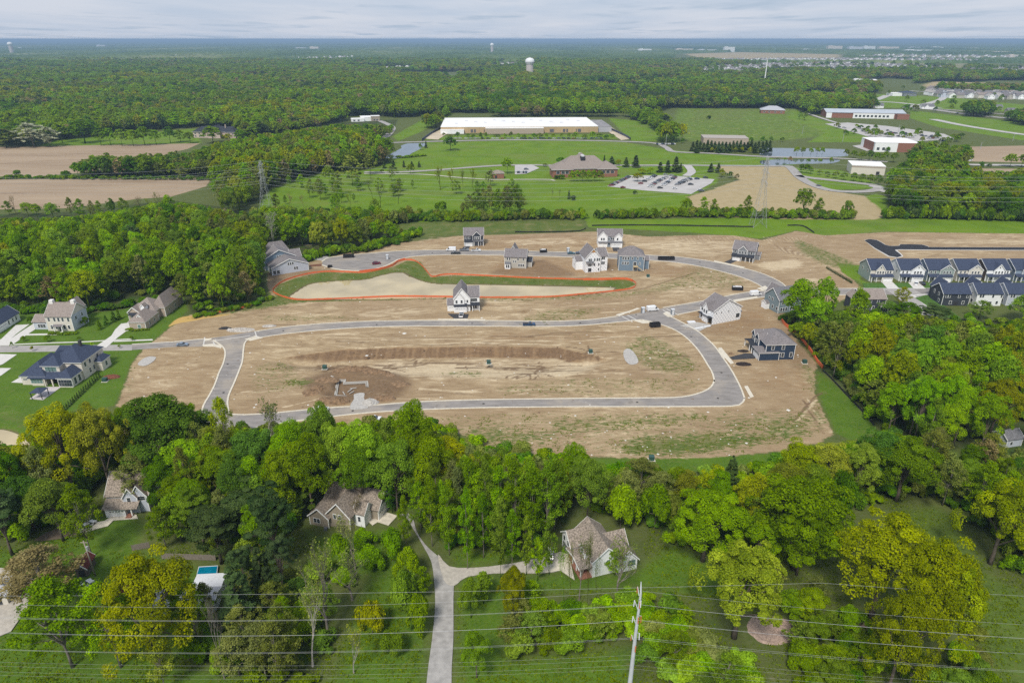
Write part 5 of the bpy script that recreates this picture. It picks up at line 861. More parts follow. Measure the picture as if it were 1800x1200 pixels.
# ================================================================ HOUSES
wht = mat('white_trim', (.82,.82,.80), .6); glass = mat('window_glass', (.035,.045,.055), .12, spec=.6); glass_t = mat('window_glass_green', (.12,.20,.19), .15, spec=.6)
def siding(name, col, var=.06): return mat(name, col, .75, var, 1.2, stretch=(.3, .3, 4))
def roofm(name, col, var=.28, sc=2.2): return mat(name, col, .92, var, sc, det=10, bump=.2)
rf_gray = roofm('shingle_grey', (.185,.168,.168)); rf_dark = roofm('shingle_charcoal', (.032,.036,.046)); rf_brown = roofm('shingle_brown', (.25,.208,.168), .45, 2.6); rf_taupe = roofm('shingle_taupe', (.25,.21,.185), .22); rf_navy = roofm('shingle_navy', (.042,.055,.092), .2); rf_slate = roofm('shingle_slate', (.15,.15,.16))
W_white = siding('siding_white', (.80,.81,.81)); W_cream = siding('siding_cream', (.62,.58,.50)); W_beige = siding('siding_beige', (.42,.40,.35)); W_tan = siding('siding_tan', (.31,.265,.20)); W_blue = siding('siding_blue', (.16,.22,.28)); W_navy = siding('siding_navy', (.028,.048,.085)); W_grey = siding('siding_grey', (.20,.215,.235)); W_lgrey = siding('siding_light_grey', (.47,.50,.56)); W_teal = siding('siding_teal', (.18,.235,.255)); W_ink = siding('siding_ink', (.045,.052,.065)); W_dgreen = siding('siding_green_grey', (.26,.31,.29)); W_dbrown = siding('siding_dark_brown', (.13,.105,.09)); W_steel = siding('siding_steel_blue', (.22,.28,.35)); W_brick = mat('brick', (.26,.12,.08), .9, .2, 3); W_pbrick = mat('brick_pale', (.40,.33,.26), .9, .15, 3); stone = mat('foundation', (.42,.40,.37), .9, .1)
# house wrap: white sheet with rows of small grey printed marks
wm = bpy.data.materials.new('house_wrap'); wm.use_nodes = True; t = wm.node_tree; b = t.nodes['Principled BSDF']; b.inputs['Roughness'].default_value = .6
gtc = N(t, 'ShaderNodeTexCoord'); sx = N(t, 'ShaderNodeSeparateXYZ'); t.links.new(gtc.outputs['Object'], sx.inputs[0])
def frac(s, k, off=0.0): return mth('FRACT', mth('MULTIPLY_ADD', s, k, off))
row = mth('FLOOR', mth('MULTIPLY', sx.outputs[2], 1/.95)); uu = mth('ADD', mth('ADD', sx.outputs[0], sx.outputs[1]), mth('MULTIPLY', row, .8))
m1 = mth('LESS_THAN', mth('ABSOLUTE', mth('SUBTRACT', frac(uu, 1/1.6), .5)), .22); m2 = mth('LESS_THAN', mth('ABSOLUTE', mth('SUBTRACT', frac(sx.outputs[2], 1/.95), .5)), .17)
t.links.new(mixc(mth('MULTIPLY', m1, m2), (.82,.83,.84), (.36,.40,.48)), b.inputs['Base Color']); W_wrap = wm
class House:
    def __init__(s, name, label, p0, p1, cat='house', z=0., W=None, group=None):
        a, b = PX(*p0), PX(*p1); s.W = math.hypot(b[0]-a[0], b[1]-a[1]) if W is None else W
        s.root = empty(name, (a[0], a[1], z), math.atan2(b[1]-a[1], b[0]-a[0]), label, cat, group); s.a = a; s.ang = s.root.rotation_euler.z
    def depth_to(s, p): q = PX(*p); dx_, dy_ = q[0]-s.a[0], q[1]-s.a[1]; return -dx_*math.sin(s.ang)+dy_*math.cos(s.ang)
    def wall(s, x0, x1, y0, y1, z0, z1, m, g=None, rh=0, name='wall'):
        mb = MB()
        if g == 'y':
            xm = (x0+x1)/2; mb.add([(x, y, z) for y in (y0, y1) for x, z in ((x0, z0), (x1, z0), (x1, z1), (xm, z1+rh), (x0, z1))], [(0,1,2,3,4), (9,8,7,6,5), (0,5,6,1), (1,6,7,2), (2,7,8,3), (3,8,9,4), (4,9,5,0)])
        elif g == 'x':
            ym = (y0+y1)/2; mb.add([(x, y, z) for x in (x0, x1) for y, z in ((y0, z0), (y1, z0), (y1, z1), (ym, z1+rh), (y0, z1))], [(4,3,2,1,0), (5,6,7,8,9), (1,6,5,0), (2,7,6,1), (3,8,7,2), (4,9,8,3), (0,5,9,4)])
        else: mb.box(x0, x1, y0, y1, z0, z1)
        return mb.build(name, m, s.root)
    def roof(s, x0, x1, y0, y1, z1, g, rh, m, ov=.4, fascia=True):
        mb = MB(); fb = MB(); t0, t1 = -.04, .16
        if g in ('x', 'y'):
            def P(u, v, z): return (v, u, z) if g == 'x' else (u, v, z)      # u across the slope, v along the ridge
            a0, a1, l0, l1 = (y0, y1, x0, x1) if g == 'x' else (x0, x1, y0, y1); am = (a0+a1)/2; sl_ = rh/(am-a0)*ov
            sec = [(a0-ov, z1-sl_), (am, z1+rh), (a1+ov, z1-sl_)]
            def vee(q, l0_, l1_, lo, hi, ex=0):
                pts = [(u+(ex if i == 2 else -ex if i == 0 else 0), z+hi) for i, (u, z) in enumerate(sec)] + [(u+(ex if i == 2 else -ex if i == 0 else 0), z+lo) for i, (u, z) in enumerate(sec)][::-1]
                vs = [P(u, l0_, z) for u, z in pts]+[P(u, l1_, z) for u, z in pts]; fs = [(0,1,4,5), (1,2,3,4), (6,11,10,7), (7,10,9,8), (0,6,7,1), (1,7,8,2), (2,8,9,3), (3,9,10,4), (4,10,11,5), (5,11,6,0)]
                if g == 'x': fs = [f[::-1] for f in fs]
                q.add(vs, fs)
            vee(mb, l0-ov, l1+ov, t0, t1)
            if fascia: vee(fb, l0-ov-.07, l0-ov-.003, t0-.16, t1+.02, .03); fb2 = MB(); vee(fb2, l1+ov+.003, l1+ov+.07, t0-.16, t1+.02, .03)
        elif g == 'hip':
            X0, X1, Y0, Y1 = x0-ov, x1+ov, y0-ov, y1+ov; w_, d_ = X1-X0, Y1-Y0
            if w_ >= d_: r = [(X0+d_/2, (Y0+Y1)/2), (X1-d_/2, (Y0+Y1)/2)]
            else: r = [((X0+X1)/2, Y0+w_/2), ((X0+X1)/2, Y1-w_/2)]
            zb = z1; vs = [(X0,Y0,zb), (X1,Y0,zb), (X1,Y1,zb), (X0,Y1,zb), (*r[0], z1+rh), (*r[1], z1+rh)]
            fs = [(0,1,5,4), (2,3,4,5), (1,2,5), (3,0,4), (3,2,1,0)] if w_ >= d_ else [(0,1,4), (1,2,5,4), (2,3,5), (3,0,4,5), (3,2,1,0)]
            mb.add(vs, fs)
            if fascia: fb.box(X0+.03, X1-.03, Y0+.03, Y1-.03, z1-.22, z1-.004)
        elif g == 'flat': mb.box(x0-.2, x1+.2, y0-.2, y1+.2, z1+.002, z1+.35)
        elif g == 'lean':  mb.add([(x0-ov,y0-ov,z1), (x1+ov,y0-ov,z1), (x1+ov,y1,z1+rh), (x0-ov,y1,z1+rh), (x0-ov,y0-ov,z1-.15), (x1+ov,y0-ov,z1-.15), (x1+ov,y1,z1+rh-.15), (x0-ov,y1,z1+rh-.15)], [(0,1,2,3), (7,6,5,4), (0,4,5,1), (1,5,6,2), (2,6,7,3), (3,7,4,0)])
        o = mb.build('roof', m, s.root)
        if fascia and fb.v:
            fb.build('fascia', wht, o)
            if g in ('x', 'y'): fb2.build('fascia', wht, o)
        return o
    def block(s, x0, x1, y0, y1, z1, g, rh, wm_, rm, ov=.4, z0=-.3, corners=True, face_back=True, fascia=True):
        o = s.wall(x0, x1, y0, y1, z0, z1, wm_, g if g in ('x', 'y') else None, rh)
        if corners:
            for x in (x0, x1): MB().box(x-.09, x+.09, y0-.09, y0+.09, 0, z1-.05).build('corner_board', wht, o)
            if face_back: MB().box(x1-.09, x1+.09, y1-.09, y1+.09, 0, z1-.05).build('corner_board', wht, o)
        if rm: s.roof(x0, x1, y0, y1, z1, g, rh, rm, ov, fascia)
        return o
    def _pl(s, face, at, u0, u1, z0, z1, d0, d1, mb):
        if face == 'S': mb.box(u0, u1, at-d1, at-d0, z0, z1)
        elif face == 'N': mb.box(u0, u1, at+d0, at+d1, z0, z1)
        elif face == 'W': mb.box(at-d1, at-d0, u0, u1, z0, z1)
        else: mb.box(at+d0, at+d1, u0, u1, z0, z1)
    def win(s, face, at, us, z, w_=.9, h_=1.5, gm_=None, fr=True, fm=None):
        for u in (us if hasattr(us, '__iter__') else [us]):
            mb = MB(); s._pl(face, at, u-w_/2-.14, u+w_/2+.14, z-.14, z+h_+.14, -.05, .05, mb); f = mb.build('window', fm or wht, s.root)
            mb = MB(); s._pl(face, at, u-w_/2, u+w_/2, z, z+h_/2-.03, .0, .075, mb); s._pl(face, at, u-w_/2, u+w_/2, z+h_/2+.03, z+h_, .0, .075, mb); mb.build('pane', gm_ or glass, f)
    def door(s, face, at, u, z=0., w_=1., h_=2.1, m=None): mb = MB(); s._pl(face, at, u-w_/2, u+w_/2, z, z+h_, -.05, .06, mb); mb.build('door', m or mat('door_dark', (.04,.04,.045), .5), s.root)
    def garage(s, face, at, u0, u1, h_=2.3, m=None):
        mb = MB(); s._pl(face, at, u0, u1, 0, h_, -.05, .06, mb); o = mb.build('garage_door', m or mat('garage_white', (.78,.78,.77), .5), s.root)
        mb = MB(); n = max(2, int((u1-u0)/.75))
        for i in range(n): c = u0+(i+.5)*(u1-u0)/n; s._pl(face, at, c-.25, c+.25, h_-.48, h_-.2, .0, .08, mb)
        mb.build('pane', glass, o)
    def post(s, x, y, z1, r=.14, m=None): MB().box(x-r, x+r, y-r, y+r, 0, z1).build('post', m or wht, s.root)
    def chimney(s, x0, x1, y0, y1, z0, z1, m): MB().box(x0, x1, y0, y1, z0, z1).build('chimney', m, s.root)
# ---- houses on the building site
h = House('house', 'white two-storey house with grey gables and white car on its black driveway', (787,549), (843,547.5)); W_ = h.W
h.block(3.1, 10.6, .9, 13.5, 6.9, 'y', 4.6, W_white, rf_gray); h.block(3.1, 7.9, .35, 5, 6.5, 'y', 2.9, W_white, rf_gray, .3); h.block(10.2, W_, 2.2, 12, 6.9, 'x', 3.6, W_white, rf_gray, .35); h.block(0, 3.0, 1.5, 9, 3.2, 'x', 1.9, W_white, rf_gray, .25); h.block(3.1, 9.0, -.6, .8, 3.1, 'lean', .9, W_white, rf_dark, .25, corners=False)
h.roof(9.2, W_, .4, 2.1, 3.1, 'lean', .9, rf_dark, .2, False); h.win('S', .35, [4.3, 6.7], 4.3); h.win('S', .9, [9.4], 4.4, .8, 1.3); h.win('S', 2.2, [11.6, 12.6, 13.6], 4.4); h.win('S', 2.2, [12.2, 13.4], .9); h.door('S', 2.2, 10.9); h.garage('S', 1.5, .35, 2.7, 2.3); h.garage('S', -.6, 3.6, 8.5, 2.3); [h.post(x, .5, 3.1) for x in (9.4, 11.8, W_-.1)]
h.win('E', W_, [5, 9], 4.4); h.win('W', 3.1, [6], 4.4)
h = House('house', 'dark navy house with white gable trim at the back of the turning circle street', (816,433), (850,432.5)); W_ = h.W
h.block(0, W_, 1.5, 11.5, 6.6, 'x', 3.6, W_ink, rf_gray); h.block(W_*.45, W_*.86, .5, 5, 6.6, 'y', 2.6, W_ink, rf_gray, .3); h.block(.2, 5.6, -.3, 1.4, 3., 'lean', .8, W_grey, rf_dark, .2); h.roof(5.9, W_, .1, 1.4, 3.0, 'lean', .8, rf_slate, .2, False)
h.win('S', 1.5, [1.4, 3.2], 4.3); h.win('S', .5, [6.9, 8.2, 9.5], 4.3); h.garage('S', -.3, .7, 5.1, 2.2); h.win('S', 1.5, [8.6, 10.2], .7); [h.post(x, .2, 2.9) for x in (6.2, 8.9, W_-.2)]; h.win('E', W_, [4, 8], 4.3); h.win('E', W_, [6], 1.)
h = House('house', 'white two-gabled house with blue-grey porch front north of the upper street', (1051,434.5), (1093,435)); W_ = h.W
h.block(0, W_, 1.5, 11, 6.8, 'x', 3.4, W_white, rf_gray); h.block(.1, 5.6, .4, 5, 6.8, 'y', 3.0, W_white, rf_gray, .3); h.block(10.2, W_-.1, .7, 5, 6.6, 'y', 2.2, W_white, rf_gray, .3); h.block(8.2, W_, -.7, 1.4, 3.1, 'lean', 1.0, W_white, rf_slate, .25); h.roof(.2, 8.0, -.2, 1.4, 3.1, 'lean', 1.0, rf_slate, .25, False)
h.block(5.7, 7.5, .8, 1.4, 6.3, 'flat', 0, W_steel, rf_slate, corners=False); h.win('S', .4, [2.1, 3.5], 4.3); h.win('S', 1.5, [8.3, 9.4], 4.3); h.win('S', .7, [11.9], 4.3); h.win('S', .8, [6.6], 4.3); h.garage('S', -.7, 8.6, 13.8, 2.3); h.win('S', 1.5, [1.8, 3.2], .8); h.door('S', 1.5, 6.2); [h.post(x, 0, 3.) for x in (.3, 3, 5.6, 7.7)]; h.win('W', 0, [4, 8], 4.3)
h = House('house', 'beige house seen from behind, left of the white wrapped ones', (887,470.5), (924.5,472)); W_ = h.W
h.block(0, W_, 0, 10, 6.6, 'x', 3.2, W_beige, rf_gray); h.block(1.5, 6.8, 6, 13, 6.6, 'y', 4.6, W_beige, rf_gray); h.block(W_, W_+2.8, 3, 11, 3.2, 'x', 1.6, W_beige, rf_dark, .25); h.block(.6, 3.4, -2.2, .0, 3.1, 'lean', .5, W_white, rf_slate, .2)
h.win('S', 0, [1.6, 2.9], 4.6, .8, 1.3); h.win('S', 0, [5.2, 6.3], 3.4, .7, 1.1); h.win('S', 0, [7.6, 10.6], 4.6, .8, 1.3); h.win('S', 0, [8.2, 9.4, 10.6], 1.1, .9, 1.4); h.win('S', -2.2, [1.5, 2.6], .7, .8, 1.8); h.win('E', W_, [3, 7], 4.5)
h = House('house', 'house wrapped in white sheeting with orange gable peak behind the pond', (1028,478.5), (1067,476)); W_ = h.W
h.block(0, 8.4, -.8, 11, 8.6, 'y', 4.8, W_wrap, rf_gray); h.block(8.2, W_, .6, 10.5, 8.6, 'x', 3.2, W_wrap, rf_gray); h.block(-3.8, 0, 5, 12, 5.2, 'x', 1.7, W_white, rf_gray, .25, corners=False); h.roof(.2, 4.4, -2., -.9, 6.0, 'lean', .5, rf_slate, .2, False)
MB().add([(2.9,-.86,11.25), (5.5,-.86,11.25), (4.2,-.86,12.9), (2.9,-.82,11.25), (5.5,-.82,11.25), (4.2,-.82,12.9)], [(0,1,2), (5,4,3), (0,3,4,1), (1,4,5,2), (2,5,3,0)]).build('gable_panel', mat('osb_board', (.50,.26,.09), .8, .1), h.root)
h.win('S', -.8, [2.0, 3.0], 6.5, .8, 1.3, fm=W_white); h.win('S', -.8, [5.1, 6.6, 7.7], 6.4, .8, 1.5, fm=W_white); h.win('S', -.8, [2.0, 3.0], 3.4, .8, 1.4, fm=W_white); h.win('S', -.8, [5.1, 7.6], 3.6, .8, 1.4, fm=W_white); h.win('S', .6, [9.9, 11.0], 6.6, .9, 1.3); h.win('S', .6, [9.9, 11.0], 3.8, .9, 1.6); h.win('S', -.8, [7.6], .8, .7, 1.4); h.door('S', -.8, 2.5, .3, 1.9, 2.1); h.win('W', -3.8, [8], 2, .8, 1)
h = House('house', 'blue-grey house with hipped grey roof and a wooden deck stair behind the pond', (1087,475.5), (1131,476.5)); W_ = h.W
h.block(0, W_, 0, 11.5, 8.6, 'hip', 4.2, W_blue, rf_gray); h.block(W_, W_+3.2, 4, 11, 5., 'x', 1.6, W_blue, rf_gray, .25)
h.win('S', 0, [2.2, 3.6, 5.0], 6.4, .85, 1.5); h.win('S', 0, [2.2, 3.6, 5.0], 3.7, .85, 1.5); h.win('S', 0, [7.2, 10.2, 13.4], 6.6, .8, 1.2); h.win('S', 0, [8.8], 3.2, 1.7, 1.9); h.win('S', 0, [11.5], 3.6, .6, 1.3); h.win('S', 0, [8.8], .5, 1.6, 1.9); h.win('W', 0, [3, 8], 6.5)
mb = MB(); mb.box(8, 10.4, -2.2, -.08, 2.75, 2.95)
for i in range(9): mb.box(10.4+i*.42, 10.82+i*.42, -2.1, -1.1, 2.6-i*.31, 2.68-i*.31)
for x, y in ((8.1, -2.1), (10.3, -2.1), (12.2, -2.05)): mb.box(x-.07, x+.07, y-.07, y+.07, 0, 3.8 if x < 11 else 2.2)
for z in (3.3, 3.8): mb.box(8, 10.4, -2.2, -2.12, z, z+.08)
mb.build('deck_stair', mat('new_lumber', (.52,.40,.22), .8, .1), h.root)
h = House('house', 'grey porch house with black driveway near the right end of the upper street', (1286,455.5), (1325,460.5)); W_ = h.W; D_ = 11.5
h.block(0, W_, 0, D_, 6.4, 'x', 3.8, W_grey, rf_gray); h.block(3.2, 8.4, -.7, 4, 6.2, 'y', 2.6, W_grey, rf_gray, .3); h.roof(.1, W_-.2, -2.6, -.05, 3.0, 'lean', 1.0, rf_dark, .25, False); h.wall(.3, 5.2, -2.2, -.1, -.3, 2.9, W_grey); h.garage('S', -2.2, .7, 4.9, 2.3); h.block(W_, W_+2.4, 5, 10, 3., 'x', 1.2, W_grey, rf_gray, .25)
h.win('S', -.7, [4.2, 5.8, 7.4], 4.2); h.win('S', 0, [1.4, 10.6], 4.2); h.win('S', 0, [9, 11], .8); [h.post(x, -2.5, 2.9) for x in (5.6, 8, 10.4, W_-.3)]; h.win('E', W_, [3, 8.5], 4.3); h.win('E', W_+2.4, [7.5], 1.)
h = House('house', 'half-built house wrapped in white sheeting with open garage by the crossing', (1252,570.5), (1304,560.5)); W_ = h.W; D_ = h.depth_to((1231,557.5))
h.block(0, W_*.93, 0, D_, 6.6, 'y', 4.4, W_wrap, rf_gray, corners=False); h.block(-1.0, 6, D_*.30, D_*.66, 6.6, 'x', 2.6, W_wrap, rf_gray, .25, corners=False); h.block(W_*.93, W_+.6, 1.6, 5.5, 3.2, 'x', 1.2, W_wrap, rf_gray, .2, corners=False)
h.roof(-1.6, 0, .3, D_-.3, 3.3, 'lean', .0, rf_dark, .0, False); h.win('W', 0, [D_-1.6], 4.5, 1.0, 1.5, fm=W_white); h.win('W', -1.0, [D_*.38, D_*.55], 4.4, .9, 1.5, fm=W_white); h.win('W', 0, [D_-1.6], 1.1, 1.0, 1.5, fm=W_white); h.door('W', 0, 3.0, 0, 5.0, 2.6, mat('open_garage_shade', (.05,.045,.035), .9)); h.win('S', 0, [W_*.80, W_*.86], 1.4, 1.0, 1.9, fm=W_white); h.win('S', 0, [1.6, 4.4, W_*.5], 4.9, .5, .7, fm=W_white)  # wide dark panel on the west face paints the shade inside the open garage
h = House('house', 'blue-green house partly hidden by a round green tree near the eastern crossing', (1367,551), (1404,546)); W_ = h.W; D_ = h.depth_to((1337,538))
h.block(0, W_+4, 0, D_, 6.6, 'x', 4.4, W_teal, rf_slate); h.block(-1.8, 0, D_*.62, D_*.95, 3.0, 'x', 1., W_white, rf_gray, .2); h.block(2, 7, D_*.6, D_+2, 6.6, 'y', 4.2, W_teal, rf_gray)
h.win('W', 0, [1.2, 4.3, 7.3, 9.2], 1.4, 1.0, 1.5); h.win('W', 0, [5.0, 7.4], 5.0, .9, 1.2); h.win('S', 0, [2.0, 4.2, 6.4, 8.6], 4.2, 1.0, 1.5); h.win('S', 0, [1.6, 3.0, 4.4, 7, 8.4], .9, 1.0, 1.7)
h = House('house', 'navy blue house with white-trimmed windows and hipped grey roof on the loop road', (1333,633.5), (1395,632)); W_ = h.W; D_ = max(9, h.depth_to((1318,610)))
h.block(2.6, W_, .4, D_+2, 6.7, 'hip', 3.6, W_navy, rf_gray); h.block(0, 8.2, 0, 6.6, 3.4, 'hip', 1.5, W_navy, rf_gray); h.roof(-.4, 2.5, 6.7, D_+2, 3.0, 'x', .8, rf_dark, .2, False); h.block(1.6, 5, 5.5, 9, 6.9, 'x', 1.9, W_navy, rf_gray, .25); h.block(1.6, 5, 9.6, 13, 6.9, 'x', 1.9, W_navy, rf_gray, .25); h.block(W_, W_+1.9, 5, 10, 3.2, 'hip', .8, W_navy, rf_gray, .2)
h.garage('W', 0, .8, 5.8, 2.4); h.win('S', .4, [5.4, 9.6], 4.5, 1.0, 1.7); h.win('S', .4, [9.8, 13.2], 1.2, 1.0, 1.8); h.win('W', 1.6, [6.4, 8, 10.6, 12], 4.5, .9, 1.4); h.win('S', 5, [W_+1], .9, 1.0, 1.6); [h.post(-.2, y, 2.9) for y in (7.2, 9.6, D_+1.6)]
h = House('twin_house', 'twin house with one blue and one pale grey gable beside the turning circle', (479,484.5), (543,474.5)); W_ = h.W
h.block(0, W_, 0, 10.5, 4.2, 'y', 3.8, W_lgrey, rf_gray); h.block(-1.5, W_-4, 10.6, 22, 6.4, 'y', 4.4, W_blue, rf_gray); h.block(W_-6, W_-.5, 12, 20, 5.2, 'x', 3.4, W_wrap, rf_gray, .3); h.block(2, W_-4.4, 22.1, 28, 6.4, 'hip', 5.6, W_grey, rf_gray)
h.win('S', 0, [9.2, 10.4, 11.6], 4.6, .8, 1.3); h.win('S', 0, [12.4, 13.6], 1.6, .9, 1.5); h.win('S', 0, [1.4, 3.4], .6, 1.5, 1.9); h.win('S', 10.6, [6.2, 7.4, 8.6], 6.3, .8, 1.3); h.win('E', W_, [3], .8, 1.2, 1.8); h.win('E', W_-.5, [14, 18], 3.8)
h = House('house', 'dark slate house behind the narrow green tree in front of the row houses', (1508,547), (1553,547)); W_ = h.W
h.block(0, W_, 0, 10, 6.3, 'x', 3.2, W_ink, rf_taupe); h.block(-3.2, 2, 2, 8, 6., 'y', 2.4, W_ink, rf_taupe, .3); h.block(9, 12.6, -2.4, 0, 3.2, 'y', 1.2, W_ink, rf_taupe, .2); h.win('S', 0, [3.2, 5.0, 8.6], 4.2); h.win('S', 0, [4.4, 5.6, 6.8], 1., .9, 1.6); h.win('S', -2.4, [10.8], .8)
# ---- terraced run of new houses on the right
ROW = [(1529, 1567.5, W_dgreen, W_cream, .42, .20), (1581, 1620, W_white, W_white, .76, .30), (1630, 1671, W_steel, W_dgreen, .78, .30), (1682, 1722, W_cream, W_cream, .74, .30), (1732.5, 1773, W_dbrown, W_white, .50, .22), (1782.5, 1823, W_steel, W_steel, .50, .22)]
LAB = ['green-grey sided house with cream gable, leftmost of the navy-roofed row', 'white house with two cars before its garage in the navy-roofed row', 'steel blue house, third of the navy-roofed row from its planted end', 'cream house, fourth in the navy-roofed row between blue and brown ones', 'dark brown sided house with central white gable in the navy-roofed row', 'steel blue house cut by the right picture edge in the navy-roofed row']
for (xa, xb, wl, wf, gc, gw), lb in zip(ROW, LAB):
    h = House('row_house', lb, (xa,495.2), (xb,495.2), group='navy-roofed row of new houses'); W_ = h.W; D_ = 14
    h.block(0, W_, 1.2, D_, 6.4, 'x', 4.0, wl, rf_navy); h.wall(.05, W_-.05, 1.12, 1.4, 0, 6.35, wf, name='front_wall'); g0, g1 = (gc-gw)*W_, (gc+gw)*W_; h.block(g0, g1, .6, 6, 6.35, 'y', 3.0 if gw < .25 else 2.8, wf, rf_navy, .3)
    h.roof(.1, W_-.1, -.9, 1.1, 3.1, 'lean', 1.0, rf_navy, .25, False); h.wall(W_*.52, W_-.1, -.7, 1.1, -.3, 3.0, wf, name='garage_wall'); h.garage('S', -.7, W_*.56, W_-.5, 2.3)
    h.win('S', .6, [g0+(g1-g0)*q for q in ((.28, .5, .72) if gw > .25 else (.2, .5, .8))], 4.2, .8, 1.4); h.win('S', 1.12, [u*W_ for u in ((.12, .3) if gc > .6 else (.66, .78, .9))], 4.3, .8, 1.3); h.win('S', 1.12, [W_*.14, W_*.26], .7, .9, 1.6); h.door('S', 1.12, W_*.42); [h.post(W_*q, -.8, 3.0) for q in (.02, .24, .49)]
    h.win('W', 0, [4.5, 10], 4.2, .8, 1.2); h.win('S', .6, [(g0+g1)/2], 7.2, .6, .8)
for xa, xb, wl, lb in ((1654, 1701, W_ink, 'dark grey sided house seen from behind, nearest the pale corner tree'), (1713, 1757, W_white, 'white house seen from behind between the dark grey and light grey ones'), (1767, 1815, W_lgrey, 'light grey house seen from behind at the right picture edge')):
    h = House('row_house', lb, (xa,537), (xb,537.5), group='navy-roofed houses seen from behind'); W_ = h.W; h.block(0, W_, 0, 10.5, 6.2, 'x', 3.6, wl, rf_navy); h.block(1, 7, 6, 14, 6.2, 'y', 4.0, wl, rf_navy)
    h.win('S', 0, [1.6, 2.8, 7.5, 11.5], 4.2); h.win('S', 0, [4., 10], .9, 1.0, 1.5); h.door('S', 0, 6.6, 0, 1.9, 2.1); h.win('W', 0, [4, 8], 4.); h.win('W', 0, [3], 1., 1.2, 1.4)
# ---- finished homes on the left
h = House('house', 'white colonial house with two white chimneys and grey brown roof', (86,581.3), (131,581.6)); W_ = h.W
h.block(0, W_, 0, 11, 7.0, 'x', 4.4, W_cream, rf_taupe); h.wall(W_+.012, W_+.09, .1, 10.9, 0, 6.98, W_lgrey, name='side_wall'); h.block(-7.2, 0, 1.5, 8.5, 3.7, 'x', 2.2, W_lgrey, rf_taupe); h.block(W_*.3, W_*.75, 8, 15, 6.8, 'y', 3.9, W_lgrey, rf_taupe)
for x0 in (.15, W_-1.75): h.chimney(x0, x0+1.6, 4.7, 6.3, 7, 12.6, mat('chimney_white', (.74,.72,.68), .85, .05)); 
h.win('S', 0, [1.4, 3.9, W_/2, W_-3.9, W_-1.4], 4.6, .9, 1.6); h.win('S', 0, [1.9, 3.9, W_-3.9, W_-1.9], 1.0, .95, 1.7); h.door('S', 0, W_/2, 0, 1.3, 2.4); h.win('S', 1.5, [-4.9, -3.7, -2.5], 1., 1., 1.5); h.win('E', W_+.09, [3, 7.5], 4.5, 1, 1.4); h.win('E', W_+.09, [6], 1.2, 1.2, 1.4)
h.roof(W_/2-2, W_/2+2, -2, -.05, 2.9, 'x', .5, rf_gray, .15); [h.post(W_/2+q, -1.8, 2.85, .16) for q in (-1.7, 1.7)]
h = House('house', 'long beige brick home with many hipped brown roofs and pale driveway', (229,579.8), (257.5,579.8)); W_ = h.W
h.block(0, W_, 0, 12, 3.8, 'hip', 3.4, W_pbrick, rf_taupe); h.block(-5.2, W_-1, 12.1, 24, 4.4, 'hip', 4.4, W_pbrick, rf_taupe); h.block(3, W_+1.4, 16, 34, 4.6, 'hip', 5.0, W_pbrick, rf_taupe); h.block(-5.6, -.6, 10.6, 16, 4.4, 'y', 2.2, W_pbrick, rf_taupe, .3); h.block(3.4, 5.0, 1.6, 4, 5.6, 'y', .9, W_white, rf_taupe, .2); h.block(1.0, 2.6, 10, 13, 7.2, 'y', 1., W_white, rf_taupe, .2)
h.win('S', 0, [4.4], .9, 1.3, 1.6, glass_t); h.win('S', 10.6, [-4.0, -2.9], 1.2, .8, 1.7); h.roof(-5, -1.2, 9.6, 10.5, 3.2, 'lean', .9, rf_dark, .2, False); h.win('E', W_, [4, 8], 1.2); h.win('E', W_+1.4, [20, 26], 1.2); h.win('S', 1.6, [4.2], 4.4, .8, .9)
h = House('house', 'long white house with navy roof cut by the left picture edge above two driveways', (-6,589), (36,562.5)); W_ = h.W
h.block(0, W_, 0, 8, 3.8, 'x', 3.4, W_white, rf_navy); h.block(-4, W_*.55, 5, 16, 5.6, 'x', 3.8, W_white, rf_slate); h.win('S', 0, [W_*.55, W_*.72, W_*.86], 1.2, .9, 1.6); h.garage('S', 0, 2, 8, 2.4); h.win('E', W_, [2, 4, 6], 1.6, 1., 1.9)
h = House('villa', 'large cream villa with dark hipped roofs, covered patio and bow windows', (37,678.5), (132,679.5)); W_ = h.W; stucco = mat('stucco_cream', (.62,.57,.49), .85, .05, 1)
h.block(W_*.42, W_+.3, 6, 20, 7.2, 'hip', 4.2, stucco, rf_navy, .5, corners=False); h.block(W_*.36, W_*.68, 3.4, 14, 6.9, 'hip', 3.2, stucco, rf_navy, .5, corners=False); h.block(0, W_*.45, 1.2, 18, 3.7, 'hip', 4.0, stucco, rf_navy, .5, corners=False); h.block(W_*.73, W_*.985, -.6, 8, 3.9, 'hip', 2.8, stucco, rf_navy, .4, corners=False); h.block(W_+.32, W_+3.0, 13.5, 19, 4.0, 'hip', 1.8, stucco, rf_navy, .4, corners=False); h.block(2, W_*.5, 18.1, 22, 4.3, 'hip', 3.4, stucco, rf_navy, .4, corners=False)
h.roof(W_*.18, W_*.78, .3, 3.4, 3.3, 'lean', 1.2, rf_navy, .5, False); h.wall(W_*.2, W_*.42, .5, 1.3, -.3, 3.2, stucco); [h.post(x*W_, .2, 3.2, .22, stucco) for x in (.46, .60, .72)]
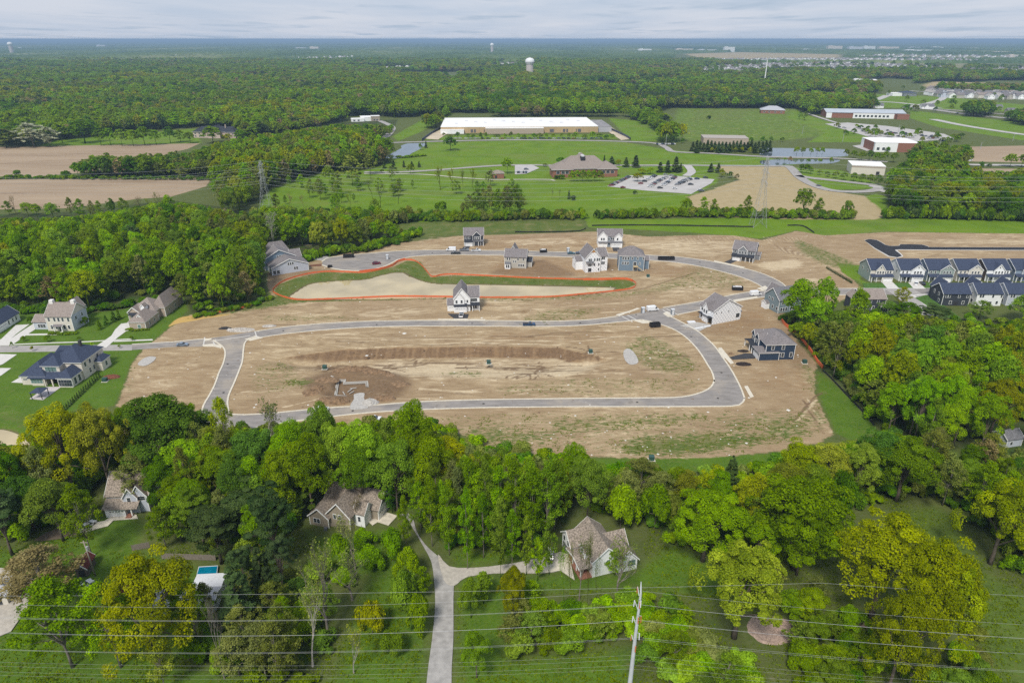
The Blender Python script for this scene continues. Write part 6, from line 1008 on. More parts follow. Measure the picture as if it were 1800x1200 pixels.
h.win('S', 3.4, [W_*(.45+.065*i) for i in range(3)], 4.6, 1.6, 1.7, glass_t); h.win('S', .5, [W_*(.22+.055*i) for i in range(4)], 1.1, 1.0, 1.9, glass_t); h.win('S', -.6, [W_*(.765+.05*i) for i in range(5)], .5, .95, 2.6); h.win('E', W_+.3, [8, 11, 16], 4.6, 1.1, 1.6); h.win('E', W_+.3, [10, 12.5], 1.2, .9, 1.8); h.win('E', W_*.985, [1.5, 4], .6, 1.2, 2.5); h.door('S', 3.4, W_*.57, 0, 4.5, 2.6); h.win('S', 1.2, [W_*.07], 2.0, 1.6, .5); h.chimney(W_*.78, W_*.82, 14, 15, 8, 12.4, mat('flue_dark', (.05,.05,.05), .6)); h.win('E', W_+3.0, [16.2], 1.2, 1.1, 1.8)
pg = empty('pavilion', (*PX(57, 702), 0), 0, 'small dark-roofed patio pavilion on paving behind the cream villa', 'pavilion')
for x in (0, 3.6):
    for y in (0, 3.8): MB().box(x-.1, x+.1, y-.1, y+.1, 0, 2.7).build('post', mat('post_dark', (.03,.03,.035), .6), pg)
MB().add([(-.4,-.4,2.7), (4,-.4,2.7), (4,4.2,2.7), (-.4,4.2,2.7), (1.8,1.5,3.7), (1.8,2.4,3.7)], [(0,1,4), (1,2,5,4), (2,3,5), (3,0,4,5), (3,2,1,0)]).build('roof', rf_navy, pg)
# ---- gabled houses in the trees
h = House('house', 'tan gabled house with brown shingle roof at the head of the gravel lane', (546,920.5), (613,935)); W_ = h.W
h.block(0, 5.6, 0, 9, 3.2, 'y', 2.5, W_tan, rf_brown); h.block(4.9, W_+.2, .8, 12, 4.3, 'y', 3.7, W_tan, rf_brown, .45); h.block(1.0, W_+5.4, 6.6, 13.6, 3.8, 'x', 3.5, W_tan, rf_brown, .45); h.wall(W_+5.42, W_+5.5, 6.7, 13.5, 0, 3.7, W_white, name='garage_wall'); h.block(W_+.1, W_+3.2, 3.0, 7.6, 4.2, 'x', 2.1, W_white, rf_brown, .3)
h.win('S', 0, [1.6, 2.6], 1.0, .8, 1.3); h.win('S', .8, [7.2, 8.7], 2.9, .75, 1.3); h.win('S', 3.0, [W_+1.7], 1.6, .7, 1.5); h.garage('E', W_+5.5, 7.1, 9.8, 2.4); h.garage('E', W_+5.5, 10.3, 13.1, 2.4)
ac = MB().box(-.4, .4, -.4, .4, 0, .8).cyl(0, 0, .8, .9, .3, .28).build('air_conditioner', mat('ac_grey', (.12,.13,.15), .6)); ac.location = (*PX(573, 931), 0); tag(ac, 'dark grey air conditioner beside the tan gabled house', 'air conditioner')
h = House('house', 'white gabled house with mottled brown roof and brick porch beside the lane end', (1043,1017.5), (1118,999)); W_ = h.W; D_ = 12
h.block(0, W_*.63, .6, D_, 5.1, 'y', 3.1, W_white, rf_brown, .45); h.block(W_*.55, W_, 0, 6, 3.6, 'y', 2.9, W_white, rf_brown, .45); h.block(W_*.5, W_-.6, 4.5, 9.5, 4.2, 'x', 2.6, W_white, rf_brown, .4); h.block(-2.6, 2, 7.6, D_+1.5, 4.4, 'x', 2.5, W_white, rf_brown, .4); h.roof(-3.2, 0, 1.0, 8.8, 3.0, 'x', .8, rf_brown, .25); h.block(-1.0, 2.5, 3.4, 6.2, 5.7, 'x', 1.4, W_white, rf_brown, .25)
h.win('S', .6, [4.0, 6.1], 2.9, .85, 1.4, glass_t); h.win('S', 0, [W_*.84, W_*.92], 1.5, 1.0, 1.6, glass_t); h.win('W', -1.0, [4.8], 4.2, .9, 1.3, glass_t); h.win('W', -2.6, [9.6, 12], 3.0, .9, 1.3); h.wall(-2.8, 0, 6.6, 8.4, 0, 2.8, W_brick, name='porch_wall'); [h.post(-2.8, y, 2.8, .12) for y in (1.4, 3.8, 6.2)]; h.garage('W', -2.6, 8.6, 12.8, 2.3, mat('door_grey', (.25,.25,.25), .5)); MB().box(-3.2, 0, .6, 6.6, 0, .25).build('porch_floor', W_brick, h.root)
h = House('house', 'white front-gabled house with brown roof half hidden behind trees at lower left', (190,904), (262,901)); W_ = h.W
h.block(0, W_, 1.5, 12, 5.2, 'x', 4.2, W_white, rf_brown, .45); h.block(W_*.44, W_*.78, .3, 6, 5.2, 'y', 2.8, W_lgrey, rf_brown, .3); h.block(W_*.62, W_, .8, 6, 5.3, 'y', 3.2, W_lgrey, rf_brown, .3); h.roof(0, W_*.8, -1.6, 1.4, 2.9, 'lean', 1.3, rf_brown, .3, False); h.wall(.2, W_*.5, -1.3, 1.4, -.3, 2.8, W_white)
h.garage('S', -1.3, 1.2, W_*.47, 2.2); h.win('S', .3, [W_*.58], 3.7, .9, 1.3); h.win('S', .8, [W_*.83, W_*.91], 3.8, .9, 1.2); h.post(W_*.66, -1.4, 2.9); MB().box(W_*.52, W_*.66, -2.3, -.5, 0, .5).build('porch_step', W_brick, h.root)
h = House('shed', 'small shed with dark red roof beside the wooden utility pole', (136,1014), (156,1012), 'shed'); h.block(0, h.W, 0, 4.5, 2.4, 'y', 1.3, W_dbrown, mat('roof_red', (.13,.035,.03), .8, .2, 2), .25, corners=False); h.door('S', 0, h.W/2, 0, 1.3, 1.9)
h = House('house', 'low white house under the golden tree next to the blue pool', (262,1084), (378,1078)); h.block(0, h.W, 0, 5.5, 2.7, 'x', 1.0, W_white, mat('roof_pale', (.38,.39,.42), .7, .1), .3); h.block(h.W*.55, h.W, 5.6, 9.5, 2.6, 'flat', 0, W_white, mat('roof_white', (.62,.63,.65), .6, .08), .2); h.win('S', 0, [2, 5, 8, 11], 1.0); h.door('S', 0, h.W*.8)
h = House('garden_shed', 'small grey shed with gabled roof at the right edge of the wood', (1767,787), (1794,783), 'shed'); h.block(0, h.W, 0, 5.2, 3.0, 'x', 1.9, W_lgrey, rf_slate, .3); h.win('S', 0, [1.8], .9, .9, 1.1); h.win('W', 0, [2.6], 1.0, .7, .9)
h = House('shed', 'pale low outbuilding cut by the lower left picture edge', (-12,1066), (16,1062), 'shed'); h.block(0, h.W, 0, 6, 2.6, 'x', 1.0, W_cream, mat('roof_pale', (.38,.39,.42)), .3, corners=False); h.door('S', 0, 1.6)
# pool
pl = MB().poly([PX(*p) for p in ((345,1020),(350,999),(384,997),(382,1014),(372,1022))], .05, .7).build('pool_wall', mat('pool_wall_white', (.6,.62,.65), .5)); 
pr = empty('swimming_pool', (0, 0, 0), 0, 'above-ground pool under a bright blue cover beside the golden tree', 'swimming pool'); pl.parent = pr; MB().poly([PX(*p) for p in ((346,1018),(351,1000.5),(383,998.5),(381,1013),(371,1020))], .71, .76).build('pool_cover', mat('pool_blue', (.0,.17,.27), .3, .12, .8), pr)
# ---- larger buildings in the middle distance
h = House('office_building', 'brick office with steep hipped grey-brown roof and rooftop equipment well', (972,313.5), (1086,311.5), 'office building'); W_ = h.W
h.block(0, W_*.30, 2, 22, 7.5, 'hip', 6, W_brick, rf_taupe, 1.2, corners=False); h.block(W_*.70, W_, 2, 22, 7.5, 'hip', 6, W_brick, rf_taupe, 1.2, corners=False); h.block(W_*.12, W_*.88, 6, 30, 7.6, 'hip', 10, W_brick, rf_taupe, 1.2, corners=False); h.block(W_*.28, W_*.70, 8, 36, 8.6, 'hip', 11, W_brick, rf_taupe, 1, corners=False)
h.win('S', 2, [W_*.08, W_*.16, W_*.22, W_*.78, W_*.85, W_*.92], 3.4, 3.2, 2.4); MB().box(W_*.455, W_*.525, 12.5, 30, 10, 17.2).build('equipment_well', mat('well_dark', (.03,.03,.035), .7), h.root)
for i in range(5): MB().box(W_*.465, W_*.51, 12.8+i*3.4, 15.2+i*3.4, 17.2, 18.4).build('roof_unit', mat('unit_white', (.6,.6,.62), .6), h.root)
h = House('pump_house', 'small brick hut with hipped roof left of the office', (866,314.5), (886,314), 'hut'); h.block(0, h.W, 0, 9, 5, 'hip', 2.4, W_brick, rf_brown, .6, corners=False); h.door('S', 0, h.W*.3, 0, 2, 3)
roofw = mat('membrane_white', (.80,.79,.77), .7, .05, .03); wall_t = mat('wall_ochre', (.46,.34,.19), .85, .08, .05)
h = House('warehouse', 'very long flat warehouse with white roof and ochre walls', (775,234.5), (1064,233), 'warehouse'); W_ = h.W
h.block(0, W_*.955, 0, 118, 8, 'flat', 0, wall_t, roofw, corners=False); h.block(W_*.27, W_*.62, -9, -.1, 7, 'flat', 0, W_pbrick, roofw, corners=False); h.block(0, W_*.14, -7, -.1, 5, 'flat', 0, W_white, roofw, corners=False); h.block(W_*.956, W_*1.04, 4, 90, 7, 'flat', 0, mat('wall_grey_panel', (.4,.4,.42), .8), mat('yard_grey', (.25,.24,.24), .9, .3, .2), corners=False)
for i in range(26): MB().box(W_*.02+i*W_*.035, W_*.02+i*W_*.035+1.2, -.35, -.1, 0, 7.6).build('pilaster', wall_t, h.root)
for i in range(14): x = W_*(.08+.06*i); MB().box(x, x+4, 30+(i*37 % 50), 34+(i*37 % 50), 8.35, 9.8).build('roof_unit', mat('unit_white', (.6,.6,.62)), h.root)
for i in range(10): MB().box(W_*.1+i*W_*.08, W_*.1+i*W_*.08+7, -.3, -.05, 1, 5).build('dock_door', mat('dock_dark', (.12,.12,.13), .7), h.root)
h = House('school_hall', 'long brick hall with pale blue metal roof beyond the car park', (1452,207), (1590,209.5), 'hall'); W_ = h.W
h.block(0, W_, 0, 42, 8.5, 'x', 4, W_brick, mat('metal_roof_blue', (.42,.46,.50), .5, .05, .05), 1, corners=False); h.wall(W_*.34, W_*.86, -1.2, -.05, 0, 7.6, W_white, name='white_front'); h.win('S', -1.2, [W_*(.38+.05*i) for i in range(9)], 2, 3.6, 3.2); h.wall(-.4, 8, -.6, -.05, 0, 8.2, W_white, name='white_front'); h.block(W_*.88, W_*1.03, -9, 6, 7, 'flat', 0, W_brick, W_brick, corners=False)
h = House('hall', 'white-roofed hall with brick right half near the far pond', (1536,267), (1616,268.5), 'hall'); W_ = h.W
h.block(0, W_, 0, h.depth_to((1518,257)) if h.depth_to((1518,257)) > 20 else 45, 10, 'flat', 0, W_white, roofw, corners=False); h.wall(W_*.5, W_+.15, -.25, -.02, 0, 10.3, W_brick, name='brick_wall'); h.wall(-.25, -.02, 4, 36, 0, 10.3, W_brick, name='brick_wall'); h.win('S', 0, [W_*.08, W_*.2, W_*.32], 2, 3, 3)
h = House('hall', 'plain cream hall with flat white roof inside the curved drive', (1495,306), (1554,308.8), 'hall'); W_ = h.W; D_ = h.depth_to((1464,296.5)); h.block(0, W_, 0, max(26, D_), 8.2, 'flat', 0, W_cream, roofw, corners=False); h.wall(-.1, W_+.1, -.14, -.03, 6.7, 7.6, mat('band_taupe', (.36,.28,.22), .8), name='band'); h.door('S', 0, W_*.8, 0, 3, 3.4)
h = House('hall', 'white ribbed hall behind the dark pine belt', (1415,177), (1461,177), 'hall'); h.block(0, h.W, 0, 40, 9, 'flat', 0, W_white, roofw, corners=False); h.door('S', 0, h.W*.3, 0, 6, 4); h.win('S', 0, [h.W*q for q in (.12, .45, .6, .75, .9)], 3, 3, 4)
h = House('clubhouse', 'low brown building with pale hipped roof at the far lawn corner', (1337,199.5), (1379,200.5), 'clubhouse'); h.block(0, h.W, 0, 26, 6, 'hip', 6, W_brick, mat('roof_pale', (.38,.39,.42)), 1, corners=False); h.win('S', 0, [h.W*q for q in (.15, .35, .6, .85)], 1.6, 3, 2)
h = House('mansion', 'wide pale mansion with dark hipped roof among trees beyond the fields', (338,243), (418,243.5), 'mansion'); W_ = h.W
h.block(0, W_, 4, 22, 7.6, 'hip', 6, mat('wall_pinkish', (.50,.40,.35), .85), rf_dark, 1, corners=False); h.block(W_*.35, W_*.62, 0, 26, 8.4, 'hip', 7, mat('wall_pinkish', (.5,.4,.35)), rf_dark, 1, corners=False); h.block(W_*.75, W_*.95, 1, 12, 7.6, 'hip', 5, mat('wall_pinkish', (.5,.4,.35)), rf_dark, .8, corners=False)
h.win('S', 4, [W_*q for q in (.05, .14, .23)], 4.6, 2, 1.8); h.win('S', 4, [W_*q for q in (.05, .14, .23)], 1.2, 2, 1.8); h.win('S', 1, [W_*.82, W_*.89], 4.6, 1.8, 1.8); h.chimney(W_*.68, W_*.70, 10, 12, 8, 16, W_pbrick)
h = House('low_building', 'low white stepped building at the forest edge beyond the park', (618,214.5), (668,213), 'building'); h.block(0, h.W*.45, 0, 16, 4, 'flat', 0, W_white, roofw, corners=False); h.block(h.W*.35, h.W, 4, 30, 5.5, 'flat', 0, W_white, roofw, corners=False); h.block(h.W*.7, h.W, 0, 12, 7.5, 'flat', 0, W_tan, roofw, corners=False); h.win('S', 0, [h.W*q for q in (.1, .25, .8, .9)], 1, 3, 2)
h = House('low_building', 'navy-roofed building beside the far curved road', (1588,169.5), (1611,169.5), 'building'); h.block(0, h.W, 0, 30, 7, 'hip', 4, W_grey, rf_navy, 1, corners=False); h.block(-22, -.5, 6, 34, 6, 'flat', 0, W_white, roofw, corners=False); h.win('S', 0, [h.W*.3, h.W*.7], 2, 3, 2)
h = House('low_building', 'white-roofed school among far trees in front of the tan strip', (1490,147), (1541,148), 'school'); h.block(0, h.W, 0, 60, 10, 'flat', 0, W_brick, roofw, corners=False); h.block(h.W*.2, h.W*.35, -12, 20, 13, 'flat', 0, W_white, roofw, corners=False)
h = House('greenhouse', 'long white roof glimpsed between trees in the right copse', (1752,358), (1786,358), 'greenhouse'); h.block(0, h.W, 0, 20, 4, 'x', 3, W_white, roofw, .3, corners=False)
h = House('greenhouse', 'smaller white roof left of the long one in the right copse', (1690,352), (1712,351), 'greenhouse'); h.block(0, h.W, 0, 14, 4, 'x', 2.4, W_white, roofw, .3, corners=False)
for x0, x1, yb, lab in ((1538, 1553, 190.5, 'small white house by the far road junction'), (1620, 1642, 192, 'grey house with white gable beside the far road'), (1738, 1762, 193.5, 'long dark-roofed house before the far estate'), (1772, 1785, 200, 'small brown house at the edge of the far road')):
    h = House('house', lab, (x0, yb), (x1, yb)); h.block(0, h.W, 0, 11, 5, 'x', 4, W_white if 'white' in lab else W_beige, rf_slate, .5, corners=False); h.block(h.W*.2, h.W*.5, -2, 5, 5, 'y', 3, W_white, rf_slate, .5, corners=False)
h = House('backdrop_hall', 'grey-roofed hall behind the row of spruces', (1236,253), (1315,254.5), 'hall'); h.block(0, h.W, 0, 30, 7, 'flat', 0, W_pbrick, mat('roof_taupe', (.38,.34,.30), .9), corners=False); h.root.name = 'spruce_hall'
# ---- distant houses: estates
def tiny_house(col_w, col_r, w_=11, d_=12, z=6, rh=3.6):
    mb = MB(); mb.box(-w_/2, w_/2, -d_/2, d_/2, 0, z); mb.add([(-w_/2,-d_/2,z), (w_/2,-d_/2,z), (0,-d_/2,z+rh), (-w_/2,d_/2,z), (w_/2,d_/2,z), (0,d_/2,z+rh)], [(0,1,2), (5,4,3)])
    mb.mi = 1; e = .6; mb.add([(-w_/2-e,-d_/2-e,z-.2), (0,-d_/2-e,z+rh+.3), (0,d_/2+e,z+rh+.3), (-w_/2-e,d_/2+e,z-.2), (w_/2+e,-d_/2-e,z-.2), (w_/2+e,d_/2+e,z-.2)], [(0,1,2,3), (1,4,5,2)]); mb.mi = 0; mb.box(-w_*.2, w_*.3, -d_/2-2, -d_/2, 0, 3.2)
    mb.mi = 2; [mb.box(x-.6, x+.6, -d_/2-.08, -d_/2, z-2.2, z-.7) for x in (-w_*.28, w_*.28)]
    o = mb.build('house', [col_w, col_r, glass]); me = o.data; bpy.data.objects.remove(o); return me
TH = [tiny_house(a, b, w_*1.2, d_*1.15, 7, 4.2) for a, b, w_, d_ in ((W_white, rf_gray, 11, 12), (W_cream, rf_taupe, 12, 13), (W_lgrey, rf_slate, 11, 12), (W_beige, rf_gray, 10, 14), (W_white, rf_slate, 14, 11), (W_white, roofm('shingle_light', (.34,.32,.30)), 12, 12))]
EST = [([(1628,160),(1660,157),(1800,158),(1860,160),(1860,176),(1740,175),(1660,172),(1628,168)], 21, .92, 'pale gabled house in the large estate at the upper right', 'estate of pale gabled houses'), ([(1230,134),(1240,120),(1330,114),(1480,112),(1580,115),(1680,122),(1690,127),(1500,127),(1380,126),(1300,133),(1190,130)], 31, .85, 'tiny pale house in the hazy estate right of the water tower', 'hazy estate right of the water tower'), ([(1650,128),(1760,121),(1900,122),(1900,132),(1800,132)], 31, .9, 'tiny pale house in the hazy estate at the far right', 'hazy estate at the far right'),
       ([(640,125),(700,119),(725,119),(715,124),(660,127)], 42, .7, 'tiny pale house in the hazy clearing left of the water tower', 'hazy clearing left of the water tower'), ([(850,122),(880,112),(925,111),(915,125)], 42, .5, 'tiny pale house among trees just left of the water tower', 'houses just left of the water tower'), ([(310,104),(340,99),(352,101),(335,107)], 46, .7, 'tiny pale house in the hazy forest gap at upper left', 'hazy forest gap at upper left'), ([(1005,131),(1240,126),(1240,131),(1020,136)], 60, .55, 'tiny house along the tree line right of the water tower', 'tree line right of the water tower'), ([(480,112),(600,100),(620,103),(560,109)], 70, .5, 'tiny white house in far haze above the middle forest', 'far haze above the middle forest')]
EST += [([(1190,110.5),(1240,105),(1500,104),(1700,105.5),(1750,110)], 50, .8, 'tiny pale house in the hazy estate right of the water tower', 'hazy estate right of the water tower'), ([(1490,100),(1560,96.5),(1750,98.5),(1790,102),(1640,103)], 95, .8, 'x', 'x'), ([(500,103),(620,100),(625,104),(560,107)], 80, .6, 'x', 'x')]
hh = []
for P_, sp_, pr_, lab, grp in EST:
    P = PXs(P_); X, Y = grid_points(P, sp_, RNG, .22)
    for a, b in zip(X, Y):
        x, y_ = unproj(a, b)
        if RNG.uniform() < pr_ and -20 < x < 1815: hh.append((a, b, lab, grp))
hh.sort(key=lambda q: q[1]); print('estate houses', len(hh)); mbs = MB()
for i, (a, b, lab, grp) in enumerate(hh):
    me = TH[int(RNG.integers(0, len(TH)))]; rz = RNG.choice([0, 0, math.pi/2, math.pi, .25])+RNG.uniform(-.1, .1)
    if i < 245: o = bpy.data.objects.new('house', me); COL.objects.link(o); o.location = (a, b, 0); o.rotation_euler.z = rz; tag(o, lab, 'house', grp)
    else:
        v = np.zeros(len(me.vertices)*3); me.vertices.foreach_get('co', v); v = v.reshape(-1, 3); c_, s_ = math.cos(rz), math.sin(rz); mbs.mi = int(RNG.integers(0, 2)); o0 = len(mbs.v)
        vv = np.stack([v[:, 0]*c_-v[:, 1]*s_+a, v[:, 0]*s_+v[:, 1]*c_+b, v[:, 2]], 1); mbs.v += [tuple(q) for q in vv]; mbs.f += [tuple(k+o0 for k in p.vertices) for p in me.polygons]; mbs.m += [0 if p.material_index == 0 else 1 for p in me.polygons]
if mbs.v: o = mbs.build('far_houses', [W_white, rf_gray]); o['kind'] = 'stuff'
# big pale sheds near the horizon
for k, (x0, x1, yb, yt) in enumerate(((1122, 1145, 91, 86.5), (1188, 1218, 90.5, 86), (1226, 1260, 91.5, 87.5), (1273, 1291, 91.5, 83), (1455, 1480, 88.5, 81), (1492, 1515, 89, 82.5), (1518, 1538, 88.5, 81.5), (1545, 1580, 88.5, 82.5), (1598, 1625, 87.5, 83.5), (1640, 1658, 87, 83), (1748, 1776, 95.5, 91.5), (1410, 1450, 90, 87), (30, 46, 87, 84.5), (545, 560, 88, 82.5), (520, 538, 87, 84), (306, 318, 104, 98), (1775, 1800, 101, 97), (170, 185, 84, 79.5), (1590, 1640, 90.5, 88), (1700,1730,86,84))):
    a, b = PX(x0, yb), PX(x1, yb); z = max(9, height_at(a[1], yt)); mb = MB(); w_ = b[0]-a[0]; d_ = 60; mb.box(0, w_, 0, d_, 0, z); mb.box(w_*.1, w_*.35, d_*.2, d_*.6, z, z+4); mb.box(w_*.05, w_*.15, -3, 0, 0, z*.5)
    o = mb.build('hall', mat('hall_pale_%d' % (k % 3), [(.72,.72,.72), (.62,.55,.48), (.55,.56,.60)][k % 3], .8)); o.location = (a[0], a[1], 0); tag(o, 'large pale hall rising above the hazy distant trees', 'hall', 'pale halls near the horizon')
# ================================================================ POLES, PYLONS, WIRES, TOWERS
galv = mat('galvanised', (.42,.43,.44), .5, .1, 2, metal=.3); pole_st = mat('pole_steel', (.50,.52,.54), .55, .08, .6); wire_m = mat('wire', (.36,.37,.38), .5); ins_w = mat('insulator_white', (.75,.77,.80), .3); ins_o = mat('insulator_orange', (.55,.16,.06), .5); wood_p = mat('pole_wood', (.30,.26,.21), .9, .2, 2)
def wire(name, A, B, sag, r, label, group, ext=None):
    A, B = Vector(A), Vector(B); n = 28; pts = []
    for i in range(n+1):
        t_ = i/n; p = A.lerp(B, t_); p.z -= 4*sag*t_*(1-t_); pts.append(p)
    o = MB().tube(pts, r, 4).build(name, wire_m); return tag(o, label, 'power line', group)
bx, by = 21.0, 87.0
sp_ = empty('utility_pole', (bx, by, 0), 0, 'tall grey steel transmission pole at the bottom carrying many wires', 'utility pole')
MB().tube([(0, 0, -.5), (.1, 0, 12), (.25, 0, 24), (.45, 0, 33.6), (.3, 0, 36.2)], [.52, .42, .30, .18, .05], 14).build('pole_shaft', pole_st, sp_, True)
ATTZ = [(33.2, -.1), (32.3, .1), (30.2, -.35), (28.9, .35), (26.6, -.35), (25.0, .35), (22.3, -.3), (19.6, .2), (18.6, -.2), (17.2, .25), (16.3, -.25)]
for i, (z, dx_) in enumerate(ATTZ[:7]):
    s_ = -1 if i % 2 else 1; MB().tube([(.2, 0, z), (.2+dx_*1.2, s_*1.1, z+.9)], [.07, .05], 6).build('arm', pole_st, sp_); MB().tube([(.2+dx_*1.2, s_*1.1, z+.85), (.2+dx_*1.3, s_*1.15, z-.5)], [.09, .09], 6).build('insulator', ins_o if i % 3 == 0 else ins_w, sp_)
for i in (1, 3, 6): MB().tube([(.35, -.5, ATTZ[i][0]-.1), (.35, -.5, ATTZ[i][0]-1.4)], .10, 6).build('insulator', ins_o, sp_)
for i, (z, dx_) in enumerate(ATTZ):
    low = i > 6; r_ = .009 if low else .013; yb = by + (-1 if i % 2 else 1)*1.1*(0 if low else 1)
    wire('power_line', (bx+.3, yb, z), (bx-178, yb+2, z+1.2), 5.2 if not low else 4.2, r_, 'thin pale wire crossing the bottom left lawns from the steel pole', 'wires from the steel pole to the left')
    wire('power_line', (bx+.3, yb, z), (bx+160, yb-4, z-6.5), 3.4 if not low else 3.0, r_, 'thin pale wire running over the golden oaks from the steel pole', 'wires from the steel pole to the right')
Yg = 96; wire('power_line', (-150, Yg+6, height_at(Yg+6, 1046)), (60, Yg+6, height_at(Yg+6, 1024)), 1.2, .018, 'thinnest upper wire crossing the lawns above the bundle at lower left', None); wire('power_line', (60, Yg+6, height_at(Yg+6, 1024)), (150, Yg+6, height_at(Yg+6, 1066)), .6, .018, 'thinnest upper wire crossing the golden oaks above the bundle', None)
up = empty('utility_pole', (*PX(168, 1012), 0), 0, 'weathered wooden pole with grey transformer can above the red-roofed shed', 'utility pole')
zt = height_at(PX(168, 1012)[1], 950); MB().tube([(0, 0, -.3), (-.25, 0, zt)], [.2, .13], 8).build('pole_shaft', wood_p, up, True); MB().cyl(.3, -.25, zt-2.6, zt-1.5, .28).build('transformer', galv, up); MB().box(-1.1, .7, -.06, .06, zt-.6, zt-.45).build('crossarm', wood_p, up)
def pylon(px, py, top, lab, hw=4.6, rz=.0):
    X, Y = PX(px, py); h = height_at(Y, top); root = empty('pylon', (X, Y, 0), rz, lab, 'pylon'); lv = [(0, hw), (h*.18, hw*.78), (h*.34, hw*.60), (h*.5, hw*.42), (h*.62, hw*.30), (h*.74, hw*.24), (h*.86, hw*.2), (h, hw*.14)]
    for sx_ in (-1, 1):
        for sy in (-1, 1): MB().tube([(sx_*a, sy*a, z) for z, a in lv], .10, 4).build('leg', galv, root)
    mb = MB()
    for (z0, a0), (z1, a1) in zip(lv, lv[1:]):
        for q in range(4):
            c = [(-1,-1), (1,-1), (1,1), (-1,1)]; p, r_ = c[q], c[(q+1) % 4]; A0, B0, A1, B1 = (p[0]*a0, p[1]*a0, z0), (r_[0]*a0, r_[1]*a0, z0), (p[0]*a1, p[1]*a1, z1), (r_[0]*a1, r_[1]*a1, z1)
            mb.tube([A0, B1], .05, 3, False); mb.tube([B0, A1], .05, 3, False); mb.tube([A1, B1], .05, 3, False)
    mb.build('bracing', galv, root); ends = []
    for z, L_ in ((h*.66, 6.2), (h*.80, 7.0), (h*.93, 5.6)):
        for s_ in (-1, 1):
            m_ = MB(); y1 = s_*L_; m_.tube([(0, 0, z+1.6), (0, y1, z)], .09, 4); m_.tube([(-.9, 0, z), (0, y1, z)], .09, 4); m_.tube([(.9, 0, z), (0, y1, z)], .09, 4); m_.tube([(0, y1, z), (0, y1, z-2.2)], .10, 4); m_.build('crossarm', galv, root)
            ends.append((X-y1*math.sin(rz), Y+y1*math.cos(rz), z-2.2))
    ends.append((X, Y, h)); return ends
pa = pylon(470, 374, 283, 'steel lattice pylon rising out of the wood at left', 4.4); pb = pylon(1332, 398, 277, 'steel lattice pylon on the green strip at right', 4.6)
for i, (a, b) in enumerate(zip(pa, pb)):
    wire('power_line', a, b, 11 if i < 6 else 8, .05, 'thin wire spanning the park meadow between the two lattice pylons', 'wires between the lattice pylons')
    d_ = Vector(a)-Vector(b); wire('power_line', a, tuple(Vector(a)+d_*.9), 9, .05, 'thin wire running left over the ploughed field from the lattice pylon', 'wires left of the lattice pylon'); wire('power_line', b, tuple(Vector(b)-d_*.8), 9, .05, 'thin wire running right over the copse from the lattice pylon', 'wires right of the lattice pylon')
def tower(px, Y, top, w_, lab):
    X = (px-900)/FOC*depth(0, Y); h = height_at(Y, top); r_ = w_/2*depth(0, Y)/FOC; root = empty('water_tower', (X, Y, 0), 0, lab, 'water tower'); cw = mat('tower_white', (.72,.73,.74), .5); 
    mb = MB(); n = 28; rs = [r_*.80*(1.03 if k % 2 else .97) for k in range(n)]; vs = [(rs[k]*math.cos(6.283*k/n), rs[k]*math.sin(6.283*k/n), z) for z in (0, h*.70) for k in range(n)]; mb.add(vs, [(k, (k+1) % n, n+(k+1) % n, n+k) for k in range(n)]); mb.build('column', mat('tower_beige', (.50,.45,.42), .7), root)
    mb = MB(); mb.tube([(0,0,h*.68), (0,0,h*.70), (0,0,h*.76), (0,0,h*.84), (0,0,h*.92), (0,0,h*.97), (0,0,h)], [r_*.8, r_*.84, r_*1.05, r_*1.08, r_*.95, r_*.6, r_*.12], 28); mb.build('tank', cw, root, True)
    MB().tube([(0,0,h*.785), (0,0,h*.80)], [r_*1.1, r_*1.1], 28).build('rail', mat('tower_rail', (.3,.3,.3), .6), root)
tower(931, 2330, 101.5, 15, 'large white water tower with beige fluted shaft in the middle distance'); tower(22, 6400, 74, 8, 'small white water tower on the horizon at far left'); tower(865, 6600, 76, 6, 'small white water tower on the horizon left of the large one')
X = (1343-900)/FOC*depth(0, 2050); m_ = empty('radio_mast', (X, 2050, 0), 0, 'slim white mast standing above the dark pines', 'mast'); MB().tube([(0,0,0), (0,0,height_at(2050, 106))], [1.6, 1.1], 8).build('mast_shaft', W_white, m_); MB().box(-2, 2, -2, 2, 0, 3).build('base', conc, m_)
for x, b_, t__ in ((1481, 250, 233), (1170, 258, 237), (1410, 236, 222), (1578, 236, 220), (1653, 252, 238), (1723, 262, 250), (1700, 205, 193), (1780, 248, 236)):
    p = PX(x, b_); MB().tube([(p[0], p[1], 0), (p[0], p[1], height_at(p[1], t__)-.3), (p[0]+2, p[1], height_at(p[1], t__))], [.28, .2, .16], 6).build('street_lamp', galv); tag(bpy.data.objects[-1] if False else COL.objects[-1], 'thin pale lamp post beside the far roads and car park', 'street lamp', 'lamp posts by the far roads')
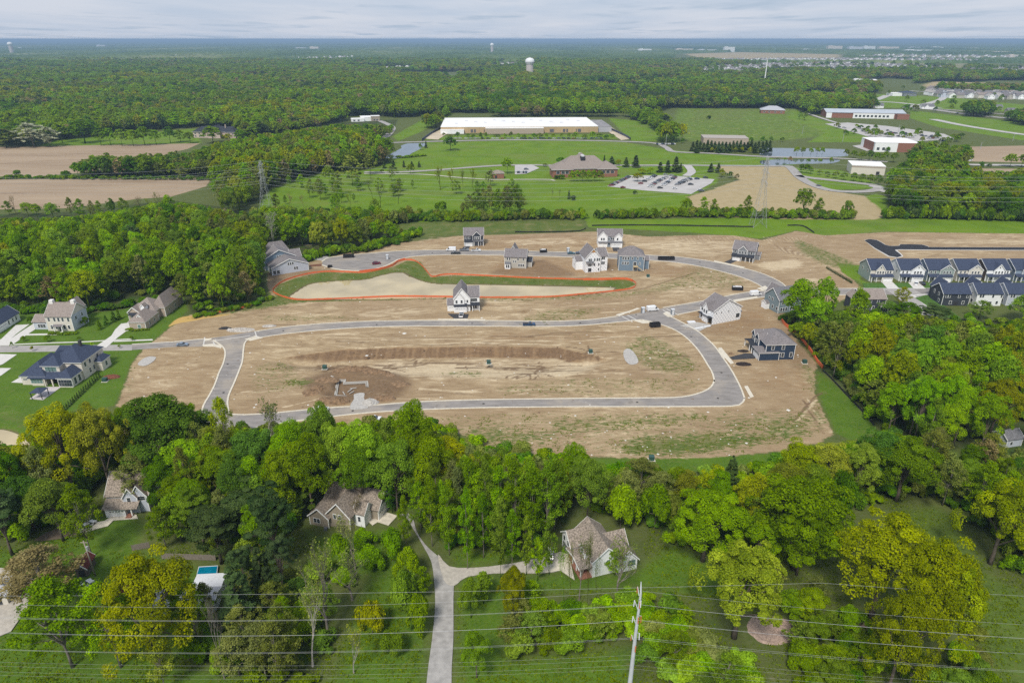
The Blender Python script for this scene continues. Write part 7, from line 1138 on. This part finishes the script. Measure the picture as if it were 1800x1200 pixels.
# ================================================================ FENCES
org = mat('fence_orange', (.68,.15,.05), .6); blk = mat('silt_black', (.02,.02,.02), .8); stake = mat('stake_wood', (.35,.26,.16), .9)
def net_fence(pts, h_, m, lab, name='construction_fence', closed=False, step=2.5, post_every=3, rib=.05, sm=6, wob=.12):
    P = PXs(pts); P = smooth(P, sm, closed); 
    if closed: P = np.vstack([P, P[:1]])
    P = resample(P, step=step); c0 = P[0].copy(); root = empty(name, (c0[0], c0[1], 0), 0, lab, 'fence'); Q = P-c0; n = len(Q); T = np.gradient(Q, axis=0); T /= np.linalg.norm(T, axis=1)[:, None]+1e-9; Nn = np.stack([-T[:, 1], T[:, 0]], 1)*rib/2
    hz = h_*(1+RNG.uniform(-wob, wob, n)); vs = []
    for i in range(n): vs += [(*(Q[i]-Nn[i]), 0), (*(Q[i]+Nn[i]), 0), (*(Q[i]+Nn[i]), hz[i]), (*(Q[i]-Nn[i]), hz[i])]
    fs = [(4*i+a, 4*i+(a+1) % 4, 4*i+4+(a+1) % 4, 4*i+4+a) for i in range(n-1) for a in range(4)]; MB().add(vs, fs).build('netting', m, root)
    if post_every:
        k = max(post_every, int(n/90)+1)
        for i in range(0, n, k): MB().box(Q[i][0]-.05, Q[i][0]+.05, Q[i][1]-.12, Q[i][1]-.03, 0, h_+.15).build('stake', stake, root)
FEN = [(480,513),(484,505),(496,496),(515,488.5),(545,481),(575,478),(610,478.5),(640,479.5),(670,474),(690,467),(698,460),(712,457),(728,458.5),(740,466),(750,477),(760,487),(775,484),(795,482.5),(850,485),(930,489),(1020,491.5),(1060,491),(1100,490.5),(1114,495),(1118,501),(1108,508),(1060,514),(1010,519),(960,522.5),(880,523.5),(800,522.5),(700,521.5),(620,524.5),(560,527),(520,527),(495,521)]
net_fence(FEN, .8, org, 'orange safety fence ringing the muddy pond', closed=True, rib=.08)
net_fence([(632,479),(668,474),(690,467.5),(699,460.5),(712,457)], 1.2, org, 'second orange fence strand doubling the pond fence by the turning circle', rib=.2); net_fence([(1025,492.6),(1062,492),(1100,491.5),(1112,495)], 1.2, org, 'second orange fence strand at the right tip of the pond', rib=.2)
net_fence([(1374,564),(1379,571),(1388,579),(1401,589),(1412,601),(1424,617),(1436,636),(1446,648)], 1.3, org, 'orange safety fence running past the navy house along the wood', rib=.3); net_fence([(372,551),(392,548),(412,545),(428,541),(442,536)], .7, org, 'sagging orange fence below the left wood', rib=.3)
net_fence([(1446,652),(1462,667),(1490,697),(1515,723),(1536,748)], .8, blk, 'black silt fence along the foot of the right wood', 'silt_fence', rib=.12); net_fence([(1040,397.5),(1100,396.5),(1180,397),(1260,398.5),(1325,399.5)], .9, blk, 'black silt fence across the bright green strip', 'silt_fence', step=4, rib=.2); net_fence([(1384,397),(1405,397),(1416,400),(1431,410)], .9, blk, 'short bent black silt fence right of the lattice pylon', 'silt_fence', rib=.2); net_fence([(905,408.5),(960,408.5),(1015,407),(1030,402)], .8, blk, 'black silt fence above the upper lots', 'silt_fence', step=4, rib=.2)
net_fence([(742,248),(757,237),(770,229),(778,226)], 3, mat('screen_dark', (.06,.07,.10), .8), 'tall dark screen wall left of the long warehouse', 'screen_fence', post_every=0, rib=.6, wob=0); net_fence([(1068,226),(1085,234),(1100,241),(1108,246)], 3, MATS['screen_dark'], 'tall dark screen wall right of the long warehouse', 'screen_fence', post_every=0, rib=.6, wob=0)
def board_fence(p0, p1, h_, lab):
    a, b = PX(*p0), PX(*p1); L_ = math.hypot(b[0]-a[0], b[1]-a[1]); root = empty('wooden_fence', (*a, 0), math.atan2(b[1]-a[1], b[0]-a[0]), lab, 'fence'); MB().box(0, L_, -.03, .03, .1, h_).build('board_panel', mat('fence_board', (.20,.17,.14), .9, .25, 3, stretch=(3, 1, .3)), root)
    for i in range(int(L_/2.4)+1): MB().box(i*2.4-.06, i*2.4+.06, .03, .15, 0, h_+.1).build('fence_post', MATS['fence_board'], root)
board_fence((233,968), (264,962), 1.8, 'weathered board fence piece above the golden tree'); board_fence((285,982), (380,985), 1.8, 'long weathered board fence behind the blue pool')
# ================================================================ VEHICLES
tyre = mat('tyre', (.02,.02,.02), .9); rim = mat('rim', (.35,.35,.36), .4, metal=.6); dark = mat('plastic_dark', (.025,.025,.028), .7); lamp_w = mat('headlight', (.7,.7,.7), .2); lamp_r = mat('tail_light', (.35,.02,.02), .3)
def paint_m(c): return mat('paint_%02x%02x%02x' % tuple(int(v*255) for v in c), c, .3, spec=.5)
def prof(mb, pts, y0, y1, yi=0.0):    # side profile (x, z, inset) swept across the width
    n = len(pts); mb.add([(x, y0+i, z) for x, z, i in pts]+[(x, y1-i, z) for x, z, i in pts], [tuple(range(n)), tuple(range(n, 2*n))[::-1]]+[(k, n+k, n+(k+1) % n, (k+1) % n) for k in range(n)])
def vehicle(kind, col, px, py, deg, lab, group=None, simple=False):
    X, Y = PX(px, py) if not isinstance(px, tuple) else px; cm = paint_m(col)
    L_, H_ = {'car': (4.6, 1.45), 'pickup': (5.7, 1.85), 'van': (5.9, 2.5), 'suv': (4.8, 1.75)}[kind]; hw = .92 if kind in ('car', 'suv') else 1.0; l = L_/2; body, gl = MB(), MB()
    sh = .62*H_ if kind in ('car', 'suv') else (.58*H_ if kind == 'pickup' else .45*H_)
    if kind in ('car', 'suv'):
        prof(body, [(-l,.3,.08), (l,.3,.08), (l,.62,.05), (l-.15,sh-.08,.04), (l-1.1,sh+.02,.02), (-l+.7,sh+.04,.02), (-l+.05,sh,.05), (-l,.6,.06)], -hw, hw)
        q = .35 if kind == 'car' else .05; prof(gl, [(l-1.15,sh,.05), (l-1.95,H_-.08,.22), (-l+.9+q,H_-.08,.22), (-l+.25+q,sh,.06)], -hw, hw); prof(body, [(l-2.0,H_-.09,.2), (l-2.1,H_,.26), (-l+1.1+q,H_,.26), (-l+.95+q,H_-.09,.2)], -hw, hw)
    elif kind == 'pickup':
        prof(body, [(-l,.45,.05), (l,.4,.08), (l,.85,.04), (l-.2,sh,.03), (l-1.3,sh+.08,.02), (-.1,sh+.08,.02), (-.1,sh+.02,.0), (-l,sh+.02,.02)], -hw, hw); prof(gl, [(l-1.35,sh+.05,.05), (l-2.1,H_-.08,.2), (.15,H_-.08,.2), (-.1,sh+.05,.06)], -hw, hw); prof(body, [(l-2.1,H_-.09,.18), (l-2.2,H_,.24), (.25,H_,.24), (.15,H_-.09,.18)], -hw, hw)
    else:
        prof(body, [(-l,.4,.05), (l,.4,.08), (l,.9,.05), (l-.9,1.25,.05), (l-1.5,H_-.15,.12), (l-1.9,H_,.16), (-l+.1,H_,.16), (-l,H_-.2,.1)], -hw, hw); prof(gl, [(l-.86,1.28,.03), (l-1.46,H_-.3,.08), (l-1.75,H_-.3,.06), (l-2.1,1.3,-.02)], -hw, hw)
    if simple:
        mb = MB(); mb.v, mb.f, mb.m = body.v[:], body.f[:], [0]*len(body.f); mb.mi = 1; o0 = len(mb.v); mb.v += gl.v; mb.f += [tuple(i+o0 for i in f) for f in gl.f]; mb.m += [1]*len(gl.f); mb.mi = 2
        for x in (-l*.6, l*.62):
            for s_ in (-1, 1): mb.tube([(x, s_*hw*.98, .33), (x, s_*(hw-.25), .33)], .33, 8)
        o = mb.build('parked_car', [cm, glass, tyre]); me = o.data; bpy.data.objects.remove(o); return me
    root = empty({'car': 'parked_car', 'suv': 'parked_car', 'pickup': 'pickup_truck', 'van': 'van'}[kind], (X, Y, .06), math.radians(deg), lab, {'car': 'car', 'suv': 'car', 'pickup': 'pickup truck', 'van': 'van'}[kind], group)
    body.build('body', cm, root); gl.build('windows', glass, root)
    for x in (-l*.62, l*.62):
        for s_ in (-1, 1):
            w_ = MB().tube([(x, s_*hw*1.0, .36), (x, s_*(hw-.26), .36)], .36, 12).build('wheel', tyre, root); MB().tube([(x, s_*(hw*1.0+.012), .36), (x, s_*(hw-.1), .36)], .2, 10).build('rim', rim, w_)
    for s_ in (-1, 1): MB().box(l-.06, l+.02, s_*.62-.16, s_*.62+.16, .66, .80).build('headlight', lamp_w, root); MB().box(-l-.02, -l+.06, s_*.66-.12, s_*.66+.12, .70, .86).build('tail_light', lamp_r, root)
    if kind == 'pickup': MB().box(-l+.1, -.25, -hw+.12, hw-.12, sh-.0, sh+.035).build('load_bed', dark, root)
vehicle('van', (.75,.76,.77), 793, 441, 175, 'white van parked before the dark navy house on the upper street'); vehicle('pickup', (.03,.035,.04), 801, 446.5, 185, 'black pickup parked in the road near the white van'); vehicle('pickup', (.22,.24,.27), 816, 441, 0, 'grey pickup beside the white van on the upper street'); vehicle('pickup', (.74,.75,.76), 837, 441.8, 0, 'white pickup rightmost of the parked group on the upper street')
vehicle('suv', (.16,.012,.035), 662, 464.5, 20, 'dark red car in the turning circle'); vehicle('suv', (.72,.73,.74), 548, 454, -8, 'white car parked beside the twin house'); vehicle('car', (.04,.13,.17), 1004, 446.6, 0, 'teal car parked left of the wrapped house on the upper street'); vehicle('pickup', (.06,.09,.14), 1020, 446.4, 180, 'dark blue pickup behind the wrapped house')
vehicle('pickup', (.02,.06,.14), 930, 572.3, 2, 'dark blue pickup driving on the middle street'); vehicle('van', (.76,.77,.78), 1147, 546, 14, 'white van at the eastern crossing'); vehicle('van', (.76,.77,.78), 1328, 519, 12, 'white van beside the blue-green house'); vehicle('pickup', (.76,.77,.78), 811, 555.5, 90, 'white pickup on the black driveway of the white house'); vehicle('car', (.20,.26,.34), 321, 607.6, 6, 'silver blue car on the street left of the western crossing')
vehicle('suv', (.74,.75,.76), 1610, 500.5, 60, 'white car on the drive of the white row house'); vehicle('suv', (.02,.022,.03), 1621, 500.2, 80, 'black car next to the white one before the row houses'); vehicle('suv', (.03,.03,.035), 1705, 498, 80, 'dark car on the drive of the cream row house'); vehicle('car', (.75,.76,.78), 155, 927, 75, 'white car on the concrete drive at lower left'); vehicle('car', (.75,.76,.78), 147, 1033, 60, 'white car parked on grass below the red-roofed shed'); vehicle('car', (.02,.03,.06), 1439, 327.5, -28, 'dark car on the curved drive around the cream hall')
vehicle('suv', (.74,.75,.76), 566, 722, 8, 'white car on the southern street left of the pit'); vehicle('pickup', (.74,.75,.76), 657, 739.5, 4, 'white pickup half hidden by trees on the southern street'); vehicle('suv', (.45,.45,.42), 968, 978, 80, 'beige car at the lane end by the white gabled house')
cols = [(.03,.035,.04), (.70,.71,.72), (.03,.05,.10), (.35,.36,.38), (.02,.02,.025), (.70,.71,.72), (.13,.15,.18), (.25,.03,.03), (.5,.5,.48)]
CARM = [vehicle('car' if i % 2 else 'suv', c, (0, 0), 0, 0, '', simple=True) for i, c in enumerate(cols)]
def parked(x, y, deg, lab, grp): o = bpy.data.objects.new('parked_car', CARM[int(RNG.integers(0, len(CARM)))]); COL.objects.link(o); o.location = (*PX(x, y), ZL[0]+.02); o.rotation_euler.z = math.radians(deg); tag(o, lab, 'car', grp)
for (x0, y0, x1, y1, n) in ((1074,327.5,1105,312.5,13), (1126,324,1151,310.5,12), (1142,329.5,1160,317.5,10), (1166,327,1186,313,12), (1190,326,1214,316,13), (1155,321,1172,312.5,8), (1196,322,1212,315,6)):
    for i in range(n):
        if RNG.uniform() < .9: f = i/(n-1); parked(x0+(x1-x0)*f, y0+(y1-y0)*f, RNG.choice([2, 182]), 'one of the cars lined up in the office car park', 'cars in rows of the office car park')
for x, y in ((1095,331), (1160,332), (1186,333), (1230,336), (1233,337), (1170,308.5), (1214,326), (1225,316), (1180,310), (1240,314), (925,299)): parked(x, y, 3, 'single car standing apart in the office car park', 'cars standing apart in the office car park')
for i in range(9): parked(908+i*2.4, 304.5, 90, 'car on the small forecourt left of the office', 'cars on the small forecourt')
for i in range(34): parked(785+i*8.2+RNG.uniform(-2, 2), 244.6, 0, 'small car in the long line before the warehouse', 'cars lined up before the long warehouse')
for i in range(12): parked(1155+i*2.8, 254.5, 90, 'pale vehicle in the short row right of the warehouse', 'vehicles right of the warehouse')
for i in range(46): x = RNG.uniform(1470, 1660); parked(x, 219.5+(x-1460)*.11+RNG.uniform(0, 9), RNG.choice([20, 110]), 'small car in the far car park before the brick hall', 'cars in the far car park')
for x in (1682, 1700, 1742, 1766, 1790): parked(x, 202+(x-1700)*.096, 175, 'car driving on the far main road', 'cars on the far main road')
# ================================================================ SITE EQUIPMENT
def at_(px, py, rz=0): return (*PX(px, py), 0), math.radians(rz)
boxg = mat('box_green', (.035,.085,.07), .6); toil = mat('toilet_grey', (.20,.23,.26), .6); toil_r = mat('toilet_roof', (.60,.62,.64), .5); skip_b = mat('dumpster_black', (.02,.02,.022), .6); rubble = mat('rubble', (.38,.35,.31), .95, .4, 2)
LB = {0: 'by the foundation pit', 1: 'on the pale flat in the loop', 2: 'below the dark bank', 3: 'left of the wood end right of the navy house', 4: 'on the grass strip below the site', 5: 'behind the pond fence', 6: 'by the cream villa lawn'}
for k, (x, y) in enumerate(((571,648), (859,639), (1038,620), (1414,638), (1145,808), (1139,487), (185,670))):
    p, r_ = at_(x, y); root = empty('utility_box', p, 0, f'dark green utility box {LB[k]}', 'utility box'); MB().box(-1.1, 1.1, -1, 1, -.05, .12).build('pad', conc, root); MB().box(-.75, .75, -.7, .7, .12, 1.35).build('cabinet', boxg, root); MB().box(-.82, .82, -.77, .77, 1.35, 1.45).build('lid', boxg, root)
for x, y, l_ in ((1130,549.5,'left of the white van at the eastern crossing'), (1182,552.5,'right of the eastern crossing before the half-built house'), (681,455.5,'beside the turning circle'), (998.5,443,'north of the upper street left of the white house')):
    p, r_ = at_(x, y, 8); root = empty('portable_toilet', p, r_, f'grey portable toilet {l_}', 'portable toilet'); MB().box(-.75, .75, -.75, .75, 0, 2.5).build('cabin', toil, root); MB().box(-.80, .80, -.80, .80, 2.5, 2.7).build('roof', toil_r, root); MB().box(-.5, .5, -.8, -.75, .15, 2.2).build('door', toil_r, root)
for x, y, L_, rz, l_, full in ((607+6,452.5,6.2,8,'beside the turning circle',0), (955,443.5,4.2,5,'north of the upper street',1), (1171,456.5,9.5,0,'long and open on the upper street',0), (1296,509.5,5.4,-6,'filled with white sheets above the eastern road',1), (1151,574,4.6,10,'just below the eastern crossing',0), (580,470,2.2,0,'small at the turning circle edge',0)):
    p, r_ = at_(x, y, rz); root = empty('dumpster', p, r_, f'black dumpster {l_}', 'dumpster'); h_ = 1.9 if L_ > 3 else 1.2; w_ = 2.3
    for nm, b_ in (('side_panel', (-L_/2, L_/2, -w_/2, -w_/2+.1)), ('side_panel', (-L_/2, L_/2, w_/2-.1, w_/2)), ('end_panel', (-L_/2, -L_/2+.1, -w_/2+.1, w_/2-.1)), ('end_panel', (L_/2-.1, L_/2, -w_/2+.1, w_/2-.1))): MB().box(*b_, .1, h_).build(nm, skip_b, root)
    MB().box(-L_/2+.1, L_/2-.1, -w_/2+.1, w_/2-.1, .1, .2).build('floor_plate', skip_b, root)
    for i in range(int(L_/1.2)): MB().box(-L_/2+.5+i*1.2, -L_/2+.62+i*1.2, -w_/2-.06, -w_/2-.002, .1, h_).build('rib', skip_b, root)
    if full: o = MB().box(-L_/2+.3, L_/2-.6, -.8, .9, h_*.4, h_*.92).box(-L_/4, L_/3, -.5, .6, h_*.92, h_*1.1).build('waste_sheets', mat('waste_white', (.6,.6,.6), .8, .3, 2)); o.location = p; o.rotation_euler.z = r_; tag(o, f'pale waste heaped in the dumpster {l_}', 'waste')
# foundation pit: pale footings, pipes, spoil
fo = empty('foundation', (*PX(620, 684), -1.5), 0, 'white concrete footings of a new house in the dug pit', 'foundation'); ox, oy = PX(620, 684)
def foot(pts, wd=.62, h_=.45, z0=0, nm='footing', m=None):
    P = PXs(pts, -1.7)-np.array([ox, oy]); mb = MB()
    for a, b in zip(P, P[1:]):
        d = (b-a)/np.linalg.norm(b-a); n_ = np.array([-d[1], d[0]])*wd/2; a2, b2 = a-d*wd/2, b+d*wd/2; mb.poly([tuple(a2-n_), tuple(b2-n_), tuple(b2+n_), tuple(a2+n_)], z0, z0+h_); z0 += .01
    mb.build(nm, m or mat('footing_white', (.40,.38,.34), .8), fo)
foot([(589,697),(593,669.5),(607.5,669.5),(606,674.5),(646,672.5),(647,681)], .5); foot([(592,696),(595.5,671.5),(605,671.5),(604,676.5),(643.5,674.5),(644,681)], .35, .4); foot([(589,697),(609,698)], .4); foot([(612,690),(619,685)], .35, .3, .0, 'pipe'); foot([(615,693),(622,689)], .3, .3, .0, 'pipe'); foot([(616,684),(626,683)], .3, .3, .0, 'pipe'); foot([(603,690),(606,695)], .3, .3, .0, 'pipe')
def heap(px, py, rx, ry, h_, m, name, lab, cat, seed=1, rot=0):
    g = np.random.default_rng(seed); mb = MB(); nr, ns = 7, 20; vs = []
    for i in range(nr+1):
        f = i/nr
        for k in range(ns): a = 6.283*k/ns; q = 1+.18*mnoise.noise(Vector((math.cos(a)*1.5, math.sin(a)*1.5, seed+f))); vs.append((rx*(1-f)*q*math.cos(a), ry*(1-f)*q*math.sin(a), h_*(1-(1-f)**1.7)*(1 if i else 0)-(.15 if i == 0 else 0)+(.12*h_*g.normal() if 0 < i < nr else 0)))
    mb.add(vs, [(i*ns+k, i*ns+(k+1) % ns, (i+1)*ns+(k+1) % ns, (i+1)*ns+k) for i in range(nr) for k in range(ns)]); o = mb.build(name, m, None, False); o.location = (*PX(px, py), 0); o.rotation_euler.z = math.radians(rot); return tag(o, lab, cat)
st_m = MATS['crushed_stone']; earth = mat('spoil_earth', (.20,.13,.075), .95, .35, 1.2, bump=.4, det=8)
heap(651, 708, 3.2, 2.6, 1.5, st_m, 'gravel_heap', 'grey gravel heap by the foundation pit entrance', 'gravel heap', 2); heap(423, 580, 7, 2.6, 1.0, rubble, 'rubble_heap', 'pale heap of broken stone above the western crossing', 'rubble heap', 3); heap(396, 577.5, 3.4, 1.3, .9, skip_b, 'tarpaulin_heap', 'black covered heap left of the pale rubble', 'covered heap', 4)
heap(473, 573, 3.8, 1.8, .5, rubble, 'rubble_heap', 'low flat pale heap right of the western crossing', 'rubble heap', 5); heap(197, 662.5, 3.6, 1.8, 1.0, mat('mulch_red', (.16,.06,.035), .95, .3, 2), 'mulch_heap', 'small red-brown mulch heap beside the villa lawn', 'mulch heap', 6); heap(1285, 622, 1.2, 1.0, .7, earth, 'earth_heap', 'small earth heap left of the navy house', 'earth heap', 7)
heap(1307, 640, 3.6, 1.8, .8, mat('mulch_black', (.03,.022,.02), .95, .3, 2), 'mulch_heap', 'dark mulch patch before the navy house garage', 'mulch heap', 8); heap(1306, 617, 2.6, 1.4, .6, MATS['mulch_black'], 'mulch_heap', 'dark mulch patch above the navy house drive', 'mulch heap', 12); heap(1395, 565, 1.2, 1, .8, earth, 'earth_heap', 'small dark heap behind the navy house', 'earth heap', 13)
heap(1360, 1107, 6.5, 4.6, .6, mat('wood_chips', (.34,.25,.20), .95, .25, 3, bump=.3), 'chip_heap', 'pale wood chip heap under the wires right of the golden oak', 'wood chip heap', 9); heap(1502, 1098, 3.6, 1.9, .6, mat('chips_brown', (.24,.15,.11), .95, .25, 3), 'chip_heap', 'brown wood chip heap under the tall golden oak', 'wood chip heap', 10)
for k, (px, py, sd_) in enumerate(((575,668,21),(600,652,22),(640,650,23),(680,660,24),(700,676,25),(560,684,26),(548,690,27),(672,686,28),(676,700,29),(596,706,30),(575,704,31),(660,655,32),(620,649,33))): heap(px, py, rr.uniform(3, 5.5), rr.uniform(2, 3), rr.uniform(.8, 1.7), earth, 'spoil_heap', 'brown dug earth piled around the foundation pit', 'earth heap', sd_)['group'] = 'earth piled around the foundation pit'
# building boards, sheets and litter on the bare lots
for x, y, a_, b_, z_, rz, l_ in ((1215,567,3.6,1.8,.6,12,'white wrapped stack of boards left of the open garage'), (1229,577,4.4,.9,.4,22,'white wrapped bundle lying below the open garage'), (1243,574.5,3.2,.9,.5,18,'white wrapped bundle nearest the wrapped house')):
    root = empty('board_stack', (*PX(x, y), 0), math.radians(rz), l_, 'board stack'); MB().box(-a_/2, a_/2, -b_/2, b_/2, .15, z_).build('wrapped_boards', mat('wrap_white', (.68,.69,.70), .6, .1, 2), root); [MB().box(q*a_*.3-.1, q*a_*.3+.1, -b_/2+.05, b_/2-.05, 0, .15).build('bearer', stake, root) for q in (-1, 1)]
mb = MB(); mb2 = MB(); PONDW = PXs(POND)
for k in range(1500):
    x = rr.uniform(230, 1500); y = rr.uniform(412, 800); X, Y = PX(x, y)
    if sample_att('soil', np.array([X]), np.array([Y]))[0] < .6 or sdist(PONDW, np.array([X]), np.array([Y]))[0] > -1: continue
    r_ = rr.uniform(.08, .28)*(1 if rr.random() < .97 else 1.8); z_ = r_*.5; a = rr.uniform(0, 3); tgt = mb if rr.random() < .45 else mb2
    c_, s_ = math.cos(a)*r_*rr.uniform(1, 2.4), math.sin(a)*r_; tgt.add([(X-c_, Y-s_, 0), (X+s_, Y-c_, 0), (X+c_, Y+s_, 0), (X-s_, Y+c_, 0), (X, Y, z_), ], [(0,1,4), (1,2,4), (2,3,4), (3,0,4)])
o = mb.build('litter', mat('litter_pale', (.62,.60,.55), .9)); o['kind'] = 'stuff'; o = mb2.build('clods', mat('clod_earth', (.17,.11,.07), .95)); o['kind'] = 'stuff'
# low weeds on the lots and rough grass tufts on the meadows in front
tuft_m = LM['m']
def tufts(name, n, region, cond, h_, m, seed):
    g = np.random.default_rng(seed); x = g.uniform(region[0], region[2], n); y = g.uniform(region[1], region[3], n); X = np.array([PX(a, b) for a, b in zip(x, y)]); k = cond(X[:, 0], X[:, 1], g); X = X[k]; n = len(X); rep = 5
    C = np.repeat(np.c_[X, np.full(n, h_*.4)], rep, 0)+g.normal(size=(n*rep, 3))*np.array([.35, .35, h_*.15]); V = quads(C, g.normal(size=(n*rep, 3))+np.array([0, -.2, .6]), h_*g.uniform(.5, 1.2, n*rep), g); o = bpy.data.objects.new(name, leaf_mesh(name, V, np.clip(g.normal(size=n*rep)*.2+.45, 0, 1), m)); COL.objects.link(o); o['kind'] = 'stuff'
def on(k, lo, sc): return lambda X, Y, g: (sdist(PONDW, X, Y) < 0) & (sample_att(k, X, Y)*(.55+.9*nz2(X, Y, .16, 3)+.5*nz2(X, Y, .5, 5)) > lo+g.uniform(-sc, sc, len(X)))
tufts('weeds', 15000, (210, 440, 1480, 806), on('weed', .30, .12), .28, LM['o'], 1); tufts('rough_grass', 34000, (0, 870, 1800, 1230), lambda X, Y, g: (nz2(X, Y, .09, 9)+g.uniform(-.5, .5, len(X)) > .12) & ~sample_road(X, Y), .24, LM['m'], 2)

for k, (x, y) in enumerate(((498,581.5),(662,570.5),(830,568.5),(1020,567.5),(1118,553),(1262,531),(400,640),(393,690),(620,722),(850,709.5),(1120,707),(1262,700),(1268,655),(1215,592),(760,445),(900,446),(1060,449),(1230,461),(1306,480))):
    o = MB().cyl(0, 0, 0, .035, .42, .42, 14).cyl(0, 0, .035, .045, .33, .33, 14).build('manhole_cover', mat('cast_iron', (.06,.055,.05), .7)); o.location = (*PX(x, y), .105); tag(o, 'dark round manhole cover set in the new asphalt street', 'manhole cover', 'manhole covers in the new streets')
